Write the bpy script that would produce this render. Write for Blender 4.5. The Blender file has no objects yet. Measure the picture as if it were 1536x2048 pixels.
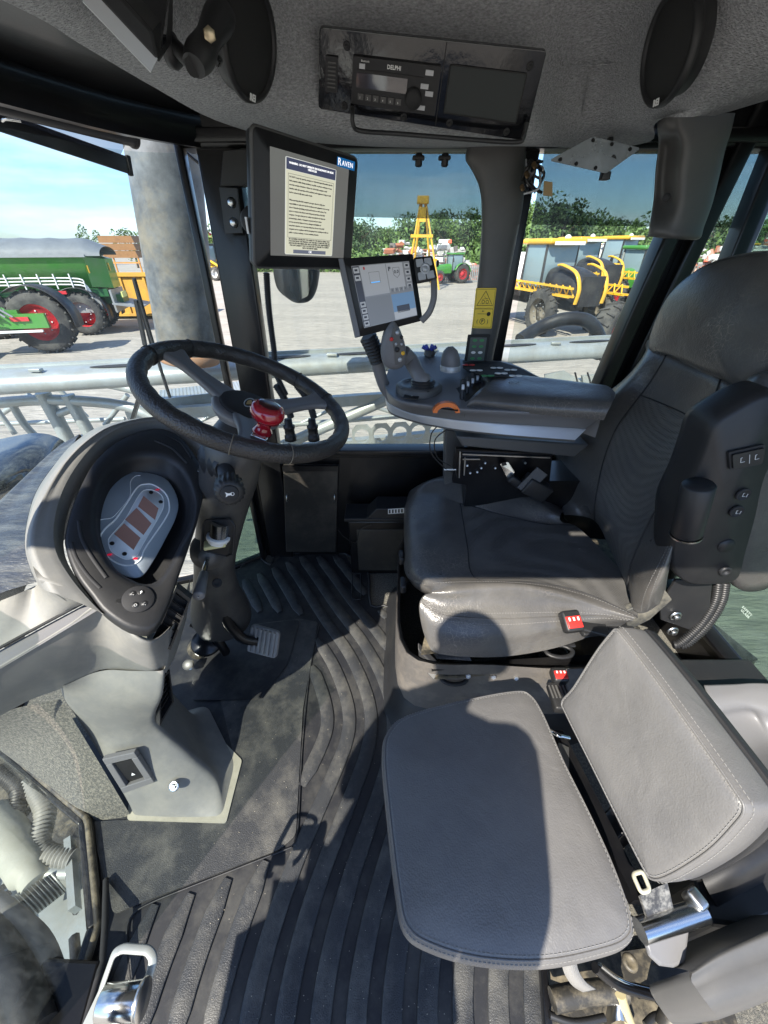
import bpy, bmesh, math, random
from mathutils import Vector, Matrix
from mathutils import noise as mnoise
R = math.radians
random.seed(7)
SC = bpy.context.scene
COL = SC.collection

# ------------------------------------------------------------ camera, sky, sun, exposure
FPX, TH, CH = 779.0, R(34.4), 1.3          # focal length in half-picture pixels, pitch, eye height over the cab floor
cam_d = bpy.data.cameras.new('camera'); cam = bpy.data.objects.new('camera', cam_d); COL.objects.link(cam)
cam_d.sensor_fit = 'VERTICAL'; cam_d.sensor_height = 34.6; cam_d.lens = 34.6 * FPX / 2048
cam_d.clip_start = .01; cam_d.clip_end = 3000
cam.location = (0, 0, CH); cam.rotation_euler = (R(90) - TH, 0, 0)
SC.camera = cam
TO_SUN = Vector((-.53, -.83, 1.0)).normalized()
W = bpy.data.worlds.new('World'); SC.world = W; W.use_nodes = True
nt = W.node_tree; nt.nodes.clear()
out = nt.nodes.new('ShaderNodeOutputWorld'); bg = nt.nodes.new('ShaderNodeBackground')
sky = nt.nodes.new('ShaderNodeTexSky'); sky.sky_type = 'NISHITA'; sky.sun_disc = False
sky.sun_elevation = math.asin(TO_SUN.z); sky.sun_rotation = math.atan2(TO_SUN.x, TO_SUN.y)
sky.air_density = 1.0; sky.dust_density = .6; sky.ozone_density = 1.6
tc = nt.nodes.new('ShaderNodeTexCoord'); mp = nt.nodes.new('ShaderNodeMapping'); mp.inputs['Scale'].default_value = (1.2, 1.2, 7)
nz = nt.nodes.new('ShaderNodeTexNoise'); nz.inputs['Scale'].default_value = 2.3; nz.inputs['Detail'].default_value = 6; nz.inputs['Roughness'].default_value = .55
rp = nt.nodes.new('ShaderNodeValToRGB'); rp.color_ramp.elements[0].position = .44; rp.color_ramp.elements[1].position = .70
rp.color_ramp.elements[1].color = (.6, .6, .6, 1)
mx = nt.nodes.new('ShaderNodeMixRGB'); mx.inputs[2].default_value = (6.5, 7.3, 8.3, 1)
L = nt.links.new
L(tc.outputs['Generated'], mp.inputs[0]); L(mp.outputs[0], nz.inputs['Vector']); L(nz.outputs['Fac'], rp.inputs[0])
hs = nt.nodes.new('ShaderNodeHueSaturation'); hs.inputs['Saturation'].default_value = 1.1; hs.inputs['Value'].default_value = .92
ml = nt.nodes.new('ShaderNodeMixRGB'); ml.blend_type = 'MULTIPLY'; ml.inputs[0].default_value = 1; ml.inputs[2].default_value = (.74, .90, 1.16, 1)
L(rp.outputs[0], mx.inputs[0]); L(sky.outputs[0], hs.inputs['Color']); L(hs.outputs[0], ml.inputs[1]); L(ml.outputs[0], mx.inputs[1]); L(mx.outputs[0], bg.inputs[0]); L(bg.outputs[0], out.inputs[0])
bg.inputs[1].default_value = .125
sun_d = bpy.data.lights.new('sun', 'SUN'); sun = bpy.data.objects.new('sun', sun_d); COL.objects.link(sun)
sun_d.energy = 5.0; sun_d.angle = R(.5); sun_d.color = (1, .93, .82)
sun.rotation_euler = TO_SUN.to_track_quat('Z', 'Y').to_euler(); sun.location = (-3, -4, 6)
SC.view_settings.view_transform = 'Standard'; SC.view_settings.look = 'None'; SC.view_settings.exposure = 1.22
SC.view_settings.gamma = 1; SC.view_settings.use_curve_mapping = False

# ------------------------------------------------------------ helpers
def U(px, py, x=None, y=None, z=None, t=None):
    """a point seen at (px,py) of the 1536x2048 picture, on a real plane x=, y=, z= or at depth t"""
    a = (px - 768) / FPX; b = (1024 - py) / FPX; c, s = math.cos(TH), math.sin(TH)
    d = Vector((a, c + b * s, -s + b * c))
    if z is not None: t = (z - CH) / d.z
    elif y is not None: t = y / d.y
    elif x is not None: t = x / d.x
    return d * t + Vector((0, 0, CH))
V = lambda *a: Vector(a)

def M_(name, col, rough=.5, metal=0, bump=0, bscale=200, bdist=.002, var=0, vscale=12, dirt=None, dscale=6, damt=.5, spec=.5, coat=0, emit=None, estr=1, noise_rough=0, stretch=None):
    m = bpy.data.materials.new(name); m.use_nodes = True; n = m.node_tree; b = n.nodes['Principled BSDF']
    b.inputs['Base Color'].default_value = (*col, 1); b.inputs['Roughness'].default_value = rough; b.inputs['Metallic'].default_value = metal
    b.inputs['Specular IOR Level'].default_value = spec; b.inputs['Coat Weight'].default_value = coat; b.inputs['Coat Roughness'].default_value = .06
    if emit: b.inputs['Emission Color'].default_value = (*emit, 1); b.inputs['Emission Strength'].default_value = estr
    tc = n.nodes.new('ShaderNodeTexCoord'); src = tc.outputs['Object']
    if stretch:
        q = n.nodes.new('ShaderNodeMapping'); q.inputs['Scale'].default_value = stretch; n.links.new(src, q.inputs[0]); src = q.outputs[0]
    c = None
    if var:
        a = n.nodes.new('ShaderNodeTexNoise'); a.inputs['Scale'].default_value = vscale; a.inputs['Detail'].default_value = 8; a.inputs['Roughness'].default_value = .65
        n.links.new(src, a.inputs['Vector'])
        r = n.nodes.new('ShaderNodeValToRGB'); r.color_ramp.elements[0].position = .3; r.color_ramp.elements[1].position = .7
        r.color_ramp.elements[0].color = tuple(max(0, v * (1 - var)) for v in col) + (1,); r.color_ramp.elements[1].color = tuple(min(1, v * (1 + var)) for v in col) + (1,)
        n.links.new(a.outputs['Fac'], r.inputs[0]); c = r.outputs[0]
    if dirt:
        a = n.nodes.new('ShaderNodeTexNoise'); a.inputs['Scale'].default_value = dscale; a.inputs['Detail'].default_value = 12; a.inputs['Roughness'].default_value = .72
        n.links.new(src, a.inputs['Vector'])
        r = n.nodes.new('ShaderNodeValToRGB'); r.color_ramp.elements[0].position = .45; r.color_ramp.elements[1].position = .72
        r.color_ramp.elements[1].color = (damt, damt, damt, 1); n.links.new(a.outputs['Fac'], r.inputs[0])
        x = n.nodes.new('ShaderNodeMixRGB'); n.links.new(r.outputs[0], x.inputs[0]); x.inputs[2].default_value = (*dirt, 1)
        if c: n.links.new(c, x.inputs[1])
        else: x.inputs[1].default_value = (*col, 1)
        c = x.outputs[0]
    if c: n.links.new(c, b.inputs['Base Color'])
    if noise_rough:
        a = n.nodes.new('ShaderNodeTexNoise'); a.inputs['Scale'].default_value = 9; a.inputs['Detail'].default_value = 8; n.links.new(src, a.inputs['Vector'])
        r = n.nodes.new('ShaderNodeMapRange'); r.inputs['To Min'].default_value = max(.02, rough - noise_rough); r.inputs['To Max'].default_value = rough + noise_rough
        r.inputs['From Min'].default_value = .3; r.inputs['From Max'].default_value = .7
        n.links.new(a.outputs['Fac'], r.inputs[0]); n.links.new(r.outputs[0], b.inputs['Roughness'])
    if bump:
        a = n.nodes.new('ShaderNodeTexNoise'); a.inputs['Scale'].default_value = bscale; a.inputs['Detail'].default_value = 3; n.links.new(src, a.inputs['Vector'])
        u = n.nodes.new('ShaderNodeBump'); u.inputs['Strength'].default_value = bump; u.inputs['Distance'].default_value = bdist
        n.links.new(a.outputs['Fac'], u.inputs['Height']); n.links.new(u.outputs[0], b.inputs['Normal'])
    return m

def leather(name, col, rough, scale=170, bump=.5, insert=False, dust=None, crack=0):
    m = M_(name, col, rough, var=.16, vscale=5, dirt=dust, dscale=4, damt=.35, noise_rough=.06)
    n = m.node_tree; b = n.nodes['Principled BSDF']; tc = n.nodes.new('ShaderNodeTexCoord')
    u = n.nodes.new('ShaderNodeBump')
    if insert:
        vo = n.nodes.new('ShaderNodeTexVoronoi'); vo.inputs['Scale'].default_value = 210; vo.inputs['Randomness'].default_value = .05
        r = n.nodes.new('ShaderNodeValToRGB'); r.color_ramp.elements[0].position = .2; r.color_ramp.elements[1].position = .45
        n.links.new(tc.outputs['Object'], vo.inputs['Vector']); n.links.new(vo.outputs['Distance'], r.inputs[0]); n.links.new(r.outputs[0], u.inputs['Height'])
        u.inputs['Strength'].default_value = .8; u.inputs['Distance'].default_value = .0016
        k = n.nodes.new('ShaderNodeMixRGB'); k.blend_type = 'MULTIPLY'; k.inputs[0].default_value = .6
        src = b.inputs['Base Color'].links[0].from_socket; n.links.new(src, k.inputs[1]); n.links.new(r.outputs[0], k.inputs[2]); n.links.new(k.outputs[0], b.inputs['Base Color'])
    else:
        vo = n.nodes.new('ShaderNodeTexVoronoi'); vo.inputs['Scale'].default_value = scale; vo.feature = 'SMOOTH_F1'
        nn = n.nodes.new('ShaderNodeTexNoise'); nn.inputs['Scale'].default_value = 14; nn.inputs['Detail'].default_value = 5
        ad = n.nodes.new('ShaderNodeMath'); ad.operation = 'MULTIPLY_ADD'; ad.inputs[1].default_value = 1.2
        n.links.new(tc.outputs['Object'], vo.inputs['Vector']); n.links.new(tc.outputs['Object'], nn.inputs['Vector'])
        n.links.new(nn.outputs['Fac'], ad.inputs[0]); n.links.new(vo.outputs['Distance'], ad.inputs[2]); n.links.new(ad.outputs[0], u.inputs['Height'])
        u.inputs['Strength'].default_value = bump; u.inputs['Distance'].default_value = .0014
    n.links.new(u.outputs[0], b.inputs['Normal'])
    # broad soft creases, and fine pale cracks where the leather is worn
    w1 = n.nodes.new('ShaderNodeTexNoise'); w1.inputs['Scale'].default_value = 9; w1.inputs['Detail'].default_value = 3; w1.inputs['Distortion'].default_value = 1.6
    n.links.new(tc.outputs['Object'], w1.inputs['Vector']); u2 = n.nodes.new('ShaderNodeBump'); u2.inputs['Strength'].default_value = .35; u2.inputs['Distance'].default_value = .006
    n.links.new(w1.outputs['Fac'], u2.inputs['Height']); n.links.new(u2.outputs[0], u.inputs['Normal'])
    if crack:
        nd = n.nodes.new('ShaderNodeTexNoise'); nd.inputs['Scale'].default_value = 30; ad2 = n.nodes.new('ShaderNodeMixRGB'); ad2.blend_type = 'ADD'; ad2.inputs[0].default_value = .03
        n.links.new(tc.outputs['Object'], nd.inputs['Vector']); n.links.new(tc.outputs['Object'], ad2.inputs[1]); n.links.new(nd.outputs['Color'], ad2.inputs[2])
        v3 = n.nodes.new('ShaderNodeTexVoronoi'); v3.feature = 'DISTANCE_TO_EDGE'; v3.inputs['Scale'].default_value = 80; n.links.new(ad2.outputs[0], v3.inputs['Vector'])
        r3 = n.nodes.new('ShaderNodeValToRGB'); r3.color_ramp.elements[0].position = .01; r3.color_ramp.elements[0].color = (1, 1, 1, 1); r3.color_ramp.elements[1].position = .045; r3.color_ramp.elements[1].color = (0, 0, 0, 1); n.links.new(v3.outputs['Distance'], r3.inputs[0])
        nm = n.nodes.new('ShaderNodeTexNoise'); nm.inputs['Scale'].default_value = 6; nm.inputs['Detail'].default_value = 2; n.links.new(tc.outputs['Object'], nm.inputs['Vector'])
        rm = n.nodes.new('ShaderNodeValToRGB'); rm.color_ramp.elements[0].position = .5; rm.color_ramp.elements[1].position = .66; rm.color_ramp.elements[1].color = (crack,) * 3 + (1,); n.links.new(nm.outputs['Fac'], rm.inputs[0])
        mm = n.nodes.new('ShaderNodeMath'); mm.operation = 'MULTIPLY'; n.links.new(r3.outputs[0], mm.inputs[0]); n.links.new(rm.outputs[0], mm.inputs[1])
        mc = n.nodes.new('ShaderNodeMixRGB'); mc.inputs[2].default_value = (.27, .24, .20, 1); src = b.inputs['Base Color'].links[0].from_socket; n.links.new(mm.outputs[0], mc.inputs[0]); n.links.new(src, mc.inputs[1]); n.links.new(mc.outputs[0], b.inputs['Base Color'])
    return m

def glass(name, tint, dust=.06, dustcol=(.75, .8, .76), scale=5, streak=(1, 1, 1), refl=.6):
    m = bpy.data.materials.new(name); m.use_nodes = True; n = m.node_tree; n.nodes.clear()
    o = n.nodes.new('ShaderNodeOutputMaterial'); tr = n.nodes.new('ShaderNodeBsdfTransparent'); tr.inputs[0].default_value = (*tint, 1)
    gl = n.nodes.new('ShaderNodeBsdfGlossy'); gl.inputs['Roughness'].default_value = .02
    fr = n.nodes.new('ShaderNodeFresnel'); fr.inputs[0].default_value = 1.25
    df = n.nodes.new('ShaderNodeBsdfDiffuse'); df.inputs[0].default_value = (*dustcol, 1)
    tl = n.nodes.new('ShaderNodeBsdfTranslucent'); tl.inputs[0].default_value = (*dustcol, 1)
    dm = n.nodes.new('ShaderNodeMixShader'); dm.inputs[0].default_value = .5
    a = n.nodes.new('ShaderNodeMixShader'); b = n.nodes.new('ShaderNodeMixShader')
    tc = n.nodes.new('ShaderNodeTexCoord'); mp = n.nodes.new('ShaderNodeMapping'); mp.inputs['Scale'].default_value = streak
    nz = n.nodes.new('ShaderNodeTexNoise'); nz.inputs['Scale'].default_value = scale; nz.inputs['Detail'].default_value = 13; nz.inputs['Roughness'].default_value = .7
    r = n.nodes.new('ShaderNodeValToRGB'); r.color_ramp.elements[0].position = .42; r.color_ramp.elements[1].position = .8
    r.color_ramp.elements[0].color = (dust * .25,) * 3 + (1,); r.color_ramp.elements[1].color = (min(1, dust * 3.2),) * 3 + (1,)
    K = n.links.new
    K(tc.outputs['Object'], mp.inputs[0]); K(mp.outputs[0], nz.inputs['Vector']); K(nz.outputs['Fac'], r.inputs[0])
    K(df.outputs[0], dm.inputs[1]); K(tl.outputs[0], dm.inputs[2])
    K(r.outputs[0], a.inputs[0]); K(tr.outputs[0], a.inputs[1]); K(dm.outputs[0], a.inputs[2])
    mu = n.nodes.new('ShaderNodeMath'); mu.operation = 'MULTIPLY'; mu.inputs[1].default_value = refl; K(fr.outputs[0], mu.inputs[0]); K(mu.outputs[0], b.inputs[0]); K(a.outputs[0], b.inputs[1]); K(gl.outputs[0], b.inputs[2]); K(b.outputs[0], o.inputs[0])
    return m

def thing(name, label, cat, loc=(0, 0, 0), group=None):
    o = bpy.data.objects.new(name, None); COL.objects.link(o); o.location = loc; o.empty_display_size = .05
    o['label'] = label; o['category'] = cat
    if group: o['group'] = group
    return o

def world_loc(p):
    v = Vector((0, 0, 0))
    while p is not None: v += Vector(p.location); p = p.parent
    return v

class MB:
    """collects shapes into one mesh (world coordinates)"""
    def __init__(s): s.v = []; s.f = []; s.sm = []
    def add(s, vs, fs, smooth=True):
        k = len(s.v); s.v += [Vector(v) for v in vs]; s.f += [tuple(i + k for i in f) for f in fs]; s.sm += [smooth] * len(fs); return s
    def box(s, c, size, rot=None, bev=0):
        x, y, z = [a / 2 for a in size]; m = rot if rot is not None else Matrix.Identity(3)
        if not bev:
            vs = [Vector(c) + m @ Vector((i * x, j * y, k * z)) for i in (-1, 1) for j in (-1, 1) for k in (-1, 1)]
            return s.add(vs, [(0, 1, 3, 2), (4, 6, 7, 5), (0, 4, 5, 1), (2, 3, 7, 6), (0, 2, 6, 4), (1, 5, 7, 3)], False)
        bm = bmesh.new(); bmesh.ops.create_cube(bm, size=1)
        for v in bm.verts: v.co = Vector((v.co.x * 2 * x, v.co.y * 2 * y, v.co.z * 2 * z))
        bmesh.ops.bevel(bm, geom=list(bm.edges), offset=min(bev, x * .95, y * .95, z * .95), segments=3, affect='EDGES', profile=.5)
        bm.verts.index_update()
        s.add([Vector(c) + m @ v.co for v in bm.verts], [[v.index for v in f.verts] for f in bm.faces]); bm.free(); return s
    def bar(s, a, b, w, h=None, up=(0, 0, 1), bev=0):
        a, b = Vector(a), Vector(b); d = (b - a); L_ = d.length; d.normalize(); u = Vector(up); x = u.cross(d)
        if x.length < 1e-4: x = Vector((1, 0, 0)).cross(d)
        x.normalize(); u = d.cross(x)
        return s.box((a + b) / 2, (w, h or w, L_), Matrix((x, u, d)).transposed(), bev)
    def tube(s, pts, r, n=12, caps=True, sy=1.0, closed=False):
        pts = [Vector(p) for p in pts]; m = len(pts); rs = r if isinstance(r, (list, tuple)) else [r] * m
        vs, fs = [], []; prev = None
        for i, p in enumerate(pts):
            if closed: d = pts[(i + 1) % m] - pts[i - 1]
            else: d = pts[min(i + 1, m - 1)] - pts[max(i - 1, 0)]
            if d.length < 1e-9: d = Vector((0, 0, 1))
            d.normalize()
            if prev is None:
                a = Vector((0, 0, 1)) if abs(d.z) < .9 else Vector((1, 0, 0)); x = a.cross(d).normalized()
            else: x = (prev - d * prev.dot(d)).normalized()
            prev = x; y = d.cross(x)
            for k in range(n):
                an = 2 * math.pi * k / n; vs.append(p + x * (rs[i] * math.cos(an)) + y * (rs[i] * sy * math.sin(an)))
        for i in range(m if closed else m - 1):
            j = (i + 1) % m
            for k in range(n): fs.append((i * n + k, i * n + (k + 1) % n, j * n + (k + 1) % n, j * n + k))
        s.add(vs, fs)
        if caps and not closed:
            s.add(vs[:n], [tuple(range(n - 1, -1, -1))], False); s.add(vs[-n:], [tuple(range(n))], False)
        return s
    def lathe(s, c, axis, prof, n=24, ref=None, a0=0, a1=2 * math.pi):
        """prof: list of (radius, height along axis)"""
        c = Vector(c); d = Vector(axis).normalized()
        x = (Vector(ref) if ref else (Vector((0, 0, 1)) if abs(d.z) < .9 else Vector((1, 0, 0)))); x = (x - d * x.dot(d)).normalized(); y = d.cross(x)
        full = abs(a1 - a0 - 2 * math.pi) < 1e-6; m = n if full else n + 1; vs, fs = [], []
        for (r, h) in prof:
            for k in range(m):
                an = a0 + (a1 - a0) * k / n; vs.append(c + d * h + x * r * math.cos(an) + y * r * math.sin(an))
        for i in range(len(prof) - 1):
            for k in range(n):
                k2 = (k + 1) % m; fs.append((i * m + k, i * m + k2, (i + 1) * m + k2, (i + 1) * m + k))
        return s.add(vs, fs)
    def cyl(s, c, axis, r, h, n=20, bev=.0):
        b = min(bev, r * .5, h * .45)
        return s.lathe(c, axis, [(0, 0), (r - b, 0), (r, b), (r, h - b), (r - b, h), (0, h)] if b else [(0, 0), (r, 0), (r, 0), (r, h), (r, h), (0, h)], n)
    def prism(s, poly, ext, smooth=False):
        poly = [Vector(p) for p in poly]; e = Vector(ext); n = len(poly)
        s.add(poly + [p + e for p in poly], [tuple(range(n - 1, -1, -1)), tuple(range(n, 2 * n))], False)
        k = len(s.v) - 2 * n
        for i in range(n): s.f.append((k + i, k + (i + 1) % n, k + n + (i + 1) % n, k + n + i)); s.sm.append(smooth)
        return s
    def grid(s, rows, su=4, sv=4, closed_u=False, closed_v=False, thick=0, raw=False):
        """smooth Catmull-Rom surface through a grid of points"""
        rows = [[Vector(p) for p in r] for r in rows]
        if not raw:
            rows = [crom(r, su, closed_u) for r in rows]
            cols = list(zip(*rows)); cols = [crom(list(c), sv, closed_v) for c in cols]; rows = [list(r) for r in zip(*cols)]
        m, n = len(rows), len(rows[0]); vs = [p for r in rows for p in r]; fs = []
        for i in range(m if closed_v else m - 1):
            for k in range(n if closed_u else n - 1):
                i2 = (i + 1) % m; k2 = (k + 1) % n; fs.append((i * n + k, i * n + k2, i2 * n + k2, i2 * n + k))
        return s.add(vs, fs)
    def build(s, name, mat, parent=None, label=None, cat=None, group=None, kind=None, bevel=0, subd=0, solid=0, flip=False, weld=False, autosm=None):
        me = bpy.data.meshes.new(name); off = world_loc(parent) if parent is not None else Vector((0, 0, 0))
        base = off
        if parent is None and s.v:
            mn = Vector((min(v.x for v in s.v), min(v.y for v in s.v), min(v.z for v in s.v))); mxx = Vector((max(v.x for v in s.v), max(v.y for v in s.v), mn.z))
            base = (mn + mxx) / 2; base.z = mn.z
            if kind == 'structure': base = Vector((0, 0, 0))
        me.from_pydata([v - base for v in s.v], [], s.f); me.polygons.foreach_set('use_smooth', s.sm)
        bm = bmesh.new(); bm.from_mesh(me)
        if weld: bmesh.ops.remove_doubles(bm, verts=bm.verts, dist=1e-5)
        bmesh.ops.recalc_face_normals(bm, faces=bm.faces)
        if flip: bmesh.ops.reverse_faces(bm, faces=bm.faces)
        bm.to_mesh(me); bm.free(); me.update()
        if autosm is not None: me.set_sharp_from_angle(angle=R(autosm))
        o = bpy.data.objects.new(name, me); COL.objects.link(o)
        if parent is not None: o.parent = parent
        else: o.location = base
        for k in (mat if isinstance(mat, (list, tuple)) else [mat]): me.materials.append(k)
        if label: o['label'] = label
        if cat: o['category'] = cat
        if group: o['group'] = group
        if kind: o['kind'] = kind
        if bevel:
            b = o.modifiers.new('b', 'BEVEL'); b.width = bevel; b.segments = 2; b.limit_method = 'ANGLE'; b.angle_limit = R(35)
        if solid:
            b = o.modifiers.new('s', 'SOLIDIFY'); b.thickness = solid; b.offset = -1
        if subd:
            b = o.modifiers.new('d', 'SUBSURF'); b.levels = subd; b.render_levels = subd
        return o

def crom(p, sub=4, closed=False):
    p = [Vector(a) for a in p]; n = len(p); o = []
    if n < 3 and not closed:
        return [p[0].lerp(p[1], k / sub) for k in range(sub + 1)]
    for i in range(n if closed else n - 1):
        if closed: a, b, c, d = p[i - 1], p[i], p[(i + 1) % n], p[(i + 2) % n]
        else: a, b, c, d = p[max(i - 1, 0)], p[i], p[i + 1], p[min(i + 2, n - 1)]
        for k in range(sub):
            t = k / sub; o.append(.5 * ((2 * b) + (c - a) * t + (2 * a - 5 * b + 4 * c - d) * t * t + (3 * b - a - 3 * c + d) * t ** 3))
    if not closed: o.append(p[-1])
    return o

def pnormal(pts):
    n = Vector((0, 0, 0)); m = len(pts)
    for i in range(m):
        a, b = pts[i], pts[(i + 1) % m]; n += a.cross(b)
    return n.normalized()

def rounded(poly, r, k=5):
    """round the corners of a flat polygon"""
    poly = [Vector(p) for p in poly]; o = []; n = len(poly)
    for i in range(n):
        a, b, c = poly[i - 1], poly[i], poly[(i + 1) % n]; rr = r[i] if isinstance(r, (list, tuple)) else r
        d1 = (a - b); d2 = (c - b); q = min(rr, d1.length * .48, d2.length * .48); p1 = b + d1.normalized() * q; p2 = b + d2.normalized() * q
        for j in range(k + 1):
            t = j / k; o.append(p1 * (1 - t) ** 2 + b * 2 * t * (1 - t) + p2 * t * t)
    return o

def ringsurf(mb, outline, prof, nrm=None, center=None):
    """prof: list of (inset scale, height along the normal); last ring closed by a fan"""
    outline = [Vector(p) for p in outline]; n = len(outline); c = center or sum(outline, Vector((0, 0, 0))) / n
    d = nrm or pnormal(outline); vs = []; fs = []
    for (s_, h) in prof:
        vs += [c + (p - c) * s_ + d * h for p in outline]
    for i in range(len(prof) - 1):
        for k in range(n): fs.append((i * n + k, i * n + (k + 1) % n, (i + 1) * n + (k + 1) % n, (i + 1) * n + k))
    j = (len(prof) - 1) * n; vs.append(c + d * prof[-1][1]); e = len(vs) - 1
    for k in range(n): fs.append((j + k, j + (k + 1) % n, e))
    vs.append(c + d * prof[0][1])
    for k in range(n): fs.append((k, (k + 1) % n, len(vs) - 1))
    return mb.add(vs, fs)

def inset_line(outline, s_, h, d=None, center=None):
    n = len(outline); c = center or sum(outline, Vector((0, 0, 0))) / n; d = d or pnormal(outline)
    return [c + (p - c) * s_ + d * h for p in outline]

def resample(pts, step, closed=True):
    pts = [Vector(p) for p in pts]; P_ = pts + [pts[0]] if closed else pts; o = []; acc = 0
    for i in range(len(P_) - 1):
        a, b = P_[i], P_[i + 1]; L_ = (b - a).length
        if L_ < 1e-9: continue
        while acc <= L_: o.append(a.lerp(b, acc / L_)); acc += step
        acc -= L_
    return o

def stitches(mb, line, up, step=.0065, closed=True, w=.0008, ln=.0042):
    q = resample(line, step, closed)
    for i in range(len(q) - 1):
        d = (q[i + 1] - q[i])
        if d.length > step * 1.6 or d.length < 1e-6: continue
        d.normalize(); a = q[i] - d * ln / 2; b = q[i] + d * ln / 2; mb.bar(a + up * .0006, b + up * .0006, w, w * .8, up=up)

def text(body, size, mat, parent, origin, xdir, ydir, name='lettering', align='CENTER', ext=.0003, bold=0, spacing=1, mb_only=False):
    cu = bpy.data.curves.new('t', 'FONT'); cu.body = body; cu.size = size; cu.align_x = align; cu.align_y = 'CENTER'; cu.extrude = ext; cu.offset = bold; cu.space_character = spacing; cu.resolution_u = 2
    o = bpy.data.objects.new('t', cu); COL.objects.link(o)
    me = bpy.data.meshes.new_from_object(o); bpy.data.objects.remove(o); bpy.data.curves.remove(cu)
    x = Vector(xdir).normalized(); y = Vector(ydir); y = (y - x * y.dot(x)).normalized(); z = x.cross(y); off = world_loc(parent) if parent is not None else Vector((0, 0, 0))
    pts = [Vector(origin) + x * v.co.x + y * v.co.y + z * v.co.z for v in me.vertices]
    fs = [tuple(p.vertices) for p in me.polygons]; bpy.data.meshes.remove(me)
    if mb_only: return pts, fs
    mb = MB(); mb.add(pts, fs, False); return mb.build(name, mat, parent)

class Face:
    """a flat panel given by its four corners; q(u,v) is a point on it, u right, v down, 0..1"""
    def __init__(s, tl, tr, br, bl):
        s.tl, s.tr, s.br, s.bl = map(Vector, (tl, tr, br, bl)); s.n = ((s.bl - s.tl).cross(s.tr - s.tl)).normalized()
        s.x = ((s.tr - s.tl) + (s.br - s.bl)).normalized(); s.w = ((s.tr - s.tl).length + (s.br - s.bl).length) / 2; s.h = ((s.bl - s.tl).length + (s.br - s.tr).length) / 2
        s.y = s.n.cross(s.x)
    def q(s, u, v, d=0):
        return (s.tl * (1 - u) + s.tr * u) * (1 - v) + (s.bl * (1 - u) + s.br * u) * v + s.n * d
    def rect(s, mb, u0, v0, u1, v1, d0=0, d1=.001, r=0):
        p = [s.q(u0, v0, d0), s.q(u0, v1, d0), s.q(u1, v1, d0), s.q(u1, v0, d0)]
        if r: p = rounded(p, r, 4)
        mb.prism(p, s.n * (d1 - d0)); return mb
    def text(s, body, u, v, size, mat, parent, **k):
        return text(body, size, mat, parent, s.q(u, v, k.pop('d', .0015)), s.x, s.y, **k)

def corrugated(mb, pts, r, pitch=.008, amp=.12, n=12):
    q = resample(crom(pts, 6), pitch / 4, False); rs = [r * (1 + amp * (1 if (i // 2) % 2 else -1)) for i in range(len(q))]
    return mb.tube(q, rs, n)

def copy_tree(o, parent=None, off=(0, 0, 0)):
    c = o.copy(); COL.objects.link(c); c.parent = parent
    if parent is None: c.location = Vector(o.location) + Vector(off)
    for ch in list(o.children): copy_tree(ch, c)
    return c

# ------------------------------------------------------------ materials
m_black = M_('gloss_black_paint', (.005, .005, .006), .28, spec=.35, coat=.12, bump=.25, bscale=160, bdist=.0006, dirt=(.05, .047, .04), dscale=5, damt=.18)
m_plastic = M_('black_plastic', (.016, .0165, .018), .45, spec=.4, bump=.3, bscale=900, bdist=.0004, dirt=(.07, .067, .058), dscale=7, damt=.2)
m_matte = M_('matte_black', (.018, .018, .019), .75, bump=.2, bscale=700, bdist=.0004)
m_grey = M_('dusty_grey_plastic', (.175, .175, .166), .55, bump=.35, bscale=800, bdist=.0004, var=.12, vscale=5, dirt=(.36, .34, .28), dscale=8, damt=.4)
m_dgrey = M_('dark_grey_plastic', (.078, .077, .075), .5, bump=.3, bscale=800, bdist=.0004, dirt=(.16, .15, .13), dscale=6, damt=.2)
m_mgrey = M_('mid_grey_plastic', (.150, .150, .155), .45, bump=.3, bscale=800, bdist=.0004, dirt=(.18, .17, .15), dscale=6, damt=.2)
m_silver = M_('silver_trim', (.46, .47, .48), .38, metal=.3)
m_screw = M_('zinc_screw', (.62, .62, .60), .3, metal=1)
m_chrome = M_('worn_steel', (.62, .63, .62), .2, metal=1, noise_rough=.12)
m_felt = M_('grey_felt', (.31, .318, .325), .95, bump=1, bscale=420, bdist=.005, var=.42, vscale=330, stretch=(.4, .8, 1.2))
m_carpet = M_('worn_carpet', (.10, .099, .09), .95, bump=1, bscale=600, bdist=.004, var=.6, vscale=420, dirt=(.40, .37, .29), dscale=170, damt=.8)
m_mat = M_('rubber_mat_grained', (.032, .034, .037), .42, bump=.8, bscale=420, bdist=.0013, dirt=(.22, .21, .18), dscale=9, damt=.45)
m_rib = M_('rubber_mat_smooth', (.015, .016, .019), .5, bump=.15, bscale=500, bdist=.0005, dirt=(.15, .145, .125), dscale=7, damt=.4)
m_lea = leather('charcoal_leather', (.076, .073, .070), .33, scale=260, bump=.35, crack=.5, dust=(.2, .185, .155))
m_lea2 = leather('smooth_grey_leather', (.122, .119, .116), .42, scale=420, bump=.28, dust=(.2, .19, .17))
m_insert = leather('perforated_insert', (.092, .090, .087), .5, insert=True, dust=(.2, .185, .155))
m_thread = M_('grey_thread', (.23, .225, .215), .8)
m_whlrim = leather('wheel_rubber', (.030, .028, .027), .42, scale=330, bump=.9)
m_red = M_('red_gloss', (.30, .008, .018), .12, coat=1)
m_redp = M_('red_plastic', (.62, .03, .025), .35)
m_orange = M_('orange_plastic', (.72, .17, .03), .4)
m_white = M_('white_print', (.75, .75, .73), .6)
m_green_l = M_('green_print', (.03, .22, .07), .5)
m_yellow = M_('yellow_decal', (.78, .56, .02), .4)
m_ink = M_('black_ink', (.01, .01, .01), .5)
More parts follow.
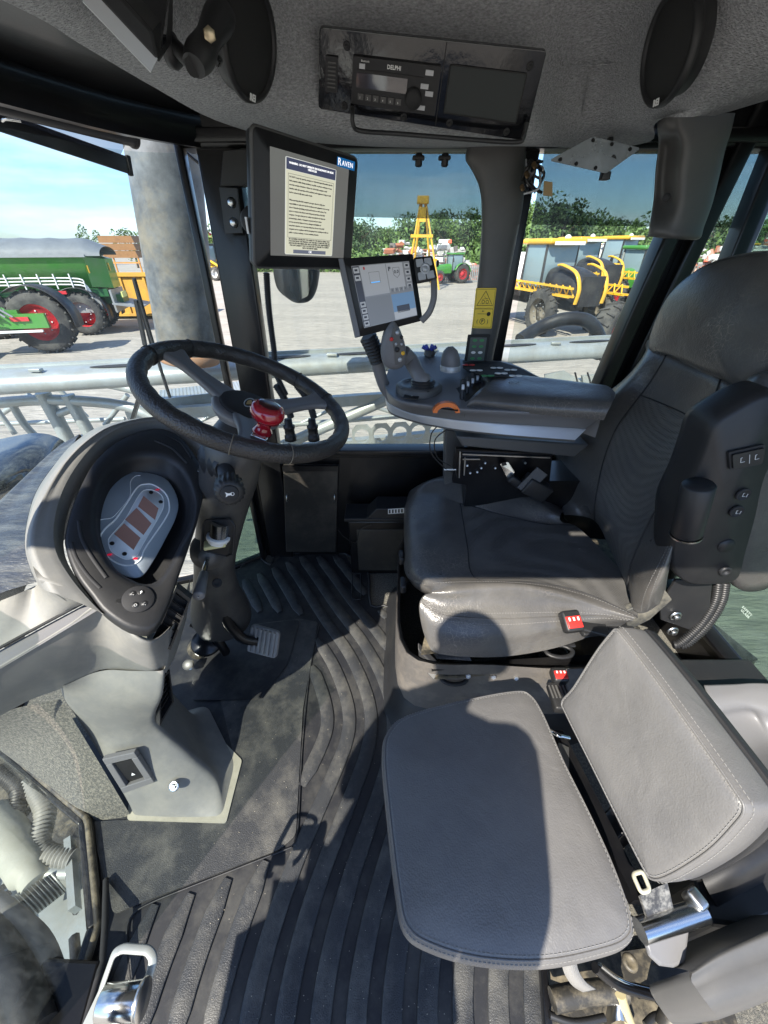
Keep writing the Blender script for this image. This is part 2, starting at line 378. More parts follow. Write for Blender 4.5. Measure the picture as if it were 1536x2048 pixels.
m_galv = M_('galvanised_steel', (.34, .37, .365), .42, metal=.35, var=.22, vscale=5, dirt=(.30, .27, .20), dscale=7, damt=.5, bump=.2, bscale=60, bdist=.001)
m_pipe = M_('weathered_pipe', (.115, .125, .13), .6, metal=.2, var=.6, vscale=9, dirt=(.30, .25, .16), dscale=7, damt=.6, bump=.3, bscale=40, bdist=.002)
m_wire = M_('black_wire', (.015, .015, .015), .4)
m_dirty = M_('grimy_black_steel', (.03, .028, .024), .5, dirt=(.32, .27, .18), dscale=16, damt=.7, bump=.4, bscale=80, bdist=.002)
m_glass = glass('side_glass', (.84, .87, .85), .035, scale=11, streak=(1.6, 1, .25))
m_glass2 = glass('windshield_glass', (.76, .82, .83), .04, scale=3.5, streak=(1, 1, .5))
m_glassd = glass('dusty_low_glass', (.45, .55, .50), .14, dustcol=(.36, .42, .38), scale=8)
m_tintf = glass('tint_film', (.46, .49, .49), .01, scale=9, streak=(1, 1, .3))
# ------------------------------------------------------------ cab shell (the setting)
WY = 1.51                                                # far wall
mb = MB()
mb.add([V(-1.25, -.05, 0), V(1.25, -.05, 0), V(1.25, WY + .03, 0), V(-1.25, WY + .03, 0)], [(0, 1, 2, 3)], False)
fl = [V(-.63, -.02, 0), V(-.66, .20, 0), V(-.81, .40, 0), V(-1.22, .60, 0), V(-1.30, .95, 0), V(-1.15, 1.25, 0), V(-.80, 1.36, 0), V(-.60, WY, 0), V(1.16, WY, 0), V(1.16, -.02, 0)]
mb = MB(); mb.prism([p - V(0, 0, .05) for p in fl], (0, 0, .05))
mb.build('floor', m_carpet, kind='structure')

# far lower wall and its sill
mb = MB(); mb.box((.29, WY + .02, .275), (1.78, .04, .55))
mb.box((.29, WY + .005, .585), (1.78, .075, .022), bev=.004); mb.box((.29, WY + .025, .565), (1.78, .06, .02))
mb.build('wall_lower', m_black, kind='structure')
# far wall: header beam over the windows
mb = MB(); mb.box((.32, WY + .015, 1.60), (1.80, .10, .15), bev=.01); mb.box((.32, WY - .04, 1.55), (1.74, .02, .03), bev=.003)
mb.build('wall_header', m_black, kind='structure')
# pillars of the frame
def post(name, a, b, w, d, label=None):
    m = MB(); m.bar(a, b, w, d, up=(0, 1, 0), bev=.008); return m.build(name, m_black, kind='structure')
mb = MB()
mb.bar(V(-.515, WY + .01, 0), V(-.475, WY + .01, 1.60), .115, .06, up=(0, 1, 0), bev=.008)
mb.bar(V(-.605, WY - .02, 0), V(-.575, WY - .02, 1.58), .022, .035, up=(0, 1, 0), bev=.004)
mb.build('pillar_front', m_black, kind='structure')
mb = MB(); mb.bar(V(.395, WY + .03, .57), V(.415, WY + .03, 1.58), .075, .05, up=(0, 1, 0), bev=.006); mb.build('pillar_middle', m_black, kind='structure')
mb = MB()
a0 = U(1175, 830, y=WY); a1 = U(1330, 480, y=WY); a2 = a1 + (a1 - a0) * .9
mb.bar(a0 - (a1 - a0) * .9, a2, .05, .07, up=(0, 1, 0), bev=.008)
mb.bar(a0 - (a1 - a0) * .9 + V(.085, -.02, 0), a2 + V(.085, -.02, 0), .05, .05, up=(0, 1, 0), bev=.008)
mb.bar(a0 - (a1 - a0) * .9 + V(.042, .01, 0), a2 + V(.042, .01, 0), .06, .02, up=(0, 1, 0))
mb.build('pillar_rear', m_black, kind='structure')
# rear wall (to the right): low wall, corner post, header
mb = MB(); mb.box((1.16, .75, .09), (.05, 1.6, .18)); mb.box((1.13, .75, .185), (.05, 1.6, .02), bev=.003)
mb.bar(V(1.15, WY - .01, 0), V(1.12, WY - .01, 1.6), .06, .06, up=(0, 1, 0), bev=.006)
mb.bar(V(1.17, .22, 0), V(1.17, .22, 1.6), .06, .06, up=(0, 1, 0), bev=.006)
mb.box((1.13, .75, 1.62), (.08, 1.6, .14), bev=.01)
mb.build('wall_rear', m_black, kind='structure')

# front: header that follows the curved windscreen, lower cowl
hd = [U(-140, 130, z=1.47), U(0, 215, z=1.49), U(140, 235, z=1.50), U(290, 262, z=1.50), U(430, 292, y=WY - .01)]
hd = [V(-.92, .05, 1.54), V(-.93, .5, 1.54), V(-.88, .86, 1.54), V(-.775, 1.13, 1.535), V(-.665, 1.34, 1.53), V(-.53, WY, 1.53)]
h2 = crom(hd, 8)
rows = []
for (ox, oz) in ((-.01, 0), (.035, -.004), (.05, .02), (.05, .06), (.26, .08), (.26, .16), (-.01, .16), (-.01, 0)):
    rows.append([p + V(ox * .92, -ox * .35, oz) for p in h2])
mb = MB(); mb.grid(rows, raw=True); mb.build('header_front', m_black, kind='structure', autosm=40)
sill = [V(-.63, .02, .0), V(-.66, .20, .0), V(-.81, .40, .0), V(-1.22, .60, .0), V(-1.31, .95, .0), V(-1.15, 1.25, 0), V(-.80, 1.37, 0), V(-.60, WY, 0)]
mb = MB()
for i in range(len(sill) - 1): mb.bar(sill[i] + V(0, 0, -.005), sill[i + 1] + V(0, 0, -.005), .035, .05, bev=.006)
mb.build('sill_front', m_black, kind='structure')

# headliner
A = [V(-.62, -.1, 1.56), V(-.60, .45, 1.56), U(25, 10, z=1.56), U(160, 88, z=1.56), U(300, 170, z=1.56), U(430, 240, z=1.55), U(560, 277, z=1.545), U(720, 292, y=1.465), U(900, 296, y=1.47), U(1060, 290, y=1.47), U(1190, 298, y=1.46), U(1300, 283, y=1.42),
     U(1312, 240, y=1.16), U(1400, 232, y=1.08), U(1536, 200, y=.94), V(1.0, .5, 1.58), V(1.0, -.1, 1.58)]
B = [V(-.52, -.1, 1.555), V(-.50, .45, 1.555), V(-.42, .80, 1.57), V(-.38, .95, 1.57), V(-.33, 1.06, 1.56), V(-.26, 1.15, 1.535), V(-.16, 1.19, 1.515), V(-.05, 1.20, 1.505), V(.16, 1.21, 1.505), V(.34, 1.23, 1.50), V(.45, 1.33, 1.52), V(.55, 1.33, 1.54),
     V(.60, 1.10, 1.535), V(.68, 1.02, 1.545), V(.78, .88, 1.56), V(.94, .5, 1.59), V(.94, -.1, 1.59)]
C_ = [V(-.48, -.1, 1.62), V(-.46, .4, 1.62), V(-.37, .76, 1.63), V(-.32, .92, 1.63), V(-.27, 1.02, 1.63), V(-.2, 1.11, 1.61), V(-.12, 1.155, 1.60), V(-.02, 1.165, 1.60), V(.16, 1.175, 1.60), V(.30, 1.19, 1.60), V(.42, 1.27, 1.60), V(.49, 1.25, 1.62),
      V(.535, 1.09, 1.60), V(.575, .99, 1.62), V(.66, .84, 1.62), V(.86, .45, 1.64), V(.86, -.1, 1.64)]
D_ = [V(-.42, -.1, 1.72), V(-.40, .35, 1.72), V(-.31, .72, 1.72), V(-.26, .88, 1.72), V(-.21, .98, 1.72), V(-.15, 1.06, 1.72), V(-.08, 1.10, 1.72), V(.0, 1.115, 1.72), V(.15, 1.12, 1.72), V(.28, 1.12, 1.72), V(.36, 1.13, 1.72), V(.43, 1.11, 1.72),
      V(.48, 1.04, 1.72), V(.51, .94, 1.72), V(.58, .80, 1.72), V(.76, .4, 1.72), V(.76, -.1, 1.72)]
E_ = [V(p.x * .6, p.y * .6, 1.76) for p in D_]
G_ = [V(p.x * .1, p.y * .1, 1.77) for p in D_]
mb = MB(); mb.grid([A, B, C_, D_, E_, G_], su=5, sv=5)
ceiling = mb.build('ceiling', m_felt, kind='structure')
# seams in the headliner recess
mb = MB()
mb.tube(crom([U(1125, 130, y=1.20), U(1180, 131, y=1.235), U(1240, 126, y=1.23), U(1300, 118, y=1.17)], 6), .0018, 6)
mb.tube(crom([U(1180, 140, y=1.24), U(1170, 200, y=1.29), U(1155, 270, y=1.36)], 6), .0018, 6)
mb.build('ceiling_seam', m_felt, ceiling)
mb = MB(); e_ = [V(-.595, WY - .012, .02), V(-.79, 1.365, .02), V(-.79, 1.365, .60), V(-.595, WY - .012, .62)]; mb.prism(e_, (.003, .004, 0)); lowp = mb
# outer roof panel, with its near overhang
mb = MB(); mb.prism([V(-1.05, -.02, 1.80), V(-1.05, .95, 1.80), V(-.62, 1.62, 1.80), V(1.25, 1.62, 1.80), V(1.25, -.02, 1.80)], (0, 0, .06))
mb.build('roof', M_('roof_white', (.5, .5, .48), .5), kind='structure')
mb = MB(); mb.box((.1, -.06, 1.70), (2.3, .06, .20), bev=.01); mb.build('header_near', m_black, kind='structure')

# ------------------------------------------------------------ windows
def pane(pts, mat, name, parent=None, th=.004):
    m = MB(); n = pnormal([Vector(p) for p in pts]); m.prism(pts, n * th); return m.build(name, mat, parent)
w = thing('window', 'large clear far side window behind the steering wheel and the two screens', 'window', (0, WY + .03, .6))
X0, X1 = -.50, .40; gy = WY + .035
pane([V(X0, gy, .59), V(X1, gy, .59), V(X1 - .0, gy, 1.535), V(X0, gy, 1.535)], m_glass, 'pane', w)
zt = U(800, 438, y=gy).z
mb = MB(); mb.prism([V(X0, gy - .006, zt + .012), V(X1, gy - .006, zt - .004), V(X1, gy - .006, 1.535), V(X0, gy - .006, 1.535)], (0, .001, 0)); mb.build('tint_strip', m_tintf, w, label='blue grey tint strip along the top of the window')
w2 = thing('window', 'clear rear side window with a tinted top between the warning decal pillar and the headrest', 'window', (.7, WY + .03, .6))
pl = [V(.47, gy, .59), a0 + V(-.21, .025, -.25), a0.lerp(a1, 1) + V(0, .025, 0), a2 + V(0, .025, 0)]
top = 1.535
def on(z): return a0 + (a1 - a0) * ((z - a0.z) / (a1.z - a0.z))
pane([V(.47, gy, .59), V(on(.59).x + .01, gy, .59), V(on(top).x + .01, gy, top), V(.47, gy, top)], m_glass, 'pane', w2)
zt = U(1200, 451, y=gy).z
mb = MB(); mb.prism([V(.47, gy - .006, zt + .002), V(on(zt).x + .01, gy - .006, zt - .004), V(on(top).x + .01, gy - .006, top), V(.47, gy - .006, top)], (0, .001, 0)); mb.build('tint_strip', m_tintf, w2, label='blue grey tint strip along the top of the window')
w3 = thing('window', 'window at the far right behind the headrest, with a tinted top', 'window', (1.1, WY + .03, .6))
pane([V(on(.6).x + .12, gy, .18), V(1.13, gy, .18), V(1.12, gy, top), V(on(top).x + .1, gy, top)], m_glass, 'pane', w3)
zt = U(1480, 455, y=gy).z
mb = MB(); mb.prism([V(on(zt).x + .1, gy - .006, zt), V(1.12, gy - .006, zt), V(1.12, gy - .006, top), V(on(top).x + .1, gy - .006, top)], (0, .001, 0)); mb.build('tint_strip', m_tintf, w3)
w4 = thing('window', 'low dusty rear window beside the black corrugated hose at the right edge', 'window', (1.16, .9, .2))
pane([V(1.165, .28, .19), V(1.165, 1.46, .19), V(1.14, 1.46, 1.55), V(1.14, .28, 1.55)], m_glassd, 'pane', w4)
# windscreen: curved, from the header down to the front sill
bot = [V(-.64, .03, .02), V(-.67, .20, .02), V(-.82, .40, .02), V(-1.23, .60, .02), V(-1.325, .95, .02), V(-1.165, 1.26, .02), V(-.81, 1.385, .02), V(-.60, WY + .005, .02)]
ws = thing('windscreen', 'wide curved windscreen in front of the dashboard, smeared with dust', 'windscreen', (-1.0, .9, 0))
wt = [V(-.66, .03, 1.5), V(-.80, .18, 1.5), V(-.93, .45, 1.5), V(-.93, .65, 1.5), V(-.875, .86, 1.5), V(-.775, 1.13, 1.5), V(-.665, 1.34, 1.5), V(-.575, WY + .005, 1.52)]
mid = [a.lerp(b, .5) + V(-.04, 0, .1) * (1 if 1 < i < 6 else 0) for i, (a, b) in enumerate(zip(bot, wt))]
mb = MB(); mb.grid([[p for p in bot[4:]], [p for p in mid[4:]], [p for p in wt[4:]]], su=6, sv=6)
mb.grid([[p for p in bot[2:5]], [p for p in mid[2:5]], [p for p in wt[2:5]]], su=6, sv=6)
mb.build('pane', m_glass2, ws)
wn = thing('window', 'low front quarter window at the lower left, looking down on the engine', 'window', (-.7, .2, 0))
mb = MB(); mb.grid([bot[:3], [a.lerp(b, .33) for a, b in zip(bot[:3], wt[:3])], [a.lerp(b, .6) for a, b in zip(bot[:3], wt[:3])]], su=4, sv=4)
mb.build('pane', glass('quarter_glass', (.68, .73, .70), .03, scale=22, streak=(2, 2, .7), refl=.15), wn)
mb = MB(); q = resample([p for p in sill[:4]], .02, False)
mb.tube([p + V(.01, .0, .024) for p in q], .008, 8); mb.build('gasket', m_dirty, wn)
lw = thing('window', 'dark green dusty lower glass between the steering column and the front pillar', 'window', (-.7, 1.43, 0)); lowp.build('pane', m_glassd, lw)
# small printed glass marks
text('SAFETY\nGLASS', .012, M_('faint_print', (.5, .6, .55), .6), w4, U(1492, 1225, x=1.158), (0, -1, 0), (0, 0, 1), name='glass_marking')
# ------------------------------------------------------------ the yard outside
GZ = -1.75
gm = M_('gravel', (.33, .30, .255), .95, bump=1, bscale=14, bdist=.05, var=.30, vscale=9, dirt=(.20, .185, .16), dscale=.5, damt=.65, stretch=(.25, 1, 1))
mb = MB(); mb.add([V(-400, -60, GZ), V(400, -60, GZ), V(400, 500, GZ), V(-400, 500, GZ)], [(0, 1, 2, 3)], False)
mb.build('ground', gm, kind='structure')
o_green = M_('farm_green_paint', (.05, .23, .03), .35, coat=.4, dirt=(.2, .2, .14), dscale=1.2, damt=.3)
o_dgreen = M_('dark_green_paint', (.02, .10, .03), .4)
o_yel = M_('machine_yellow', (.72, .40, .02), .4, coat=.3, dirt=(.3, .25, .15), dscale=1.5, damt=.35)
o_redrim = M_('rim_red', (.55, .02, .03), .4, dirt=(.25, .2, .15), dscale=3, damt=.3)
o_tyre = M_('tyre_rubber', (.035, .034, .033), .85, dirt=(.2, .19, .16), dscale=2, damt=.5)
o_blk = M_('machine_black', (.02, .02, .022), .45, dirt=(.15, .14, .12), dscale=2, damt=.3)
o_gry = M_('machine_grey', (.30, .31, .31), .5, metal=.3, dirt=(.2, .18, .14), dscale=2, damt=.4)
o_win = M_('machine_window', (.20, .27, .30), .08, spec=.8)
o_tarp = M_('grey_tarp', (.13, .145, .155), .6, bump=.5, bscale=3, bdist=.03, var=.15, vscale=1.5)
o_rust = M_('rust_orange_steel', (.55, .24, .045), .7, dirt=(.25, .13, .06), dscale=1.3, damt=.7)
o_wht = M_('painted_white', (.72, .72, .70), .5)
o_barn = M_('barn_red', (.28, .025, .03), .7)
o_amber = M_('amber_lens', (.8, .25, .02), .3)
o_leaf = M_('leaves', (.075, .135, .030), .7, var=.55, vscale=.55)
o_leafb = M_('leaves_dark', (.045, .085, .028), .7, var=.5, vscale=.5)
o_bark = M_('bark', (.10, .075, .05), .9)

def wheel(parent, c, r, w, axis=(0, 1, 0), rim=None, lugs=22, name='wheel', rr=.58):
    c = Vector(c); ax = Vector(axis).normalized(); m = MB()
    m.lathe(c - ax * w / 2, ax, [(r * rr, .02 * w), (r * (rr + .1), 0), (r * .88, 0), (r * .96, w * .12), (r * .96, w * .88), (r * .88, w), (r * (rr + .1), w), (r * rr, .98 * w)], 32)
    e = Vector((0, 0, 1)); x = (e - ax * e.dot(ax)).normalized(); y = ax.cross(x)
    for k in range(lugs):
        for sgn in (-1, 1):
            an = 2 * math.pi * (k + .25 * sgn) / lugs; d = x * math.cos(an) + y * math.sin(an); tg = ax.cross(d)
            m.bar(c + d * r * .985 + ax * sgn * w * .02, c + d * r * .95 + ax * sgn * w * .5 + tg * r * .09, r * .055, r * .07, up=d)
    t = m.build('tyre', o_tyre, None) if parent is None else None
    hold = MB(); hold.lathe(c - ax * w * .45, ax, [(r * rr, 0), (r * rr, w * .9), (r * rr * .95, w * .9), (r * rr * .85, w * .74), (r * rr * .4, w * .70), (r * rr * .34, w * .82), (0, w * .82)], 28)
    hold.lathe(c + ax * w * .45, -ax, [(r * rr, 0), (r * rr * .95, 0), (r * rr * .85, w * .16), (r * rr * .4, w * .2), (r * rr * .34, w * .06), (0, w * .06)], 28)
    wh = hold.build(name, rim or o_redrim, parent)
    m.build('tyre', o_tyre, wh); m2 = MB()
    for k in range(8):
        an = 2 * math.pi * k / 8; d = x * math.cos(an) + y * math.sin(an)
        for sgn in (-1, 1): m2.cyl(c + ax * sgn * w * .26 + d * r * rr * .62, ax * sgn, r * .025, w * .06, 8)
    m2.build('wheel_nuts', o_gry, wh)
    return wh

def place(root, loc, yaw, sc=1):
    root.location = loc; root.rotation_euler.z = yaw; root.scale = (sc,) * 3

def tractor(label, loc, yaw, sc=1, body=None, group='green tractors parked in the yard'):
    body = body or o_green; t = thing('tractor', label, 'tractor', (0, 0, 0), group)
    m = MB(); m.grid([[V(.4, s * .45, 1.0), V(1.6, s * .42, 1.0), V(2.7, s * .34, 1.0)] if False else [V(.4, y, z), V(1.5, y * .94, z * .97), V(2.5, y * .86, z * .9), V(2.75, y * .7, z * .8)] for (y, z) in ((-.48, 1.0), (-.5, 1.45), (-.4, 1.78), (0, 1.9), (.4, 1.78), (.5, 1.45), (.48, 1.0))], su=4, sv=3)
    m.prism([V(2.74, -.34, .85), V(2.74, .34, .85), V(2.74, .3, 1.45), V(2.74, -.3, 1.45)], (.03, 0, 0)); m.build('hood', body, t)
    m = MB(); m.box((1.2, 0, .85), (3.2, .5, .4)); m.box((2.6, 0, .75), (.5, .7, .35)); m.box((-.5, 0, .9), (1.2, .6, .5)); m.build('chassis', o_blk, t)
    m = MB()
    for x in (-.9, .45):
        for y in (-.72, .72): m.bar((x, y, 1.2), (x * .9, y * .92, 2.75), .08)
    m.bar((-.9, -.72, 1.25), (.45, -.72, 1.25), .08); m.bar((-.9, .72, 1.25), (.45, .72, 1.25), .08); m.build('cab_frame', o_blk, t)
    m = MB(); m.box((-.2, 0, 1.98), (1.2, 1.36, 1.45), bev=.03); m.build('cab_glass', o_win, t)
    m = MB(); m.box((-.22, 0, 2.82), (1.6, 1.55, .18), bev=.07); m.build('roof', body, t)
    for s in (-1, 1):
        m = MB(); pr = [V(-.75 + 1.02 * math.cos(a), s * .62, .95 + 1.02 * math.sin(a)) for a in [R(x) for x in range(20, 171, 15)]]
        m.grid([pr, [p + V(0, s * .5, 0) for p in pr]], su=2, sv=1, raw=False); f = m.build('fender', body, t, solid=.03)
        wheel(t, (-.75, s * .88, .92), .92, .5); wheel(t, (2.05, s * .82, .66), .66, .38, lugs=18)
        m = MB(); m.box((2.79, s * .2, 1.3), (.03, .18, .1)); m.build('headlight', o_wht, t)
        m = MB(); m.bar((.45, s * .7, 2.5), (.6, s * 1.15, 2.45), .03); m.box((.62, s * 1.2, 2.25), (.05, .2, .36), bev=.02); m.build('mirror', o_blk, t)
    m = MB(); m.tube([V(.55, -.55, 1.3), V(.55, -.55, 2.6)], .055, 10); m.build('exhaust', o_gry, t)
    place(t, loc, yaw, sc); return t

def foliage(mb, c, rad, n, leaf, rng):
    cl = []
    for _ in range(max(6, n // 60)):
        d = Vector((rng.gauss(0, 1), rng.gauss(0, 1), rng.gauss(0, 1))).normalized() * rng.uniform(.35, .95)
        cl.append((Vector((c[0] + d.x * rad[0], c[1] + d.y * rad[1], c[2] + d.z * rad[2])), rng.uniform(.22, .42)))
    for _ in range(n):
        q, s_ = rng.choice(cl); d = Vector((rng.gauss(0, 1), rng.gauss(0, 1), rng.gauss(0, 1))); d.normalize(); d *= rng.uniform(.6, 1) * s_
        p = q + Vector((d.x * rad[0], d.y * rad[1], d.z * rad[2])); u = Vector((rng.gauss(0, 1), rng.gauss(0, 1), rng.gauss(0, 1))).normalized(); w_ = u.cross(Vector((rng.gauss(0, 1), rng.gauss(0, 1), rng.gauss(0, 1)))).normalized()
        l = leaf * rng.uniform(.6, 1.4); mb.add([p - u * l, p + w_ * l * .6, p + u * l, p - w_ * l * .6], [(0, 1, 2, 3)], False)

def tree(label, x, y, h, r, mat, group, seed, n=2300, leaf=None, narrow=1):
    rng = random.Random(seed); t = thing('tree', label, 'tree', (x, y, GZ), group)
    m = MB(); m.tube([V(x, y, GZ), V(x + .1, y, GZ + h * .3), V(x, y + .1, GZ + h * .75)], [h * .03, h * .022, h * .008], 8)
    for k in range(6):
        a = rng.uniform(0, 6.28); z0 = h * rng.uniform(.2, .6); m.tube([V(x, y, GZ + z0), V(x + math.cos(a) * r * .6, y + math.sin(a) * r * .6, GZ + z0 + h * .2)], [h * .012, h * .004], 6)
    m.build('trunk', o_bark, t)
    m = MB(); foliage(m, (x, y, GZ + h * .55), (r * narrow, r * narrow, h * .45), n, leaf or h * .029, rng); m.build('crown', mat, t)
    return t

rng = random.Random(3)
# treeline, right of the picture
k = 0
def ttop(px, py, Y):
    p = U(px, py, y=Y); return p.x, p.z - GZ
tl = [(722, 418, 85), (752, 428, 90), (775, 436, 95), (800, 420, 92), (822, 412, 88), (845, 418, 95), (868, 416, 90), (892, 412, 86), (915, 410, 90), (940, 408, 88), (966, 405, 90), (1000, 404, 86), (1030, 402, 84),
      (1058, 396, 76), (1090, 415, 88), (1112, 392, 74), (1142, 380, 70), (1172, 400, 78), (1200, 415, 84), (1232, 408, 80), (1258, 425, 88), (1284, 424, 84), (1312, 430, 88), (1345, 428, 86), (1380, 420, 84), (1420, 415, 82), (1466, 402, 70), (1500, 415, 80), (1530, 425, 84), (1580, 410, 80), (700, 425, 90), (675, 430, 90), (640, 436, 92), (610, 440, 95)]
def tree_where(px):
    for lim, w_ in ((630, 'left end, behind the large upright screen'), (660, 'second from the left end, behind the large screen'), (690, 'third from the left end, behind the large screen'), (715, 'just off the right edge of the large screen'), (735, 'first seen right of the large screen'), (765, 'second seen right of the large screen'), (785, 'above the tilted terminal'), (810, 'just left of the yellow crane'),
                    (835, 'behind the left leg of the yellow crane'), (858, 'behind the top of the yellow crane'), (880, 'first right of the yellow crane'), (900, 'second right of the yellow crane'), (925, 'third right of the yellow crane'), (950, 'beside the left edge of the pillar cover'), (980, 'behind the pillar cover'), (1015, 'behind the pillar cover, right part'), (1045, 'at the right edge of the pillar cover'),
                    (1075, 'first in the rear side window'), (1100, 'second in the rear side window'), (1125, 'third in the rear side window'), (1155, 'fourth in the rear side window'), (1190, 'fifth in the rear side window'), (1215, 'sixth in the rear side window'), (1245, 'seventh in the rear side window'), (1270, 'eighth in the rear side window'), (1300, 'left of the scooped pillar cover'), (1330, 'behind the scooped pillar cover'),
                    (1360, 'behind the scooped cover, right part'), (1400, 'behind the rear pillar'), (1440, 'first in the rightmost window'), (1480, 'left of the utility pole'), (1515, 'behind the utility pole'), (1560, 'at the right edge of the picture')):
        if px < lim: return w_
    return 'beyond the right edge of the picture'
for (px, py, Y) in tl:
    py = py + (14 if py > 400 else 6)
    x, h = ttop(px, py, Y)
    tree('%s far tree, %s, %s' % (['dark', 'leafy green'][k % 2], 'tall' if py < 405 else 'medium' if py < 418 else 'low', tree_where(px)), x, Y, h * rng.uniform(.97, 1.03), rng.uniform(3.3, 4.7), [o_leafb, o_leaf][k % 2], 'trees along the back of the yard', 100 + k, n=2300); k += 1
for (px, py, Y, r_, lb) in ((400, 440, 70, 3.6, 'green tree standing right of the thick grey pipe'), (425, 462, 78, 3.5, 'lower green tree right of the thick grey pipe, beside the yellow loader'), (250, 447, 75, 3.0, 'rounded green tree behind the red barn roof'), (166, 453, 85, 2.2, 'small sparse tree above the grey spreader cover')):
    x, h = ttop(px, py, Y); tree(lb, x, Y, h, r_, o_leaf, 'trees on the left of the yard', 300 + k, n=700); k += 1
# low brush in front of the treeline
mb = MB()
for i in range(26000):
    x = rng.uniform(-30, 80); y = rng.uniform(62, 72); z = GZ + abs(rng.gauss(0, 1)) * 1.6 * (1 + .3 * math.sin(x * .4)); u = Vector((rng.gauss(0, 1), rng.gauss(0, 1), rng.gauss(0, 1))).normalized(); w_ = u.cross(Vector((rng.gauss(0, 1), 1, rng.gauss(0, 1)))).normalized(); l = rng.uniform(.15, .4)
    p = V(x, y, z); mb.add([p - u * l, p + w_ * l * .6, p + u * l, p - w_ * l * .6], [(0, 1, 2, 3)], False)
mb.build('brush', M_('brush_leaves', (.10, .17, .04), .7, var=.5, vscale=.8), None, label='mass of green brush in front of the treeline', cat='brush', kind='stuff')
# scrap heap
mb = MB()
for i in range(1500):
    x = rng.uniform(0, 62); 
    y = rng.uniform(48, 54); hmax = 2.2 + 1.0 * math.sin(x * .35) + .6 * math.sin(x * 1.1); z = GZ + rng.uniform(0, max(.3, hmax)); u = Matrix.Rotation(rng.uniform(0, 3), 3, 'Z') @ Matrix.Rotation(rng.uniform(-.8, .8), 3, 'X')
    mb.box((x, y, z), (rng.uniform(.2, 1.6), rng.uniform(.05, .5), rng.uniform(.04, .6)), u)
sc_m = M_('scrap_mix', (.5, .47, .44), .7)
n = sc_m.node_tree; vo = n.nodes.new('ShaderNodeTexVoronoi'); vo.inputs['Scale'].default_value = .9; tcc = n.nodes.new('ShaderNodeTexCoord'); r_ = n.nodes.new('ShaderNodeValToRGB'); r_.color_ramp.interpolation = 'CONSTANT'
sp = n.nodes.new('ShaderNodeSeparateColor'); n.links.new(tcc.outputs['Object'], vo.inputs['Vector']); n.links.new(vo.outputs['Color'], sp.inputs[0]); n.links.new(sp.outputs[0], r_.inputs[0]); n.links.new(r_.outputs[0], n.nodes['Principled BSDF'].inputs['Base Color'])
r_.color_ramp.elements[0].color = (.55, .54, .52, 1); r_.color_ramp.elements[1].position = .45; r_.color_ramp.elements[1].color = (.36, .13, .07, 1)
for pos, c in ((.6, (.7, .7, .68, 1)), (.75, (.15, .13, .12, 1)), (.86, (.5, .3, .22, 1)), (.94, (.65, .12, .06, 1))): e = r_.color_ramp.elements.new(pos); e.color = c
mb.build('scrap_heap', sc_m, None, label='long heap of pale and rusty scrap metal in front of the brush', cat='scrap', kind='stuff')
# slatted fence in front of the heap
f = thing('slat_fence', 'grey upright slat fence below the scrap heap', 'fence', (3, 45, GZ)); m = MB(); m2 = MB()
for i in range(64): m.box((1 + i * .18, 45, GZ + .75), (.13, .04, 1.5))
for z in (.4, 1.2): m2.box((6.7, 45.05, GZ + z), (11.6, .05, .08))
m.build('slats', o_gry, f); m2.build('rail', o_gry, f)
# yellow A frame crane
f = thing('crane', 'yellow steel A frame crane standing in front of the treeline', 'crane', (4.5, 38, GZ))
Yc = 38; ap = U(846, 400, y=Yc); m = MB()
for (px, oy) in ((812, -.8), (880, -.8), (826, 1.2), (870, 1.2)):
    b = U(px, 520, y=Yc); b.z = GZ; b.y = Yc + oy; m.bar(b, ap + V((b.x - ap.x) * .12, 0, 0), .12)
m.build('leg', o_yel, f, label='four splayed legs'); m = MB()
for fz in (.35, .62): 
    z = GZ + (ap.z - GZ) * fz; w_ = 1.9 * (1 - fz) + .2
    m.box((ap.x, Yc - .4, z), (w_ * 1.9, .12, .2))
m.build('cross_beam', o_yel, f); m = MB(); m.box((ap.x, Yc, ap.z), (.9, .5, .5), bev=.05); m.box((ap.x, Yc - .2, ap.z - .9), (.5, .3, .9)); m.build('crown_block', o_yel, f)
# far machines
p = U(903, 566, z=GZ); tractor('small green tractor with red wheels beyond the second screen', (p.x, p.y, GZ), R(200), .85)
p = U(1245, 640, z=GZ); tractor('green tractor with red wheels parked right of the yellow sprayer', (p.x + 2.6, p.y + 5.0, GZ), R(200), 1.05)
# loose big wheel lying in front
wt_ = thing('spare_wheel', 'big loose tractor wheel with a red rim just beyond the boom', 'wheel', U(1225, 690, y=9.6)); c = U(1226, 665, y=9.6); wheel(wt_, c, .62, .42, axis=(.55, -1, 0), lugs=18)

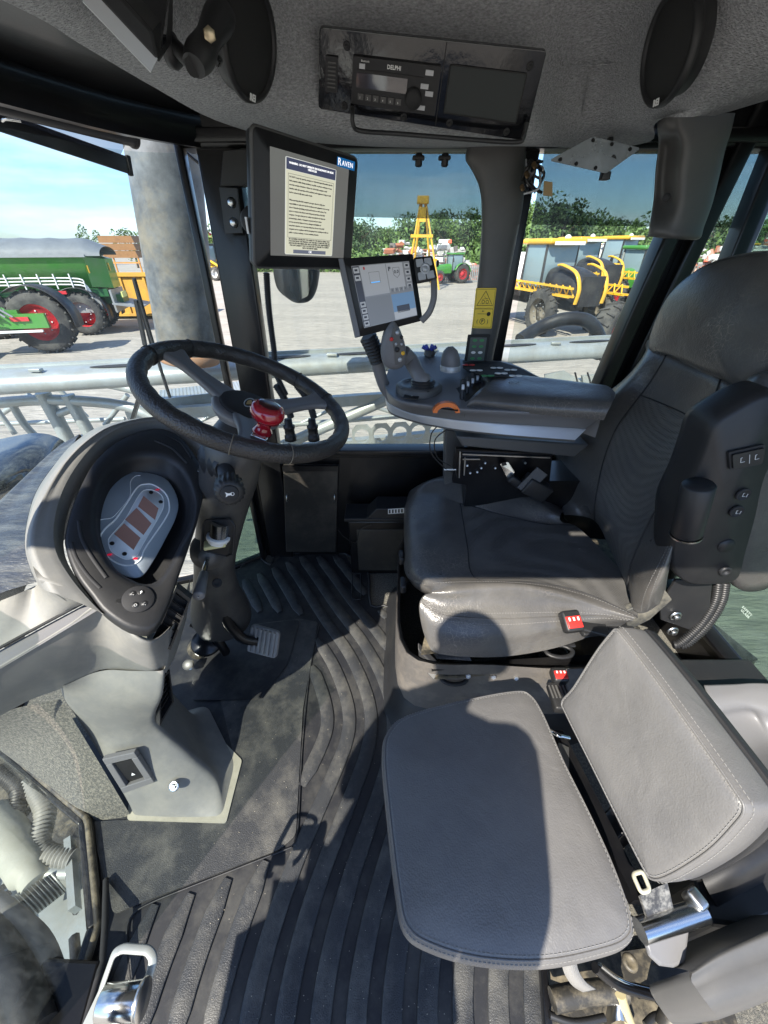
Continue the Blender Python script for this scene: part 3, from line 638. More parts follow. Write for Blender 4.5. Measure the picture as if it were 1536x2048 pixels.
o_hub = M_('muddy_hub', (.16, .14, .11), .7)
def sprayer(label, loc, yaw, sc, group):
    t = thing('sprayer', label, 'sprayer', (0, 0, 0), group)
    m = MB(); m.box((0, 0, 1.25), (5.2, .9, .22)); m.box((0, 0, 1.05), (4.6, .6, .3)); m.build('chassis', o_blk, t)
    m = MB(); m.grid([[V(.9, y, z), V(1.7, y, z + .02), V(2.5, y * .9, z * .92), V(2.8, y * .8, z * .78)] for (y, z) in ((-.62, 1.35), (-.66, 1.9), (-.5, 2.25), (0, 2.35), (.5, 2.25), (.66, 1.9), (.62, 1.35))], su=4, sv=3); m.build('hood', o_blk, t)
    for s in (-1, 1):
        m = MB(); pr = [V(2.86, s * .62, 1.2), V(2.9, s * .62, 1.7), V(2.6, s * .66, 2.2), V(1.9, s * .70, 2.42), V(1.6, s * .70, 2.42)]
        m.tube(crom(pr, 5), .09, 8, sy=.5); m.build('hood_stripe', o_yel, t)
    m = MB(); m.box((2.86, 0, 1.6), (.05, 1.0, 1.0)); m.build('grille', o_blk, t)
    for k in range(9): pass
    m = MB(); m.box((.1, 0, 2.35), (1.35, 1.5, 1.5), bev=.05); m.build('cab_glass', o_win, t)
    m = MB()
    for x in (-.6, .78):
        for y in (-.78, .78): m.bar((x, y, 1.5), (x * .93, y * .95, 3.1), .09)
    m.box((.1, 0, 1.55), (1.5, 1.6, .16)); m.build('cab_frame', o_blk, t)
    m = MB(); m.box((.12, 0, 3.18), (1.9, 1.75, .2), bev=.08); rf = m.build('roof', o_yel, t)
    m = MB(); m.lathe((.3, .5, 3.27), (0, 0, 1), [(.12, 0), (.12, .08), (.05, .14), (0, .14)], 12); m.build('beacon', o_wht, t)
    m = MB(); m.box((1.12, 0, 3.12), (.05, 1.4, .12)); m.build('roof_lamps', o_wht, t)
    m = MB(); m.lathe((-2.6, 0, 2.05), (1, 0, 0), [(0, 0), (.55, .06), (.75, .3), (.75, 1.4), (.55, 1.65), (0, 1.7)], 24); m.build('tank', o_wht, t)
    for s in (-1, 1):
        for x in (-1.7, 1.9):
            wheel(t, (x, s * 1.35, .85), .85, .34, rim=o_hub, lugs=20); m = MB(); m.bar((x, s * 1.12, .85), (x, s * 1.12, 1.5), .18); m.bar((x, s * 1.12, 1.4), (x, 0, 1.3), .16); m.build('axle_leg', o_blk, t)
        m = MB(); m2 = MB()
        for k in range(3): m.bar((-2.8, s * (1.05 + .1 * k), 1.55 + .3 * (k % 2)), (3.3, s * (1.15 + .1 * k), 1.5 + .26 * (k % 2)), .07)
        for k in range(16):
            x = -2.7 + k * .37; m.bar((x, s * 1.1, 1.52), (x + .19, s * 1.2, 1.83), .04); m.bar((x + .19, s * 1.2, 1.83), (x + .37, s * 1.1, 1.52), .04)
        m.build('boom', o_yel, t)
    m = MB(); m.bar((.9, -.95, .6), (.9, -.95, 1.5), .04); m.bar((.5, -.95, .6), (.5, -.95, 1.5), .04)
    for z in (.65, .9, 1.15): m.bar((.5, -.95, z), (.9, -.95, z), .06)
    m.build('ladder', o_gry, t); place(t, loc, yaw, sc); return t
p = U(1040, 672, z=GZ)
sprayer('nearest yellow and black sprayer with its cab beside the decal pillar', (p.x + 1.4, p.y + 2.4, GZ), R(-72), 1.0, 'yellow sprayers parked in a row')
sprayer('yellow sprayer half hidden behind the nearest one', (p.x + 5.6, p.y + 9.8, GZ), R(-72), 1.05, 'yellow sprayers parked in a row')
sprayer('farthest yellow sprayer, beyond the other two in the rear side window', (p.x + 11.5, p.y + 17, GZ), R(-60), 1.1, 'yellow sprayers parked in a row')
sprayer('distant yellow sprayer left of the loose wheel, behind the row', (U(1200, 545, z=GZ).x, U(1200, 545, z=GZ).y, GZ), R(-110), 1.0, 'yellow sprayers parked in a row')
sprayer('distant yellow sprayer in the rightmost window beside the parked cars', (U(1490, 545, z=GZ).x, U(1490, 545, z=GZ).y, GZ), R(-80), 1.0, 'yellow sprayers parked in a row')
def van(label, px, py, mat, yaw, L_=4.4):
    q = U(px, py, z=GZ); t = thing('parked_car', label, 'car', (0, 0, 0), 'cars parked along the back of the yard'); m = MB()
    m.grid([[V(-L_ / 2, y, .35), V(-L_ / 2, y, .85), V(-L_ * .3, y * .97, 1.0), V(-L_ * .18, y * .82, 1.45), V(L_ * .2, y * .82, 1.47), V(L_ * .32, y * .97, 1.0), V(L_ * .48, y, .85), V(L_ / 2, y, .35)] for y in (-.88, -.85, 0, .85, .88)], su=4, sv=3); m.build('body', mat, t)
    for s in (-1, 1):
        m = MB(); m.prism([V(-L_ * .27, s * .86, 1.0), V(-L_ * .17, s * .76, 1.38), V(L_ * .19, s * .76, 1.40), V(L_ * .29, s * .86, 1.02)], (0, s * .03, 0)); m.build('side_window', o_win, t)
        for x in (-L_ * .31, L_ * .31): wheel(t, (x, s * .82, .34), .34, .22, rim=o_gry, lugs=0)
    place(t, (q.x, q.y, GZ), yaw)
van('silver car parked in the rightmost window, nearest the headrest', 1452, 512, M_('silver_paint', (.5, .52, .54), .3, metal=.5), R(10))
van('white car parked right of the silver one in the rightmost window', 1515, 516, o_wht, R(-5)); van('dark blue car at the right edge of the rightmost window', 1560, 508, M_('blue_paint', (.04, .07, .16), .3, coat=.5), R(15))
van('white car on the gravel beyond the far yellow sprayer', 1330, 522, o_wht, R(5)); van('red car on the far gravel, half hidden behind the large upright screen', 690, 540, M_('red_car_paint', (.45, .03, .03), .3, coat=.5), R(0))
tractor('green tractor farthest right, behind the loose wheel', (U(1290, 560, z=GZ).x, U(1290, 560, z=GZ).y, GZ), R(185), 1.0)
# small loader on the left
def loader(label, px, py, yaw, sc):
    p = U(px, py, z=GZ); t = thing('loader', label, 'loader', (0, 0, 0)); m = MB(); m.box((-.5, 0, 1.1), (1.6, .9, .7), bev=.15); m.box((.7, 0, .8), (1.2, .7, .4), bev=.08); m.build('body', o_yel, t)
    m = MB(); m.box((.0, 0, 1.85), (.9, .95, 1.2), bev=.06); m.build('cab_glass', o_win, t); m = MB(); m.box((0, 0, 2.5), (1.2, 1.1, .12), bev=.04)
    for x in (-.45, .45):
        for y in (-.5, .5): m.bar((x, y, 1.2), (x, y, 2.45), .08)
    m.build('cab_frame', o_blk, t); m = MB()
    for y in (-.45, .45): m.bar((.3, y, 1.5), (1.7, y, .75), .12)
    m.build('lift_arm', o_yel, t); m = MB(); m.prism([V(1.7, -.9, .2), V(2.4, -.9, .2), V(2.0, -.9, .9), V(1.7, -.9, .9)], (0, 1.8, 0)); m.build('bucket', o_gry, t)
    for s in (-1, 1):
        for x in (-.75, .85): wheel(t, (x, s * .6, .5), .5, .35, rim=o_wht, lugs=16)
    place(t, (p.x, p.y, GZ), yaw, sc)
loader('small yellow wheel loader right of the thick grey pipe', 425, 560, R(-15), 1.25)
loader('yellow loader half behind the thick grey pipe', 398, 552, R(160), 1.3)
# orange bins
def bin_(label, px, py, w_, h, d, mat, yaw=0):
    p = U(px, py, z=GZ); t = thing('steel_bin', label, 'bin', (0, 0, 0), 'orange steel bins'); m = MB()
    m.prism([V(-w_ / 2, -d / 2, .15), V(w_ / 2, -d / 2, .15), V(w_ / 2 + .15, -d / 2, h), V(-w_ / 2 - .3, -d / 2, h)], (0, .06, 0)); m.prism([V(-w_ / 2, d / 2, .15), V(w_ / 2, d / 2, .15), V(w_ / 2 + .15, d / 2, h), V(-w_ / 2 - .3, d / 2, h)], (0, .06, 0))
    m.prism([V(-w_ / 2, -d / 2, .15), V(-w_ / 2, d / 2, .15), V(-w_ / 2 - .3, d / 2, h), V(-w_ / 2 - .3, -d / 2, h)], (.05, 0, 0)); m.prism([V(w_ / 2, -d / 2, .15), V(w_ / 2, d / 2, .15), V(w_ / 2 + .15, d / 2, h), V(w_ / 2 + .15, -d / 2, h)], (-.05, 0, 0)); m.box((0, 0, .18), (w_, d, .06)); m.build('shell', mat, t)
    m = MB(); m.box((-.07, -d / 2 - .05, h), (w_ + .5, .12, .14)); m.box((0, -d / 2 - .04, .2), (w_, .1, .12))
    for k in range(5): m.box((-w_ / 2 + .1 + k * (w_ - .2) / 4, -d / 2 - .03, h / 2 + .05), (.1, .08, h - .3))
    m.build('ribs', mat, t); place(t, (p.x, p.y, GZ), yaw)
bin_('long orange yellow steel bin on the gravel behind the pipe', 285, 632, 4.6, 1.9, 2.0, M_('ochre_paint', (.60, .33, .045), .6, dirt=(.3, .16, .07), dscale=1.5, damt=.6), R(3))
t = thing('spreader_box', 'brown orange spreader box raised on a rusty frame behind the green spreader', 'spreader'); p = U(265, 560, z=GZ)
m = MB(); 
for i in range(3): m.prism([V(-1.6, -.9, 1.9 + i * .6), V(1.6, -.9, 1.9 + i * .6), V(1.5, -1.0, 2.45 + i * .6), V(-1.5, -1.0, 2.45 + i * .6)], (0, 1.8, 0))
m.build('hopper', M_('brown_paint', (.33, .17, .07), .6, dirt=(.2, .1, .05), dscale=2, damt=.6), t); m = MB()
for x in (-1.5, 1.5):
    for y in (-.8, .8): m.bar((x, y, 0), (x, y, 2), .12)
for z in (.5, 1.5): m.box((0, -.85, z), (3.2, .1, .12))
m.build('stand', o_rust, t); place(t, (p.x, p.y, GZ), R(6), 1.05)
# barn
t = thing('barn', 'low red barn with a pale roof far behind the spreader', 'barn'); p = U(245, 512, z=GZ); p = V(*(p / p.y * 80)); p = U(245, 505, y=72); m = MB()
m.prism([V(-5, 0, 0), V(5, 0, 0), V(5, 0, 4.2), V(0, 0, 6.2), V(-5, 0, 4.2)], (0, 16, 0)); m.build('wall', o_barn, t); m = MB()
for s in (-1, 1): m.prism([V(0, -.3, 6.25), V(s * 5.4, -.3, 4.1), V(s * 5.4, -.3, 4.25), V(0, -.3, 6.4)], (0, 16.6, 0))
m.build('roof', M_('barn_roof', (.62, .62, .60), .5), t); m = MB(); m.box((0, -.05, 1.6), (3.4, .06, 3.2)); m.build('door', o_wht, t); place(t, (p.x + .5, p.y + 30, GZ), R(28), 1.0)

# the green spreader
def spreader():
    t = thing('spreader', 'large green spreader with a grey arched cover at the left', 'spreader')
    m = MB(); sec = lambda x, k: [V(x, -1.25 * k, 3.05), V(x, -1.15 * k, 2.6), V(x, -.55 * k, 1.75), V(x, .55 * k, 1.75), V(x, 1.15 * k, 2.6), V(x, 1.25 * k, 3.05)]
    m.grid([sec(-3.0, 1), sec(0, 1), sec(2.4, 1)], raw=True); m.add(sec(2.4, 1), [(0, 1, 2, 3, 4, 5)], False); m.add(sec(-3, 1), [(0, 1, 2, 3, 4, 5)], False)
    m.prism([V(2.35, -1.2, 3.0), V(3.0, -.6, 2.9), V(3.0, .6, 2.9), V(2.35, 1.2, 3.0)], (0, 0, -1.1)); m.build('hopper', o_green, t)
    m = MB(); rows = []
    for i in range(37):
        x = -3.05 + i * .17; k = 1.03 - .05 * abs(math.sin(i * math.pi / 6)) ; e = 1 if i < 33 else 1 - .12 * (i - 32)
        rows.append([V(x, 1.3 * math.cos(a), 3.02 + (.62 * k * e) * math.sin(a)) for a in [math.pi * j / 14 for j in range(15)]])
    m.grid(rows, raw=True); m.build('cover', o_tarp, t)
    m = MB(); m.box((-.3, -1.3, 3.03), (5.6, .06, .1)); m.box((-.3, 1.3, 3.03), (5.6, .06, .1)); m.build('top_rail', o_gry, t)
    m = MB()
    for s in (-1,):
        for z in (2.0, 2.12, 2.24): m.tube(crom([V(-2.6, s * 1.25, z), V(1.6, s * 1.25, z), V(2.1, s * 1.2, z - .25), V(2.2, s * 1.1, z - .6)], 5), .03, 6)
        for k in range(8): m.bar((-2.4 + k * .58, s * 1.28, 1.85), (-2.4 + k * .58, s * 1.3, 2.4), .04)
    m.build('guard_rail', o_wht, t)
    m = MB(); m.box((0, 0, 1.35), (6.4, 1.0, .35)); m.box((.6, 0, 1.65), (4.4, 1.9, .3)); m.build('frame', o_dgreen, t)
    m = MB(); m.box((1.8, -1.1, 1.2), (1.3, .08, .6)); m.box((2.9, 0, 1.3), (.08, 2.0, .9)); m.prism([V(2.9, -1.3, 1.2), V(4.0, -1.1, 1.0), V(4.0, 1.1, 1.0), V(2.9, 1.3, 1.2)], (0, 0, .05)); m.build('spinner_shield', o_gry, t)
    m = MB(); m.box((3.3, -.5, 1.55), (.05, .7, .22)); m.build('warning_panel', M_('pale_plate', (.6, .6, .2), .5), t)
    for s in (-1, 1):
        m = MB(); m.box((1.2, s * 1.35, 1.72), (.3, .1, .12)); m.build('marker_lamp', o_redrim, t)
        wheel(t, (1.6, s * 1.05, .85), .85, .6, lugs=22); wheel(t, (-1.9, s * 1.05, .95), .95, .6, lugs=22)
        m = MB(); pr = [V(1.6 + 1.05 * math.cos(a), s * .75, .85 + 1.05 * math.sin(a)) for a in [R(x) for x in range(-15, 176, 15)]]; m.grid([pr, [q + V(0, s * .6, 0) for q in pr]], su=2, sv=1); m.build('mudguard', o_blk, t, solid=.03)
    m = MB(); m.box((2.45, -1.22, 2.55), (.02, .12, .28)); m.box((3.02, -.3, 2.6), (.02, .14, .3)); m.build('sticker', o_yel, t)
    return t
sp_ = spreader(); p = U(140, 690, z=GZ); place(sp_, (p.x - 2.1, p.y + 2.6, GZ), R(16), .9)

# near green implement at the far left
t = thing('implement', 'green folded implement with a red wheel and chrome tubes in front of the spreader', 'implement'); p = U(112, 708, z=GZ); bx_ = p
m = MB(); m.box((-.9, 0, 1.05), (2.6, .12, .42)); m.box((-1.4, .6, 1.25), (2.0, .9, .2)); m.build('frame', o_green, t)
m = MB(); m.box((-.3, -.09, 1.12), (.5, .04, .12)); m.box((-1.4, -.09, 1.0), (.4, .04, .12)); m.build('reflector', o_redrim, t)
m = MB()
for k in range(7): m.tube([V(-2.4 + k * .16, -.3, 2.5 - k * .06), V(-1.6 + k * .2, -.2, 1.2)], .035, 8)
for k in range(3): m.bar((-2.6, -.25, 1.9 - k * .25), (-.9, -.25, 1.55 - k * .22), .05)
m.build('tube_rack', o_gry, t)
m = MB(); m.box((-.7, -.2, .78), (1.9, .08, .06)); m.build('edge_bar', o_wht, t)
wheel(t, (.0, .55, .95), .95, .5, axis=(0, -1, 0)); m = MB(); pr = [V(1.08 * math.cos(a), .2, .95 + 1.08 * math.sin(a)) for a in [R(x) for x in range(-10, 140, 15)]]; m.grid([pr, [q + V(0, .7, 0) for q in pr]], su=2, sv=1); m.build('mudguard', o_blk, t, solid=.03)
place(t, (p.x - .1, p.y - .2, GZ), R(14), 1.0)
# white car corner bottom left
t = thing('car', 'pale car parked at the far left edge just over the boom', 'car'); p = U(-40, 735, z=GZ); m = MB()
m.grid([[V(-2.1, y, .35), V(-2.1, y, .8), V(-1.2, y, .98), V(-.6, y * .85, 1.42), V(.5, y * .85, 1.45), V(1.2, y, 1.0), V(2.0, y, .85), V(2.15, y, .35)] for y in (-.85, -.8, 0, .8, .85)], su=4, sv=3); m.build('body', o_wht, t)
for s in (-1, 1):
    m = MB(); m.prism([V(-1.1, s * .84, 1.0), V(-.6, s * .76, 1.36), V(.5, s * .76, 1.38), V(1.05, s * .84, 1.02)], (0, s * .02, 0)); m.build('side_window', o_win, t)
    for x in (-1.35, 1.35): wheel(t, (x, s * .8, .33), .33, .2, rim=o_gry, lugs=0)
place(t, (p.x - 2.6, p.y - .3, GZ), R(25))
# utility pole at right
t = thing('utility_pole', 'wooden utility pole with cross arms seen through the rightmost window', 'pole'); p = U(1520, 500, y=60); q = U(1520, 378, y=60); m = MB(); m.tube([V(p.x, 60, GZ), V(p.x + .2, 60, q.z)], .16, 8); m.build('pole', o_bark, t); m = MB()
for dz in (.6, 1.9): m.box((p.x + .2, 60, q.z - dz), (2.6, .12, .14))
m.build('cross_arm', o_bark, t); m = MB()
for dz in (.45, 1.75):
    for dx in (-1.1, -.4, .8): m.cyl((p.x + .2 + dx, 60, q.z - dz), (0, 0, 1), .06, .2, 8)
m.build('insulator', o_gry, t)

# ------------------------------------------------------------ the machine's own outside parts
# thick grey pipe
t = thing('pipe', 'thick weathered grey upright pipe outside the windscreen', 'pipe'); a = U(322, 270, y=2.05); b = U(378, 700, y=2.05); m = MB(); d = (a - b)
m.tube([b - d * .02 + V(0, 0, -.0), b + d * .3, b + d * .6, a + d * .5], .135, 36); m.build('tube', m_pipe, t); m = MB(); m.lathe(b - d.normalized() * .05, d, [(.0, 0), (.138, 0), (.142, .006), (.142, .045), (.136, .05)], 36); m.build('collar', M_('faded_orange', (.34, .17, .08), .7, dirt=(.25, .22, .18), dscale=9, damt=.7), t)
# boom
def line3(p, q, f): return p + (q - p) * f
bA, bB = V(-2.9, 1.86, .66), V(2.6, 3.12, .66); bd = (bB - bA).normalized(); bn = V(bd.y, -bd.x, 0)
t = thing('boom_beam', 'long galvanised boom beam with oval slots running across outside the windows', 'boom', (0, 2.4, .5)); m = MB()
sec = [(-.10, .0), (-.13, .03), (-.13, .10), (-.10, .135), (.10, .135), (.13, .10), (.13, .03), (.10, 0)]
sec = [(-.115, -.005), (-.135, .025), (-.135, .09), (-.10, .125), (-.02, .14), (.10, .14), (.13, .10), (.13, .03), (.10, -.005)]
vs = []
for e in (bA, bB): vs.append([e + bn * (-0) + V(0, 0, z) + bn * (-u) for (u, z) in sec])
sec = [(u * .8, z * .66 + .012) for (u, z) in sec]
vs = [[e + bn * u * -1 + V(0, 0, z) for (u, z) in sec] for e in [bA.lerp(bB, i / 20) for i in range(21)]]
m.grid(vs, raw=True, closed_u=True); m.build('beam', m_galv, t, autosm=60)
m = MB(); m.box((0, 0, 0), (0, 0, 0)); m = MB()
for f_ in (.1, .27, .42, .5, .68, .78):
    c = bA.lerp(bB, f_) + V(0, 0, .1048) + bn * .02; m.prism([c + bd * (.16 * math.cos(a)) + bn * (.028 * math.sin(a)) for a in [2 * math.pi * k / 24 for k in range(24)]], (0, 0, .002))
m.build('slot', m_matte, t); m = MB()
for f_ in (.2, .35, .47, .58, .73): m.box(bA.lerp(bB, f_) + V(0, 0, .112) + bn * .05, (.06, .03, .016), bev=.004)
m.bar(bA + V(0, 0, .11) - bn * .07, bB + V(0, 0, .11) - bn * .07, .012, .02); m.build('bracket', m_galv, t)
def tube_thing(name, label, cat, segs, mat=m_galv, group=None, part='tube'):
    t = thing(name, label, cat, group=group)
    for (pts, r_) in segs:
        m = MB(); m.tube(crom(pts, 5) if len(pts) > 2 else pts, r_, 14); m.build(part, mat, t)
    return t
B2 = lambda px, py, y=2.2: U(px, py, y=y)
tube_thing('boom_truss', 'welded tube truss of the folded boom below the beam at the left', 'truss', [
    ([B2(-60, 812), B2(90, 800), B2(250, 812), B2(330, 850)], .030), ([B2(85, 785), B2(150, 905)], .038), ([B2(135, 790), B2(200, 905)], .034), ([B2(-60, 872), B2(60, 905), B2(140, 915)], .028),
    ([B2(20, 800), B2(50, 850), B2(95, 895)], .020), ([B2(110, 830), B2(150, 815)], .022), ([B2(150, 885, 2.4), B2(260, 850, 2.5), B2(380, 845, 2.6)], .034), ([B2(180, 760, 2.5), B2(300, 790, 2.5), B2(400, 850, 2.5)], .030), ([B2(-60, 850, 2.6), B2(250, 838, 2.6)], .016), ([B2(210, 850, 2.5), B2(255, 790, 2.5)], .016), ([B2(0, 830, 2.5), B2(60, 790, 2.5)], .016), ([B2(175, 835, 2.5), B2(120, 780, 2.5)], .014), ([B2(-20, 800, 2.4), B2(30, 868, 2.4)], .016)])
tube_thing('rear_truss', 'second tube truss with cross braces behind the holed boom arm', 'truss', [([V(-1.7, 2.75, .30), V(2.3, 3.5, .36)], .02), ([V(-1.7, 2.75, .12), V(2.3, 3.5, .16)], .02)] + [([V(-1.6 + k * .45, 2.77 + k * .084, .30 if k % 2 else .12), V(-1.15 + k * .45, 2.85 + k * .084, .12 if k % 2 else .30)], .014) for k in range(8)])
t = thing('lower_boom', 'lower boom arm with round lightening holes under the beam beyond the steering wheel', 'boom', (0, 2.4, .2)); m = MB()
m.bar(V(-1.6, 2.35, .42), V(2.4, 3.1, .46), .05, .07); m.bar(V(-1.6, 2.4, .05), V(2.4, 3.15, .16), .06, .08); m.build('rail', m_galv, t)
m = MB()
for (a, b) in (((-.9, 2.5, .06), (.1, 2.65, .46)), ((.1, 2.65, .46), (1.0, 2.85, .10)), ((1.0, 2.85, .1), (1.7, 2.95, .46)), ((-1.5, 2.4, .42), (-.9, 2.5, .06))): m.tube([V(*a), V(*b)], .038, 12)
m.build('brace', m_galv, t)
# plate with holes (ring of faces round each hole)
def holed(m, o, ux, uy, nx, ny, cw, ch, r_, th, seg=12):
    n_ = Vector(ux).cross(Vector(uy)).normalized()
    for i in range(nx):
        for j in range(ny):
            c = Vector(o) + Vector(ux) * (cw * (i + .5)) + Vector(uy) * (ch * (j + .5)); sq = []; ci = []
            for k in range(seg):
                a = 2 * math.pi * k / seg; cx, sy_ = math.cos(a), math.sin(a); mxx = max(abs(cx), abs(sy_)); sq.append(c + Vector(ux) * (cw / 2 * cx / mxx) + Vector(uy) * (ch / 2 * sy_ / mxx)); ci.append(c + Vector(ux) * r_ * cx + Vector(uy) * r_ * sy_)
            vs = sq + ci + [p_ - n_ * th for p_ in ci]; fs = []
            for k in range(seg): k2 = (k + 1) % seg; fs += [(k, k2, seg + k2, seg + k), (seg + k, seg + k2, 2 * seg + k2, 2 * seg + k)]
            m.add(vs, fs, False)
m = MB(); o_ = V(-.22, 2.52, .12); ux = V(.98, .18, 0).normalized(); holed(m, o_, ux, V(0, 0, 1), 7, 1, .135, .17, .052, .01); m.build('holed_web', m_galv, t)
t = thing('step_plate', 'perforated galvanised step outside the windscreen behind the steering wheel', 'step', (-1.2, 2, .3)); m = MB()
s0 = U(330, 740, z=.52); s1 = U(480, 725, z=.52); ux = (s1 - s0).normalized(); uy = V(-ux.y, ux.x, 0); s0 = U(318, 800, z=.50)
holed(m, s0, ux, uy, 24, 10, .022, .022, .006, .003, 8); holed(m, U(450, 860, z=.36), ux, uy, 14, 7, .022, .022, .006, .003, 8); m.build('tread', m_galv, t)
m = MB(); m.box(s0 + ux * .26 + V(0, -.005, -.04), (.56, .012, .09), Matrix.Rotation(math.atan2(ux.y, ux.x), 3, 'Z')); m.cyl(s0 + ux * .12 + V(0, -.02, -.05), (0, -1, 0), .014, .012, 6); m.build('flange', m_galv, t)
# black hose arch and canvas cover beyond rear window
tube_thing('rubber_hose', 'fat black hose arching over the boom in the rear side window', 'hose', [([U(1040, 680, y=3.3), U(1080, 655, y=3.4), U(1130, 638, y=3.4), U(1180, 645, y=3.4), U(1205, 690, y=3.4)], .05)], m_plastic)
t = thing('bracket_plate', 'galvanised bracket under the boom beam in the rear side window', 'bracket', (1.3, 2.9, .5)); m = MB()
g = lambda px, py, y=2.75: U(px, py, y=y)
m.prism([g(1090, 750), g(1100, 830), g(1190, 838), g(1160, 760), g(1130, 742)], (0, .02, 0)); m.prism([g(1165, 752), g(1290, 745), g(1280, 790), g(1170, 795)], (0, .03, 0)); m.build('plate', m_galv, t); m = MB()
for (px, py) in ((1105, 800), (1150, 830), (1185, 770), (1225, 765), (1262, 768), (1200, 785)): m.cyl(g(px, py), (0, -1, 0), .012, .015, 6)
m.build('bolt', m_screw, t)
m = MB(); m.tube(crom([g(1150, 745), g(1160, 775), g(1180, 770), g(1175, 745)], 5), .006, 6); m.build('cable', m_wire, t)
# mirror outside
t = thing('side_mirror', 'black outside mirror hanging below the large upright screen', 'mirror', U(595, 560, y=1.95)); m = MB(); pl = [U(548, 500, y=1.95), U(548, 545, y=1.95), U(556, 580, y=1.95), U(592, 607, y=1.95), U(622, 603, y=1.95), U(634, 580, y=1.95), U(640, 540, y=1.95), U(638, 500, y=1.95)]
ringsurf(m, rounded(pl, .03), [(.9, .03), (1, .02), (1, -.01), (.95, -.03), (.6, -.045)], nrm=V(0, -1, 0)); m.build('housing', m_plastic, t)
m = MB(); m.prism([p + V(0, -.034, 0) for p in [U(578, 520, y=1.95), U(584, 580, y=1.95), U(600, 600, y=1.95), U(618, 590, y=1.95), U(628, 560, y=1.95), U(630, 520, y=1.95)]], (0, -.002, 0)); m.build('glass', M_('mirror_glass', (.5, .5, .5), .05, metal=1), t)
m = MB(); m.tube([U(590, 505, y=1.97), U(575, 470, y=1.9), U(540, 440, y=1.75)], .016, 10); m.build('arm', m_black, t)
# wiper
t = thing('wiper', 'black wiper with its arm and blade resting upright on the windscreen', 'wiper', U(270, 840, y=1.5)); m = MB(); yw = 1.45
m.bar(U(262, 850, y=yw), U(283, 780, y=yw), .016, .012); m.tube([U(283, 790, y=yw), U(302, 690, y=yw), U(267, 560, y=yw)], .0045, 8); m.build('arm', m_black, t); m = MB()
m.tube([U(340, 795, y=yw), U(322, 740, y=yw), U(298, 660, y=yw), U(268, 556, y=yw)], .006, 8); m.bar(U(272, 600, y=yw), U(290, 690, y=yw), .014, .01); m.build('blade', m_plastic, t)
# hood outside, front left
t = thing('engine_hood', 'glossy black engine hood just outside the windscreen at the left', 'hood', (-1.7, 1.1, 0)); m = MB()
hh = [[U(-140, 905, z=.60), U(0, 878, z=.62), U(75, 866, z=.62), U(125, 880, z=.58), U(150, 915, z=.50)], [U(-140, 960, z=.60), U(0, 925, z=.62), U(60, 910, z=.61), U(95, 925, z=.57), U(110, 960, z=.48)], [U(-140, 1040, z=.55), U(0, 990, z=.55), U(40, 985, z=.52), U(60, 1000, z=.48), U(70, 1020, z=.4)], [U(-160, 1100, z=.2), U(-20, 1060, z=.2), U(20, 1050, z=.2), U(40, 1050, z=.2), U(50, 1060, z=.2)]]
m.grid(hh, su=5, sv=5); m.build('panel', M_('hood_black', (.015, .018, .018), .12, coat=.6, dirt=(.25, .28, .24), dscale=9, damt=.35), t)
# engine parts under the quarter window
t = thing('engine_bay', 'grimy ducts, hoses and a heat shield under the low front glass', 'engine'); E2 = lambda px, py, z=-.45: U(px, py, z=z)
m = MB(); m.tube(crom([E2(-20, 1640), E2(30, 1700), E2(60, 1740), E2(75, 1770)], 5), [.07] * 6 + [.06] * 5 + [.045] * 5, 18); m.build('duct', M_('tan_duct', (.30, .30, .25), .6, dirt=(.4, .4, .34), dscale=14, damt=.5), t)
m = MB(); corrugated(m, [E2(60, 1560), E2(90, 1620), E2(80, 1700), E2(150, 1720)], .032, .014); m.build('bellows', m_grey, t); m = MB(); corrugated(m, [E2(0, 1540), E2(40, 1580), E2(20, 1650)], .03, .012); m.build('hose', m_plastic, t)
m = MB(); h0, h1, h2_, h3 = E2(25, 1770), E2(140, 1700), E2(150, 1740), E2(60, 1835); rows = []
for k in range(21):
    f_ = k / 20; rows.append([E2(20 + 85 * f_, 1795 - 50 * f_, -.42 - .03 * (k % 2)), E2(60 + 75 * f_, 1840 - 60 * f_, -.48 - .03 * (k % 2))])
m.grid(rows, raw=True); m.build('heat_shield', m_galv, t, solid=.006); m = MB()
m.bar(E2(140, 1680), E2(150, 1820), .02, .05); m.tube([E2(50, 1745), E2(140, 1745)], .02); m.box(E2(70, 1870, -.6), (.6, .4, .05)); m.build('bracket', m_galv, t)
m = MB(); m.box((-1.35, .35, -.85), (1.6, 1.3, .05)); m.box((-1.0, .9, -.4), (.8, .1, .6)); m.build('under_tray', m_dirty, t)
m = MB()
for i in range(12):
    px, py = rng.uniform(0, 180), rng.uniform(1560, 1880); q = E2(px, py, rng.uniform(-.7, -.5)); m.tube(crom([q, q + V(rng.uniform(-.2, .2), rng.uniform(-.2, .2), .05), q + V(rng.uniform(-.3, .3), rng.uniform(-.3, .3), 0)], 5), rng.uniform(.006, .018), 8)
m.build('pipework', m_plastic, t)
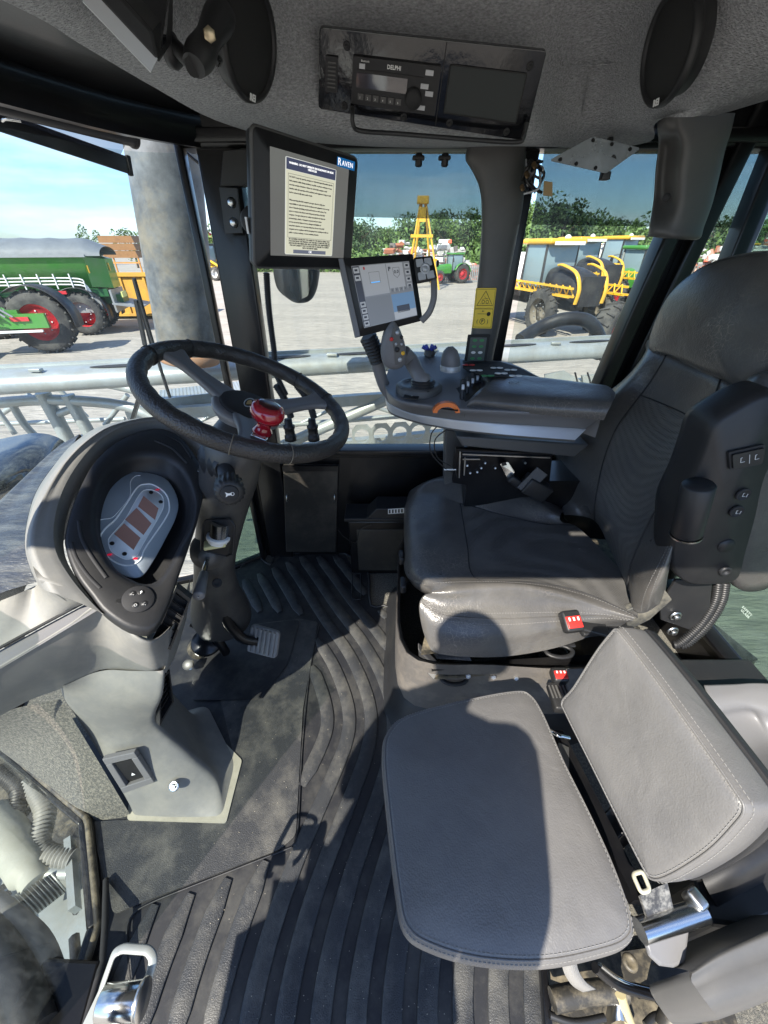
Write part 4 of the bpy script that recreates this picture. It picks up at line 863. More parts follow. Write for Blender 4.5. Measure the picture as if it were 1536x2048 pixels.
# ------------------------------------------------------------ floor mat
F0 = lambda px, py, z=.006: U(px, py, z=z)
def inpoly(p, poly):
    c = False; n = len(poly)
    for i in range(n):
        a, b = poly[i], poly[i - 1]
        if (a.y > p.y) != (b.y > p.y) and p.x < (b.x - a.x) * (p.y - a.y) / (b.y - a.y) + a.x: c = not c
    return c
mt = thing('floor_mat', 'black rubber floor mat with long curved ribs below the steering wheel and seats', 'floor mat', (0, .7, 0))
out_ = [V(-.615, .0, .006), V(-.655, .2, .006), V(-.79, .40, .006), V(-.95, .55, .006), V(-.95, 1.2, .006), F0(482, 1136), F0(512, 1112), F0(540, 1130), F0(565, 1110), F0(690, 1108), F0(705, 1135), F0(722, 1142), F0(738, 1150), F0(742, 1212), F0(778, 1216), F0(795, 1300), F0(800, 1420), V(.16, .62, .006), V(.50, .50, .006), V(.50, .0, .006)]
mb = MB(); mb.prism(out_, (0, 0, -.004)); mb.build('base', m_rib, mt)
mb = MB(); mb.tube([p + V(0, 0, .004) for p in crom(out_[5:18], 3)], .005, 8); 
mb.build('raised_border', m_rib, mt)
HP = [F0(350, 1200), F0(500, 1225), F0(640, 1232), F0(622, 1330), F0(608, 1500), F0(596, 1690), F0(540, 1712), F0(250, 1836), F0(238, 1900), F0(150, 1900), F0(100, 1600)]
G = [F0(575, 1125), F0(600, 1161), F0(650, 1240), F0(700, 1310), F0(738, 1400), F0(742, 1480), F0(700, 1600), F0(645, 1740), F0(596, 1900), F0(568, 2040), F0(560, 2120)]
G = resample(crom(G, 8), .012, False)
for _ in range(30): G = [G[0]] + [(G[i - 1] + G[i] * 2 + G[i + 1]) / 4 for i in range(1, len(G) - 1)] + [G[-1]]
nr = []
for i in range(len(G)):
    d = (G[min(i + 1, len(G) - 1)] - G[max(i - 1, 0)]).normalized(); nr.append(V(-d.y, d.x, 0))
inside = [V(p.x, p.y, 0) for p in out_]
runs = []
for k in range(-5, 9):
    pr = []; run = []
    for i in range(len(G)):
        c = G[i] + nr[i] * (k * .072)
        ok = inpoly(c, inside) and not inpoly(c, HP) and inpoly(c + nr[i] * .02, inside) and inpoly(c - nr[i] * .02, inside)
        if pr and (c - pr[-1]).dot(G[min(i + 1, len(G) - 1)] - G[i - 1]) <= 0: ok = False; 
        if ok: run.append((c, nr[i])); 
        elif len(run) > 4: runs.append(run); run = []
        else: run = []
        pr.append(c)
    if len(run) > 4: runs.append(run)
mbx = None
for run in runs:
    w0 = .021; m = MB(); vs = []
    L_ = len(run)
    for i, (c, n_) in enumerate(run):
        tp = min(1, (i + 1) / 5) if i < L_ / 2 else min(1, (L_ - i) / 5); w_ = w0 * (.35 + .65 * tp)
        vs.append([c - n_ * w_ - V(0, 0, .001), c - n_ * w_ + V(0, 0, .004), c - n_ * (w_ - .002) + V(0, 0, .0055), c + n_ * (w_ - .002) + V(0, 0, .0055), c + n_ * w_ + V(0, 0, .004), c + n_ * w_ - V(0, 0, .001)])
    m.grid(vs, raw=True); m.build('rib', m_mat, mt)
# grained pads of the mat
mb = MB(); hp = rounded([F0(408, 1262), F0(600, 1238), F0(636, 1245), F0(606, 1420), F0(592, 1672), F0(560, 1700), F0(300, 1800), F0(228, 1830), F0(215, 1780), F0(195, 1700), F0(180, 1645), F0(262, 1640), F0(440, 1636), F0(470, 1520)], .012, 3)
mb.prism(hp, (0, 0, .004)); mb.build('heel_pad', m_mat, mt)
mb = MB(); mb.prism(rounded([F0(440, 1255, .012), F0(600, 1240, .012), F0(575, 1330, .012), F0(520, 1400, .012), F0(380, 1400, .012)], .02), (0, 0, .001)); mb.build('smooth_pad', m_rib, mt)
mb = MB(); mb.tube([p + V(0, 0, .0045) for p in crom([F0(640, 1250), F0(622, 1330), F0(606, 1480), F0(596, 1660), F0(585, 1692)], 6)], .0022, 6); mb.tube([p + V(0, 0, .0045) for p in crom([F0(585, 1695), F0(440, 1752), F0(300, 1808), F0(262, 1838), F0(255, 1880), F0(262, 1960)], 6)], .0022, 6); mb.build('ridge_line', m_rib, mt)
mb = MB(); sl = [F0(705, 1148), F0(722, 1148), F0(722, 1200), F0(704, 1200)]; mb.tube([p + V(0, 0, .004) for p in rounded(sl, .01)], .003, 6, closed=True); mb.build('slot_rim', m_rib, mt)
mb = MB()
rr = random.Random(9)
for i in range(420):
    q = F0(rr.uniform(420, 900), rr.uniform(1150, 2040), .0125); s_ = rr.uniform(.0004, .0012)
    mb.add([q + V(s_ * math.cos(a), s_ * math.sin(a) * .7, 0) for a in (0, 1.3, 2.6, 3.9, 5.2)] + [q + V(0, 0, s_ * .6)], [(0, 1, 5), (1, 2, 5), (2, 3, 5), (3, 4, 5), (4, 0, 5)])
mb.build('crumbs_of_dirt', M_('dry_dirt', (.42, .38, .30), .9), mt, kind='stuff')

# ------------------------------------------------------------ dashboard
def plane_hit(px, py, p0, n, off=0):
    o = Vector((0, 0, CH)); d = U(px, py, t=1) - o; n = Vector(n); p = Vector(p0) + n * off; return o + d * ((p - o).dot(n) / d.dot(n))
pT, pR, pL, pB = U(330, 855, t=.93), U(405, 960, t=.93), U(130, 1080, t=.725), U(260, 1255, t=.67)
bn_ = (pR - pL).cross(pT - pB).normalized()
if bn_.z < 0: bn_ = -bn_
bc = (pT + pR + pL + pB) / 4
Q = lambda px, py, off=0: plane_hit(px, py, bc, bn_, off)
dash = thing('dashboard', 'dusty grey moulded dashboard with a deep instrument pod at the left', 'dashboard', (-.65, .6, 0))
lip = [(414, 930), (392, 882), (335, 846), (265, 850), (205, 878), (160, 925), (125, 985), (108, 1050), (112, 1105), (140, 1155), (175, 1198), (204, 1228), (250, 1262), (290, 1272), (325, 1262)]
bez = [(410, 965), (398, 925), (365, 878), (325, 858), (275, 865), (225, 890), (185, 930), (150, 1000), (130, 1070), (135, 1110), (155, 1155), (185, 1195), (205, 1222), (245, 1252), (280, 1265), (310, 1258), (335, 1215), (352, 1165), (375, 1100), (398, 1030)]
wel = [(300, 905), (345, 915), (375, 950), (390, 1000), (385, 1050), (365, 1090), (345, 1130), (320, 1165), (290, 1175), (250, 1160), (215, 1130), (190, 1080), (184, 1030), (193, 980), (215, 940), (255, 912)]
bezp = crom([Q(*p) for p in bez], 4, True)
def near_ring(target, ref_n, closed=True):
    return resample(target, 0, closed)
def ring_n(pts, n):     # n points equally spaced along a closed line
    pts = list(pts); L_ = sum((pts[i] - pts[i - 1]).length for i in range(len(pts))); q = resample(pts, L_ / n, True)
    while len(q) < n: q.append(q[-1])
    return q[:n]
def align(a, b):        # rotate b so that it starts nearest to a[0], same direction
    if pnormal(a).dot(pnormal(b)) < 0: b = b[::-1]
    i = min(range(len(b)), key=lambda k: (b[k] - a[0]).length); return b[i:] + b[:i]
N_ = 80
o1 = ring_n(bezp, N_); i1 = align(o1, ring_n(crom([Q(*p) for p in wel], 4, True), N_)); cc = sum(i1, Vector()) / N_
face_out = ring_n(crom([Q(px, py, -.040) for (px, py) in wel], 4, True), N_)
i2 = [cc + (p - cc) * .93 - bn_ * .012 for p in i1]; i3 = [cc + (p - cc) * .86 - bn_ * .045 for p in i1]
mb = MB(); mb.grid([[p - bn_ * .02 for p in o1], o1, [o1[k].lerp(i1[k], .12) + bn_ * .004 for k in range(N_)], [o1[k].lerp(i1[k], .85) + bn_ * .002 for k in range(N_)], i1, i2, i3, [cc + (p - cc) * .4 - bn_ * .046 for p in i3]], raw=True, closed_u=True)
mb.add([cc + (p - cc) * .45 - bn_ * .0462 for p in i3], [tuple(range(N_))], False)
bezel = mb.build('bezel', m_plastic, dash)
D0 = -.040
Qd = lambda px, py, o=0: plane_hit(px, py, bc, bn_, D0 + o)
mb = MB(); fo = crom([Qd(*p) for p in [(262, 944), (305, 948), (336, 962), (356, 1000), (352, 1035), (330, 1080), (305, 1125), (285, 1152), (262, 1156), (232, 1142), (205, 1108), (189, 1060), (188, 1015), (205, 970), (232, 950)]], 4, True)
ringsurf(mb, fo, [(1, 0), (.99, .002)], nrm=bn_)
gauge = mb.build('instrument_face', M_('gauge_face', (.34, .39, .43), .3, coat=.5), dash)  # pale blue-grey base colour stands in for sky reflected in a dark glossy face
m_line = M_('gauge_white', (.85, .88, .88), .35)
def pxtube(pts, r, Qf, o, closed=False, sub=6): m = MB(); m.tube(crom([Qf(px, py, o) for (px, py) in pts], sub, closed), r, 6, closed=closed); return m
z2 = lambda x, y: (x / 2.56, y / 2.56 + 820)
ol = [z2(*p) for p in [(740, 380), (790, 385), (850, 430), (868, 500), (845, 560), (745, 705), (720, 765), (670, 795), (600, 785), (530, 730), (512, 660), (535, 610), (590, 560), (640, 490), (700, 400)]]
il = [z2(*p) for p in [(750, 408), (790, 412), (830, 440), (838, 490), (815, 545), (730, 690), (700, 745), (650, 765), (600, 745), (565, 715), (555, 670), (570, 640), (640, 560), (680, 490), (720, 425)]]
m = pxtube(ol, .0017, Qd, .0026, True); a_ = pxtube(il, .0008, Qd, .0026, True); m.add(a_.v, a_.f)
b_ = pxtube([z2(*p) for p in [(478, 585), (520, 560), (570, 552), (610, 515), (665, 440), (668, 370), (690, 340), (720, 335)]], .0007, Qd, .0026); m.add(b_.v, b_.f); m.build('outline_print', m_line, gauge)
mb = MB(); ringsurf(mb, crom([Qd(*p, .0021) for p in il], 3, True), [(1, 0), (1, .0003)], nrm=bn_); mb.build('display_surround', M_('gauge_panel', (.72, .78, .82), .4), gauge)
for q in ([(287, 992), (317, 1017), (310, 1040), (276, 1013)], [(273, 1016), (303, 1047), (287, 1070), (250, 1039)], [(248, 1047), (281, 1076), (267, 1100), (228, 1068)]):
    mb = MB(); mb.prism([Qd(*p, .0028) for p in q], bn_ * .0006); mb.build('display', M_('lcd_brown', (.36, .20, .16), .25), gauge)
for q in ((302, 985), (321.5, 1004), (224, 1087), (249, 1108)):
    mb = MB(); mb.cyl(Qd(*q, .0028), bn_, .0042, .0012, 14); mb.build('indicator', m_ink, gauge)
for q in ((219, 1109), (271, 1117), (315, 979)):
    mb = MB(); mb.box(Qd(*q, .0035), (.008, .005, .001)); mb.build('warning_light', M_('red_lamp', (.5, .01, .03), .4, emit=(1, .02, .08), estr=.15), gauge)
# grooves and screws on the bezel
for g_ in ([(310, 882), (345, 898), (375, 927)], [(332, 871), (362, 888), (383, 918)], [(158, 1043), (163, 1075), (182, 1112), (213, 1156)], [(143, 1086), (152, 1115), (175, 1150), (201, 1177)]):
    m = pxtube(g_, .0042, Q, .001); m.build('bezel_groove', m_matte, bezel)
for q in ((398, 942), (238, 1203)): mb = MB(); mb.cyl(Q(*q, .001), bn_, .0045, .003, 12); mb.build('screw', m_chrome if q[0] > 300 else m_ink, bezel)
mb = MB(); mb.cyl(Q(277, 1199, .002), bn_, .026, .004, 28, .0015); pad = mb.build('button_pad', m_matte, dash)
for q, s_ in (((265, 1187), '\u25b3'), ((282, 1185), '\u2191'), ((289, 1207), '\u25b3'), ((271, 1210), '\u25cb')):
    mb = MB(); mb.cyl(Q(*q, .005), bn_, .006, .0015, 14, .0006); b = mb.build('button', m_plastic, pad)
    mb = MB(); c = Q(*q, .0068); e1 = V(.005, 0, 0); e1 = (e1 - bn_ * e1.dot(bn_)); e2 = bn_.cross(e1)
    if s_ == '\u25cb': mb.tube([c + e1 * .5 * math.cos(k * .628) + e2 * .5 * math.sin(k * .628) for k in range(10)], .0004, 5, closed=True)
    elif s_ == '\u2191': mb.bar(c - e2 * .6, c + e2 * .4, .0012, .0005); mb.prism([c + e2 * .9, c + e2 * .2 + e1 * .5, c + e2 * .2 - e1 * .5], bn_ * .0004)
    else: mb.tube([c + e2 * .6, c - e2 * .5 + e1 * .6, c - e2 * .5 - e1 * .6], .0004, 5, closed=True)
    mb.build('symbol', m_white, pad)
# shell round the pod
def row(lst, Z=None): return [U(px, py, z=z) for (px, py, z) in lst]
lp = [Q(px, py, -.002) for (px, py) in lip[:12]]; lp0 = [p + (p - bc).normalized() * -.012 - bn_ * .03 for p in lp]
lp1 = [p + bn_ * .004 for p in lp]
rdg = []
for (px, py), p in zip([(428, 905), (398, 868), (330, 834), (240, 846), (182, 874), (130, 922), (88, 985), (62, 1045), (55, 1092), (66, 1132), (84, 1168), (90, 1180)], lp):
    rdg.append(plane_hit(px, py, bc, bn_, -.006))
bnd = row([(425, 880, .80), (398, 868, .80), (330, 834, .84), (215, 848, .83), (150, 884, .82), (105, 935, .80), (72, 985, .79), (54, 1045, .775), (50, 1095, .765), (60, 1135, .755), (74, 1165, .745), (76, 1170, .74)])
bnd[0] += V(.0, .1, -.05); bnd[1] += V(-.02, .12, -.05); bnd[2] += V(-.04, .08, -.03)
low = [p + V(-.10, .14, -.30) for p in bnd[:5]]
mb = MB(); mb.grid([lp0, lp, lp1, [a.lerp(b, .5) + bn_ * .006 for a, b in zip(lp1, rdg)], rdg, [a.lerp(b, .6) for a, b in zip(rdg, bnd)], bnd], su=4, sv=3); mb.build('top_cover', m_grey, dash)
# black wrinkled pad
mb = MB(); pd0 = [bnd[i] + V(0, 0, .001) for i in range(4, 11)]
sil = row([(168, 880, .80), (118, 906, .78), (51, 968, .765), (0, 1014, .755), (-60, 1070, .74), (-80, 1130, .735), (-80, 1235, .73)]); bk = [p + V(-.06, .08, -.25) for p in sil]
mb.grid([pd0, [a.lerp(b, .5) + V(0, 0, .012) for a, b in zip(pd0, sil)], sil, bk], su=4, sv=4); mb.build('top_pad', M_('wrinkled_black_pad', (.045, .05, .06), .28, bump=.7, bscale=60, bdist=.004, stretch=(1, 5, 1), var=.3, vscale=10, dirt=(.3, .3, .26), dscale=8, damt=.45), dash)
# ledge and the near face
A1 = row([(76, 1168, .742), (30, 1190, .735), (0, 1200, .73), (-60, 1225, .725)])
seamA = row([(178, 1201, .70), (90, 1248, .68), (0, 1297, .66), (-80, 1342, .645)])
lipc = [lp[11] + V(0, 0, -.002), lp[10].lerp(bnd[10], .4), lp[10].lerp(bnd[11], .9), bnd[11]]
mb = MB(); mb.grid([[rdg[11], bnd[11], A1[1], A1[3]], [a.lerp(b, .5) for a, b in zip([rdg[11].lerp(lp[11], .5), bnd[11], A1[1], A1[3]], seamA)], seamA], su=5, sv=4)
mb.grid([[lp[9], lp[10], lp[11]], [rdg[9].lerp(lp[9], .3), rdg[10].lerp(lp[10], .5), seamA[0]], [rdg[9], rdg[10], seamA[0].lerp(seamA[1], .3)]], su=3, sv=3); mb.build('side_cover', m_grey, dash)
seamB = row([(206, 1214, .695), (140, 1254, .678), (64, 1300, .66), (-80, 1385, .63)])
mb = MB(); mb.grid([[p + V(0, .004, -.006) for p in seamA], [p + V(0, .01, -.002) for p in [seamA[0].lerp(seamB[0], .5), seamA[1].lerp(seamB[1], .6), seamA[2].lerp(seamB[2], .6), seamA[3].lerp(seamB[3], .5)]], seamB], su=5, sv=2); mb.build('ledge', m_mgrey, dash)
mb = MB(); mb.tube([p + V(0, -.001, .002) for p in crom(seamA, 5)], .003, 6); mb.build('seam', m_matte, dash)
f0 = row([(-80, 1385, .63), (64, 1300, .658), (140, 1254, .675), (206, 1214, .692), (262, 1272, .66), (305, 1288, .63), (338, 1262, .61)])
f1 = row([(-80, 1430, .55), (50, 1360, .58), (130, 1322, .585), (205, 1285, .59), (255, 1305, .57), (305, 1318, .55), (338, 1300, .54)])
f2 = row([(-80, 1478, .47), (50, 1405, .475), (125, 1376, .48), (200, 1340, .49), (255, 1345, .47), (303, 1352, .46), (333, 1345, .45)])
f3 = [p + V(.0, .06, -.06) for p in row([(-80, 1478, .47), (50, 1408, .475), (125, 1400, .45)])] 
mb = MB(); mb.grid([[p + V(0, .01, .004) for p in f0], f0, f1, f2], su=5, sv=4)
br = [p + V(-.02, .16, -.0) for p in (f0[6], f1[6], f2[6])]
mb.grid([[f0[6], f1[6], f2[6]], [p + V(-.0, .05, 0) for p in (f0[6], f1[6], f2[6])], br], su=3, sv=3)
mb.build('lower_cover', m_grey, dash)
def legsec(l): return [U(px, py, z=z) for (px, py, z) in l]
secs = []
for z, pts in ((.49, [(115, 1378), (200, 1338), (262, 1342), (334, 1342)]), (.42, [(122, 1400), (200, 1404), (260, 1400), (330, 1392)]), (.27, [(165, 1465), (215, 1470), (265, 1470), (318, 1450)]), (.14, [(215, 1545), (270, 1556), (330, 1552), (388, 1516)]), (.05, [(250, 1606), (320, 1610), (385, 1602), (436, 1560)]), (.014, [(262, 1630), (335, 1634), (400, 1634), (444, 1632)])):
    s_ = [U(px, py, z=z) for (px, py) in pts]
    if z < .03: s_ += [U(470, 1524, z=z), V(-.60, .72, z), V(-.78, .66, z)]
    else: s_ += [s_[3] + V(-.045, .06, 0), s_[3] + V(-.15, .2, 0), s_[0] + V(-.02, .18, 0)]
    secs.append(s_)
mb = MB(); rws = []
mb.grid([rounded_ for rounded_ in [crom(s_, 6, True) for s_ in secs]], raw=False, su=1, sv=5, closed_u=True) if False else None
rs = [rounded(s_, [.02, .05, .05, .022, .03, .03, .03], 6) for s_ in secs]; cols = [crom(list(c), 6) for c in zip(*rs)]; mb.grid([list(r) for r in zip(*cols)], raw=True, closed_u=True); mb.build('console_leg', m_grey, dash)
mb = MB(); ft = rounded([U(254, 1640, z=.014), U(452, 1646, z=.014), U(484, 1520, z=.014), V(-.50, .60, .014), V(-.78, .60, .014)], .008); mb.prism(ft, (0, 0, -.006)); mb.build('base_flange', M_('tan_dust_plastic', (.36, .34, .27), .7, dirt=(.2, .19, .16), dscale=14, damt=.6), dash)
# carpeted side panel
cp = [[U(121, 1398, z=.42), U(60, 1410, z=.42), U(0, 1424, z=.42), U(-80, 1440, z=.42)], [U(192, 1515, z=.21) + V(-.0, .0, 0), U(120, 1500, z=.22), U(40, 1480, z=.22), U(-60, 1470, z=.22)], [U(262, 1632, z=.008), U(172, 1636, z=.008), U(90, 1572, z=.008), U(-10, 1492, z=.008)]]
mb = MB(); mb.grid(cp, su=6, sv=6); mb.build('carpet_panel', m_carpet, dash)
# vents
def vent(c4, nsl, tf):
    fc = Face(*c4); m = MB(); 
    for (u0, v0, u1, v1) in ((0, 0, 1, .06), (0, .94, 1, 1), (0, .06, .1, .94), (.9, .06, 1, .94)): fc.rect(m, u0, v0, u1, v1, -.012, .004)
    v = m.build('vent_frame', m_plastic, dash); m = MB(); fc.rect(m, .1, .06, .9, .94, -.016, -.012); m.build('vent_back', m_matte, v)
    for k in range(nsl):
        m = MB(); a = .1 + .84 * k / nsl; m.prism([fc.q(.1, a, 0), fc.q(.9, a, 0), fc.q(.9, a + .06, -.010), fc.q(.1, a + .06, -.010)], fc.n * .0025); m.build('vent_slat', m_plastic, v)
vent((U(353, 1172, t=.815), U(383, 1196, t=.835), U(342, 1298, t=.885), U(306, 1276, t=.865)), 6, 1)
vent((U(316, 1360, t=.965), U(338, 1338, t=.985), U(346, 1402, t=1.02), U(318, 1450, t=.99)), 6, 1)
# socket with flap
sk = Face(U(208, 1512, t=.985), U(272, 1498, t=.99), U(312, 1558, t=1.035), U(250, 1580, t=1.03)); m = MB()
for (u0, v0, u1, v1) in ((0, 0, 1, .16), (0, .84, 1, 1), (0, .16, .2, .84), (.8, .16, 1, .84)): sk.rect(m, u0, v0, u1, v1, -.004, .010)
s_o = m.build('socket_frame', m_mgrey, dash, bevel=.002); m = MB(); sk.rect(m, .2, .16, .8, .84, -.004, -.001); sb = m.build('socket_well', m_ink, s_o); m = MB(); m.prism([sk.q(.25, .2, .004), sk.q(.75, .2, .004), sk.q(.75, .75, -.0), sk.q(.25, .75, 0)], sk.n * .002); m.build('flap', m_plastic, s_o)
m = MB(); c = sk.q(.52, .62, .004); m.prism([c + sk.y * .005, c - sk.y * .004 + sk.x * .005, c - sk.y * .004 - sk.x * .005], sk.n * .0006); m.build('arrow_mark', m_white, s_o)
m = MB(); cfix = U(347, 1573, t=1.03); m.lathe(cfix, (0, -.6, .8), [(.014, -.004), (.012, .001), (.007, -.002), (0, -.003)], 16); m.cyl(cfix, (0, -.6, .8), .005, .003, 8); m.build('fixing_screw', m_chrome, dash)

# ------------------------------------------------------------ steering column
CW = V(-.285, .827, 1.033); aw, bw = R(23.9), R(-4.85)
NW = V(math.sin(aw) * math.cos(bw), math.sin(aw) * math.sin(bw), math.cos(aw))
colm = thing('steering_column', 'black steering column rising from the floor with a horn stalk and a tilt lever', 'steering column', (-.55, .95, 0))
ax = [CW - NW * .075, U(470, 895, z=.935), U(458, 950, z=.86), U(450, 1000, z=.78), U(438, 1060, z=.69), U(430, 1110, z=.59), U(430, 1150, z=.49), U(434, 1185, z=.38), U(440, 1212, z=.28), U(443, 1228, z=.215)]
rad = [.05, .062, .066, .060, .056, .056, .060, .075, .095, .105]
mb = MB(); mb.tube(crom(ax, 5), [Vector((r_, 0, 0)).x for r_ in [p.x for p in crom([V(r_, 0, 0) for r_ in rad], 5)]], 32, sy=.92); mb.build('shroud', M_('dusty_black_shroud', (.042, .041, .040), .42, bump=.3, bscale=900, bdist=.0004, dirt=(.16, .15, .12), dscale=7, damt=.35), colm)
m = MB(); m.tube([U(440, 1235, z=.22), U(425, 1262, z=.12), U(395, 1300, z=.02)], [.07, .045, .04], 16); m.build('lower_shaft', m_dirty, colm)
CamP = V(0, 0, CH)
def towards(p, d): return p + (CamP - p).normalized() * d
# steel shaft over a black panel that paints the shade of an uncut opening
wq = [U(px, py, t=t_) for px, py, t_ in ((405, 1052, .945), (412, 1040, .94), (462, 1040, .94), (470, 1052, .945), (466, 1108, .99), (452, 1112, 1.0), (402, 1100, .985))]
wq = [towards(p, .02) for p in wq]
m = MB(); m.prism(rounded(wq, .004), (CamP - wq[0]).normalized() * -.004); wnd = m.build('opening_shade_panel', m_ink, colm); m = MB(); m.tube(rounded(wq, .004), .0025, 6, closed=True); m.build('opening_rim', m_plastic, wnd)
m = MB(); c0 = towards(U(440, 1046, t=.945), .024); c1 = towards(U(436, 1080, t=.965), .024); m.cyl(c0, c1 - c0, .020, .05, 20); m.build('shaft', m_chrome, wnd)
m = MB(); m.lathe(c1, c1 - c0, [(.018, -.012), (.027, -.012), (.027, -.004), (.022, .0), (.022, .006)], 20); m.build('collar', m_white, wnd)
m = MB(); m.box(towards(U(430, 1088, t=.97), .03), (.05, .03, .010), Matrix.Rotation(.3, 3, 'Z'), bev=.003); m.build('clip', M_('pale_yellow_clip', (.62, .58, .30), .5), wnd)
# stalk
s0 = U(448, 925, t=.85); s1 = U(458, 968, t=.765); s2 = U(461, 1000, t=.70); sd = (s2 - s1).normalized()
m = MB(); m.lathe(s0, (s1 - s0), [(.052, -.03), (.048, .0), (.034, .012), (.036, .02), (.026, .026), (.027, .032), (.020, .038)], 24); st = m.build('stalk_boot', m_plastic, colm)
m = MB(); m.cyl(s0, s1 - s0, .017, (s1 - s0).length, 20); m.build('stalk', m_plastic, st)
m = MB(); vs = []
for h, r_ in ((0, .021), (.004, .026), (.04, .027), (.046, .024), (.048, .018)):
    vs.append([s1 + sd * h + (V(1, 0, 0) - sd * sd.x).normalized() * (r_ * (1 + (.05 if k % 4 < 2 else -.04) * (h < .046)) * math.cos(2 * math.pi * k / 72)) + sd.cross((V(1, 0, 0) - sd * sd.x).normalized()) * (r_ * (1 + (.05 if k % 4 < 2 else -.04) * (h < .046)) * math.sin(2 * math.pi * k / 72)) for k in range(72)])
m.grid(vs, raw=True, closed_u=True); m.add(vs[-1], [tuple(range(72))], False); m.build('stalk_knob', m_plastic, st)
m = MB(); m.cyl(s1 + sd * .047, sd, .0165, .004, 24, .0015); hb = m.build('horn_button', m_matte, st)
hx = (V(1, -.2, 0) - sd * V(1, -.2, 0).dot(sd)).normalized(); hy = sd.cross(hx); hc = s1 + sd * .0515
if hy.z < 0: hy = -hy
m = MB(); m.prism([hc + hx * a * .001 + hy * b * .001 for a, b in ((-8, 5), (-3, 2), (3, 2), (3, -2), (-3, -2), (-8, -5), (-6.5, 0))], sd * .0005); m.tube([hc + hx * .001 * (4.2 + 3.2 * math.cos(k * .5236)) + hy * .0032 * math.sin(k * .5236) + sd * .0003 for k in range(12)], .0006, 5, closed=True); m.build('horn_symbol', m_white, hb)
# tilt lever
l0 = U(418, 1108, t=1.0); l1 = U(412, 1128, t=.945); l2 = U(397, 1192, t=.86); ld = (l1 - l0).normalized()
m = MB(); m.lathe(l0, ld, [(.05, -.03), (.045, .0), (.034, .006), (.036, .012), (.024, .018), (.026, .024), (.012, .03), (0, .03)], 24); tb = m.build('lever_boot', m_dgrey, colm)
m = MB(); m.tube([l0, l1, l1.lerp(l2, .2), l2], .006, 10); m.build('lever_rod', m_chrome, tb); m = MB(); hd_ = (l2 - l1).normalized(); m.lathe(l1.lerp(l2, .28), hd_, [(.007, 0), (.0105, .004), (.0135, (l2 - l1).length * .70), (.012, (l2 - l1).length * .735), (0, (l2 - l1).length * .74)], 20); m.build('lever_grip', m_mgrey, tb)
m = MB(); m.cyl(l2 + hd_ * .0015, hd_, .002, .003, 8); m.build('lever_screw', m_screw, tb)
m = MB(); c = towards(U(434, 1166, t=1.1), .06); m.lathe(c, CamP - c, [(.013, -.003), (.011, .001), (.006, -.003), (0, -.003)], 16); m.build('shroud_screw', m_matte, colm)

# ------------------------------------------------------------ steering wheel
sw = thing('steering_wheel', 'black leather grained three spoke steering wheel with a red spinner knob', 'steering wheel', CW)
XW = V(0, 1, 0).cross(NW).normalized(); YW = NW.cross(XW)
RM, rm = .2065, .0178
rim = []; vs = []
for i in range(160):
    a = 2 * math.pi * i / 160; d = XW * math.cos(a) + YW * math.sin(a); vs.append([CW + d * (RM + rm * math.cos(b) * .95) + NW * rm * 1.05 * math.sin(b) + d * (.0012 * math.sin(a * 28) if math.cos(b) < -.3 else 0) for b in [2 * math.pi * k / 20 for k in range(20)]])
mb = MB(); mb.grid(vs, raw=True, closed_u=True, closed_v=True); mb.build('rim', m_whlrim, sw)
def wang(px, py):
    p = plane_hit(px, py, CW, NW); return math.atan2((p - CW).dot(YW), (p - CW).dot(XW)), (p - CW).length
HC = CW - NW * .035
for (px, py), ws_ in (((345, 706), 1), ((645, 800), 1), ((500, 905), 0)):
    a, _ = wang(px, py); d = XW * math.cos(a) + YW * math.sin(a); s_ = NW.cross(d); m = MB(); rws = []
    for f_, wd, h, th in ((.02, .042, -.030, .014), (.06, .030, -.026, .012), (.11, .021, -.018, .010), (.16, .021, -.008, .010), (.190, .034, -.001, .011), (.203, .045, .0, .010)):
        c = CW + d * f_ + NW * h; rws.append([c + s_ * wd + NW * 0, c + s_ * wd * .8 + NW * th * .7, c + NW * th * .55, c - s_ * wd * .8 + NW * th * .7, c - s_ * wd, c - s_ * wd * .7 - NW * th, c + s_ * wd * .7 - NW * th])
    m.grid([crom(r_, 3, True) for r_ in rws], raw=False, su=1, sv=4, closed_u=True) if False else m.grid(list(map(list, zip(*[crom(list(c_), 4) for c_ in zip(*[crom(r_, 3, True) for r_ in rws])]))), raw=True, closed_u=True)
    m.build('spoke', m_mgrey, sw)
m = MB(); m.lathe(CW - NW * .075, NW, [(.04, 0), (.056, .015), (.072, .035), (.074, .046), (.067, .052), (0, .053)], 40); m.build('hub', m_mgrey, sw)
m = MB(); m.lathe(CW - NW * .023, NW, [(.060, 0), (.060, .003), (.055, .006), (.03, .0075), (0, .008)], 40); cap = m.build('hub_cap', m_matte, sw)
m = MB(); ec = CW - NW * .0142; el = [ec + XW * .0 + YW * (.022 * math.cos(k * .2618)) * 1 + XW * (.009 * math.sin(k * .2618)) for k in range(24)]; m.tube(el, .0012, 6, closed=True); m.build('emblem_ring', m_silver, cap)
m = MB(); m.prism([ec + YW * a * .001 + XW * b * .001 for a, b in ((-14, -3), (4, -5), (15, 0), (4, 5), (-6, 4))], NW * .0008); m.build('emblem', M_('emblem_amber', (.45, .28, .05), .4), cap)
for px, py in ((310, 716), (385, 703), (598, 760), (632, 800), (462, 892), (575, 905)):
    a, _ = wang(px, py); d = XW * math.cos(a) + YW * math.sin(a); m = MB(); m.tube([CW + d * (RM + (rm + .0006) * .97 * math.cos(b)) + NW * (rm + .0006) * 1.06 * math.sin(b) for b in [2 * math.pi * k / 20 for k in range(20)]], .0011, 6, closed=True); m.build('rim_seam', M_('seam_tan', (.14, .12, .09), .7) if py > 850 else m_matte, sw)
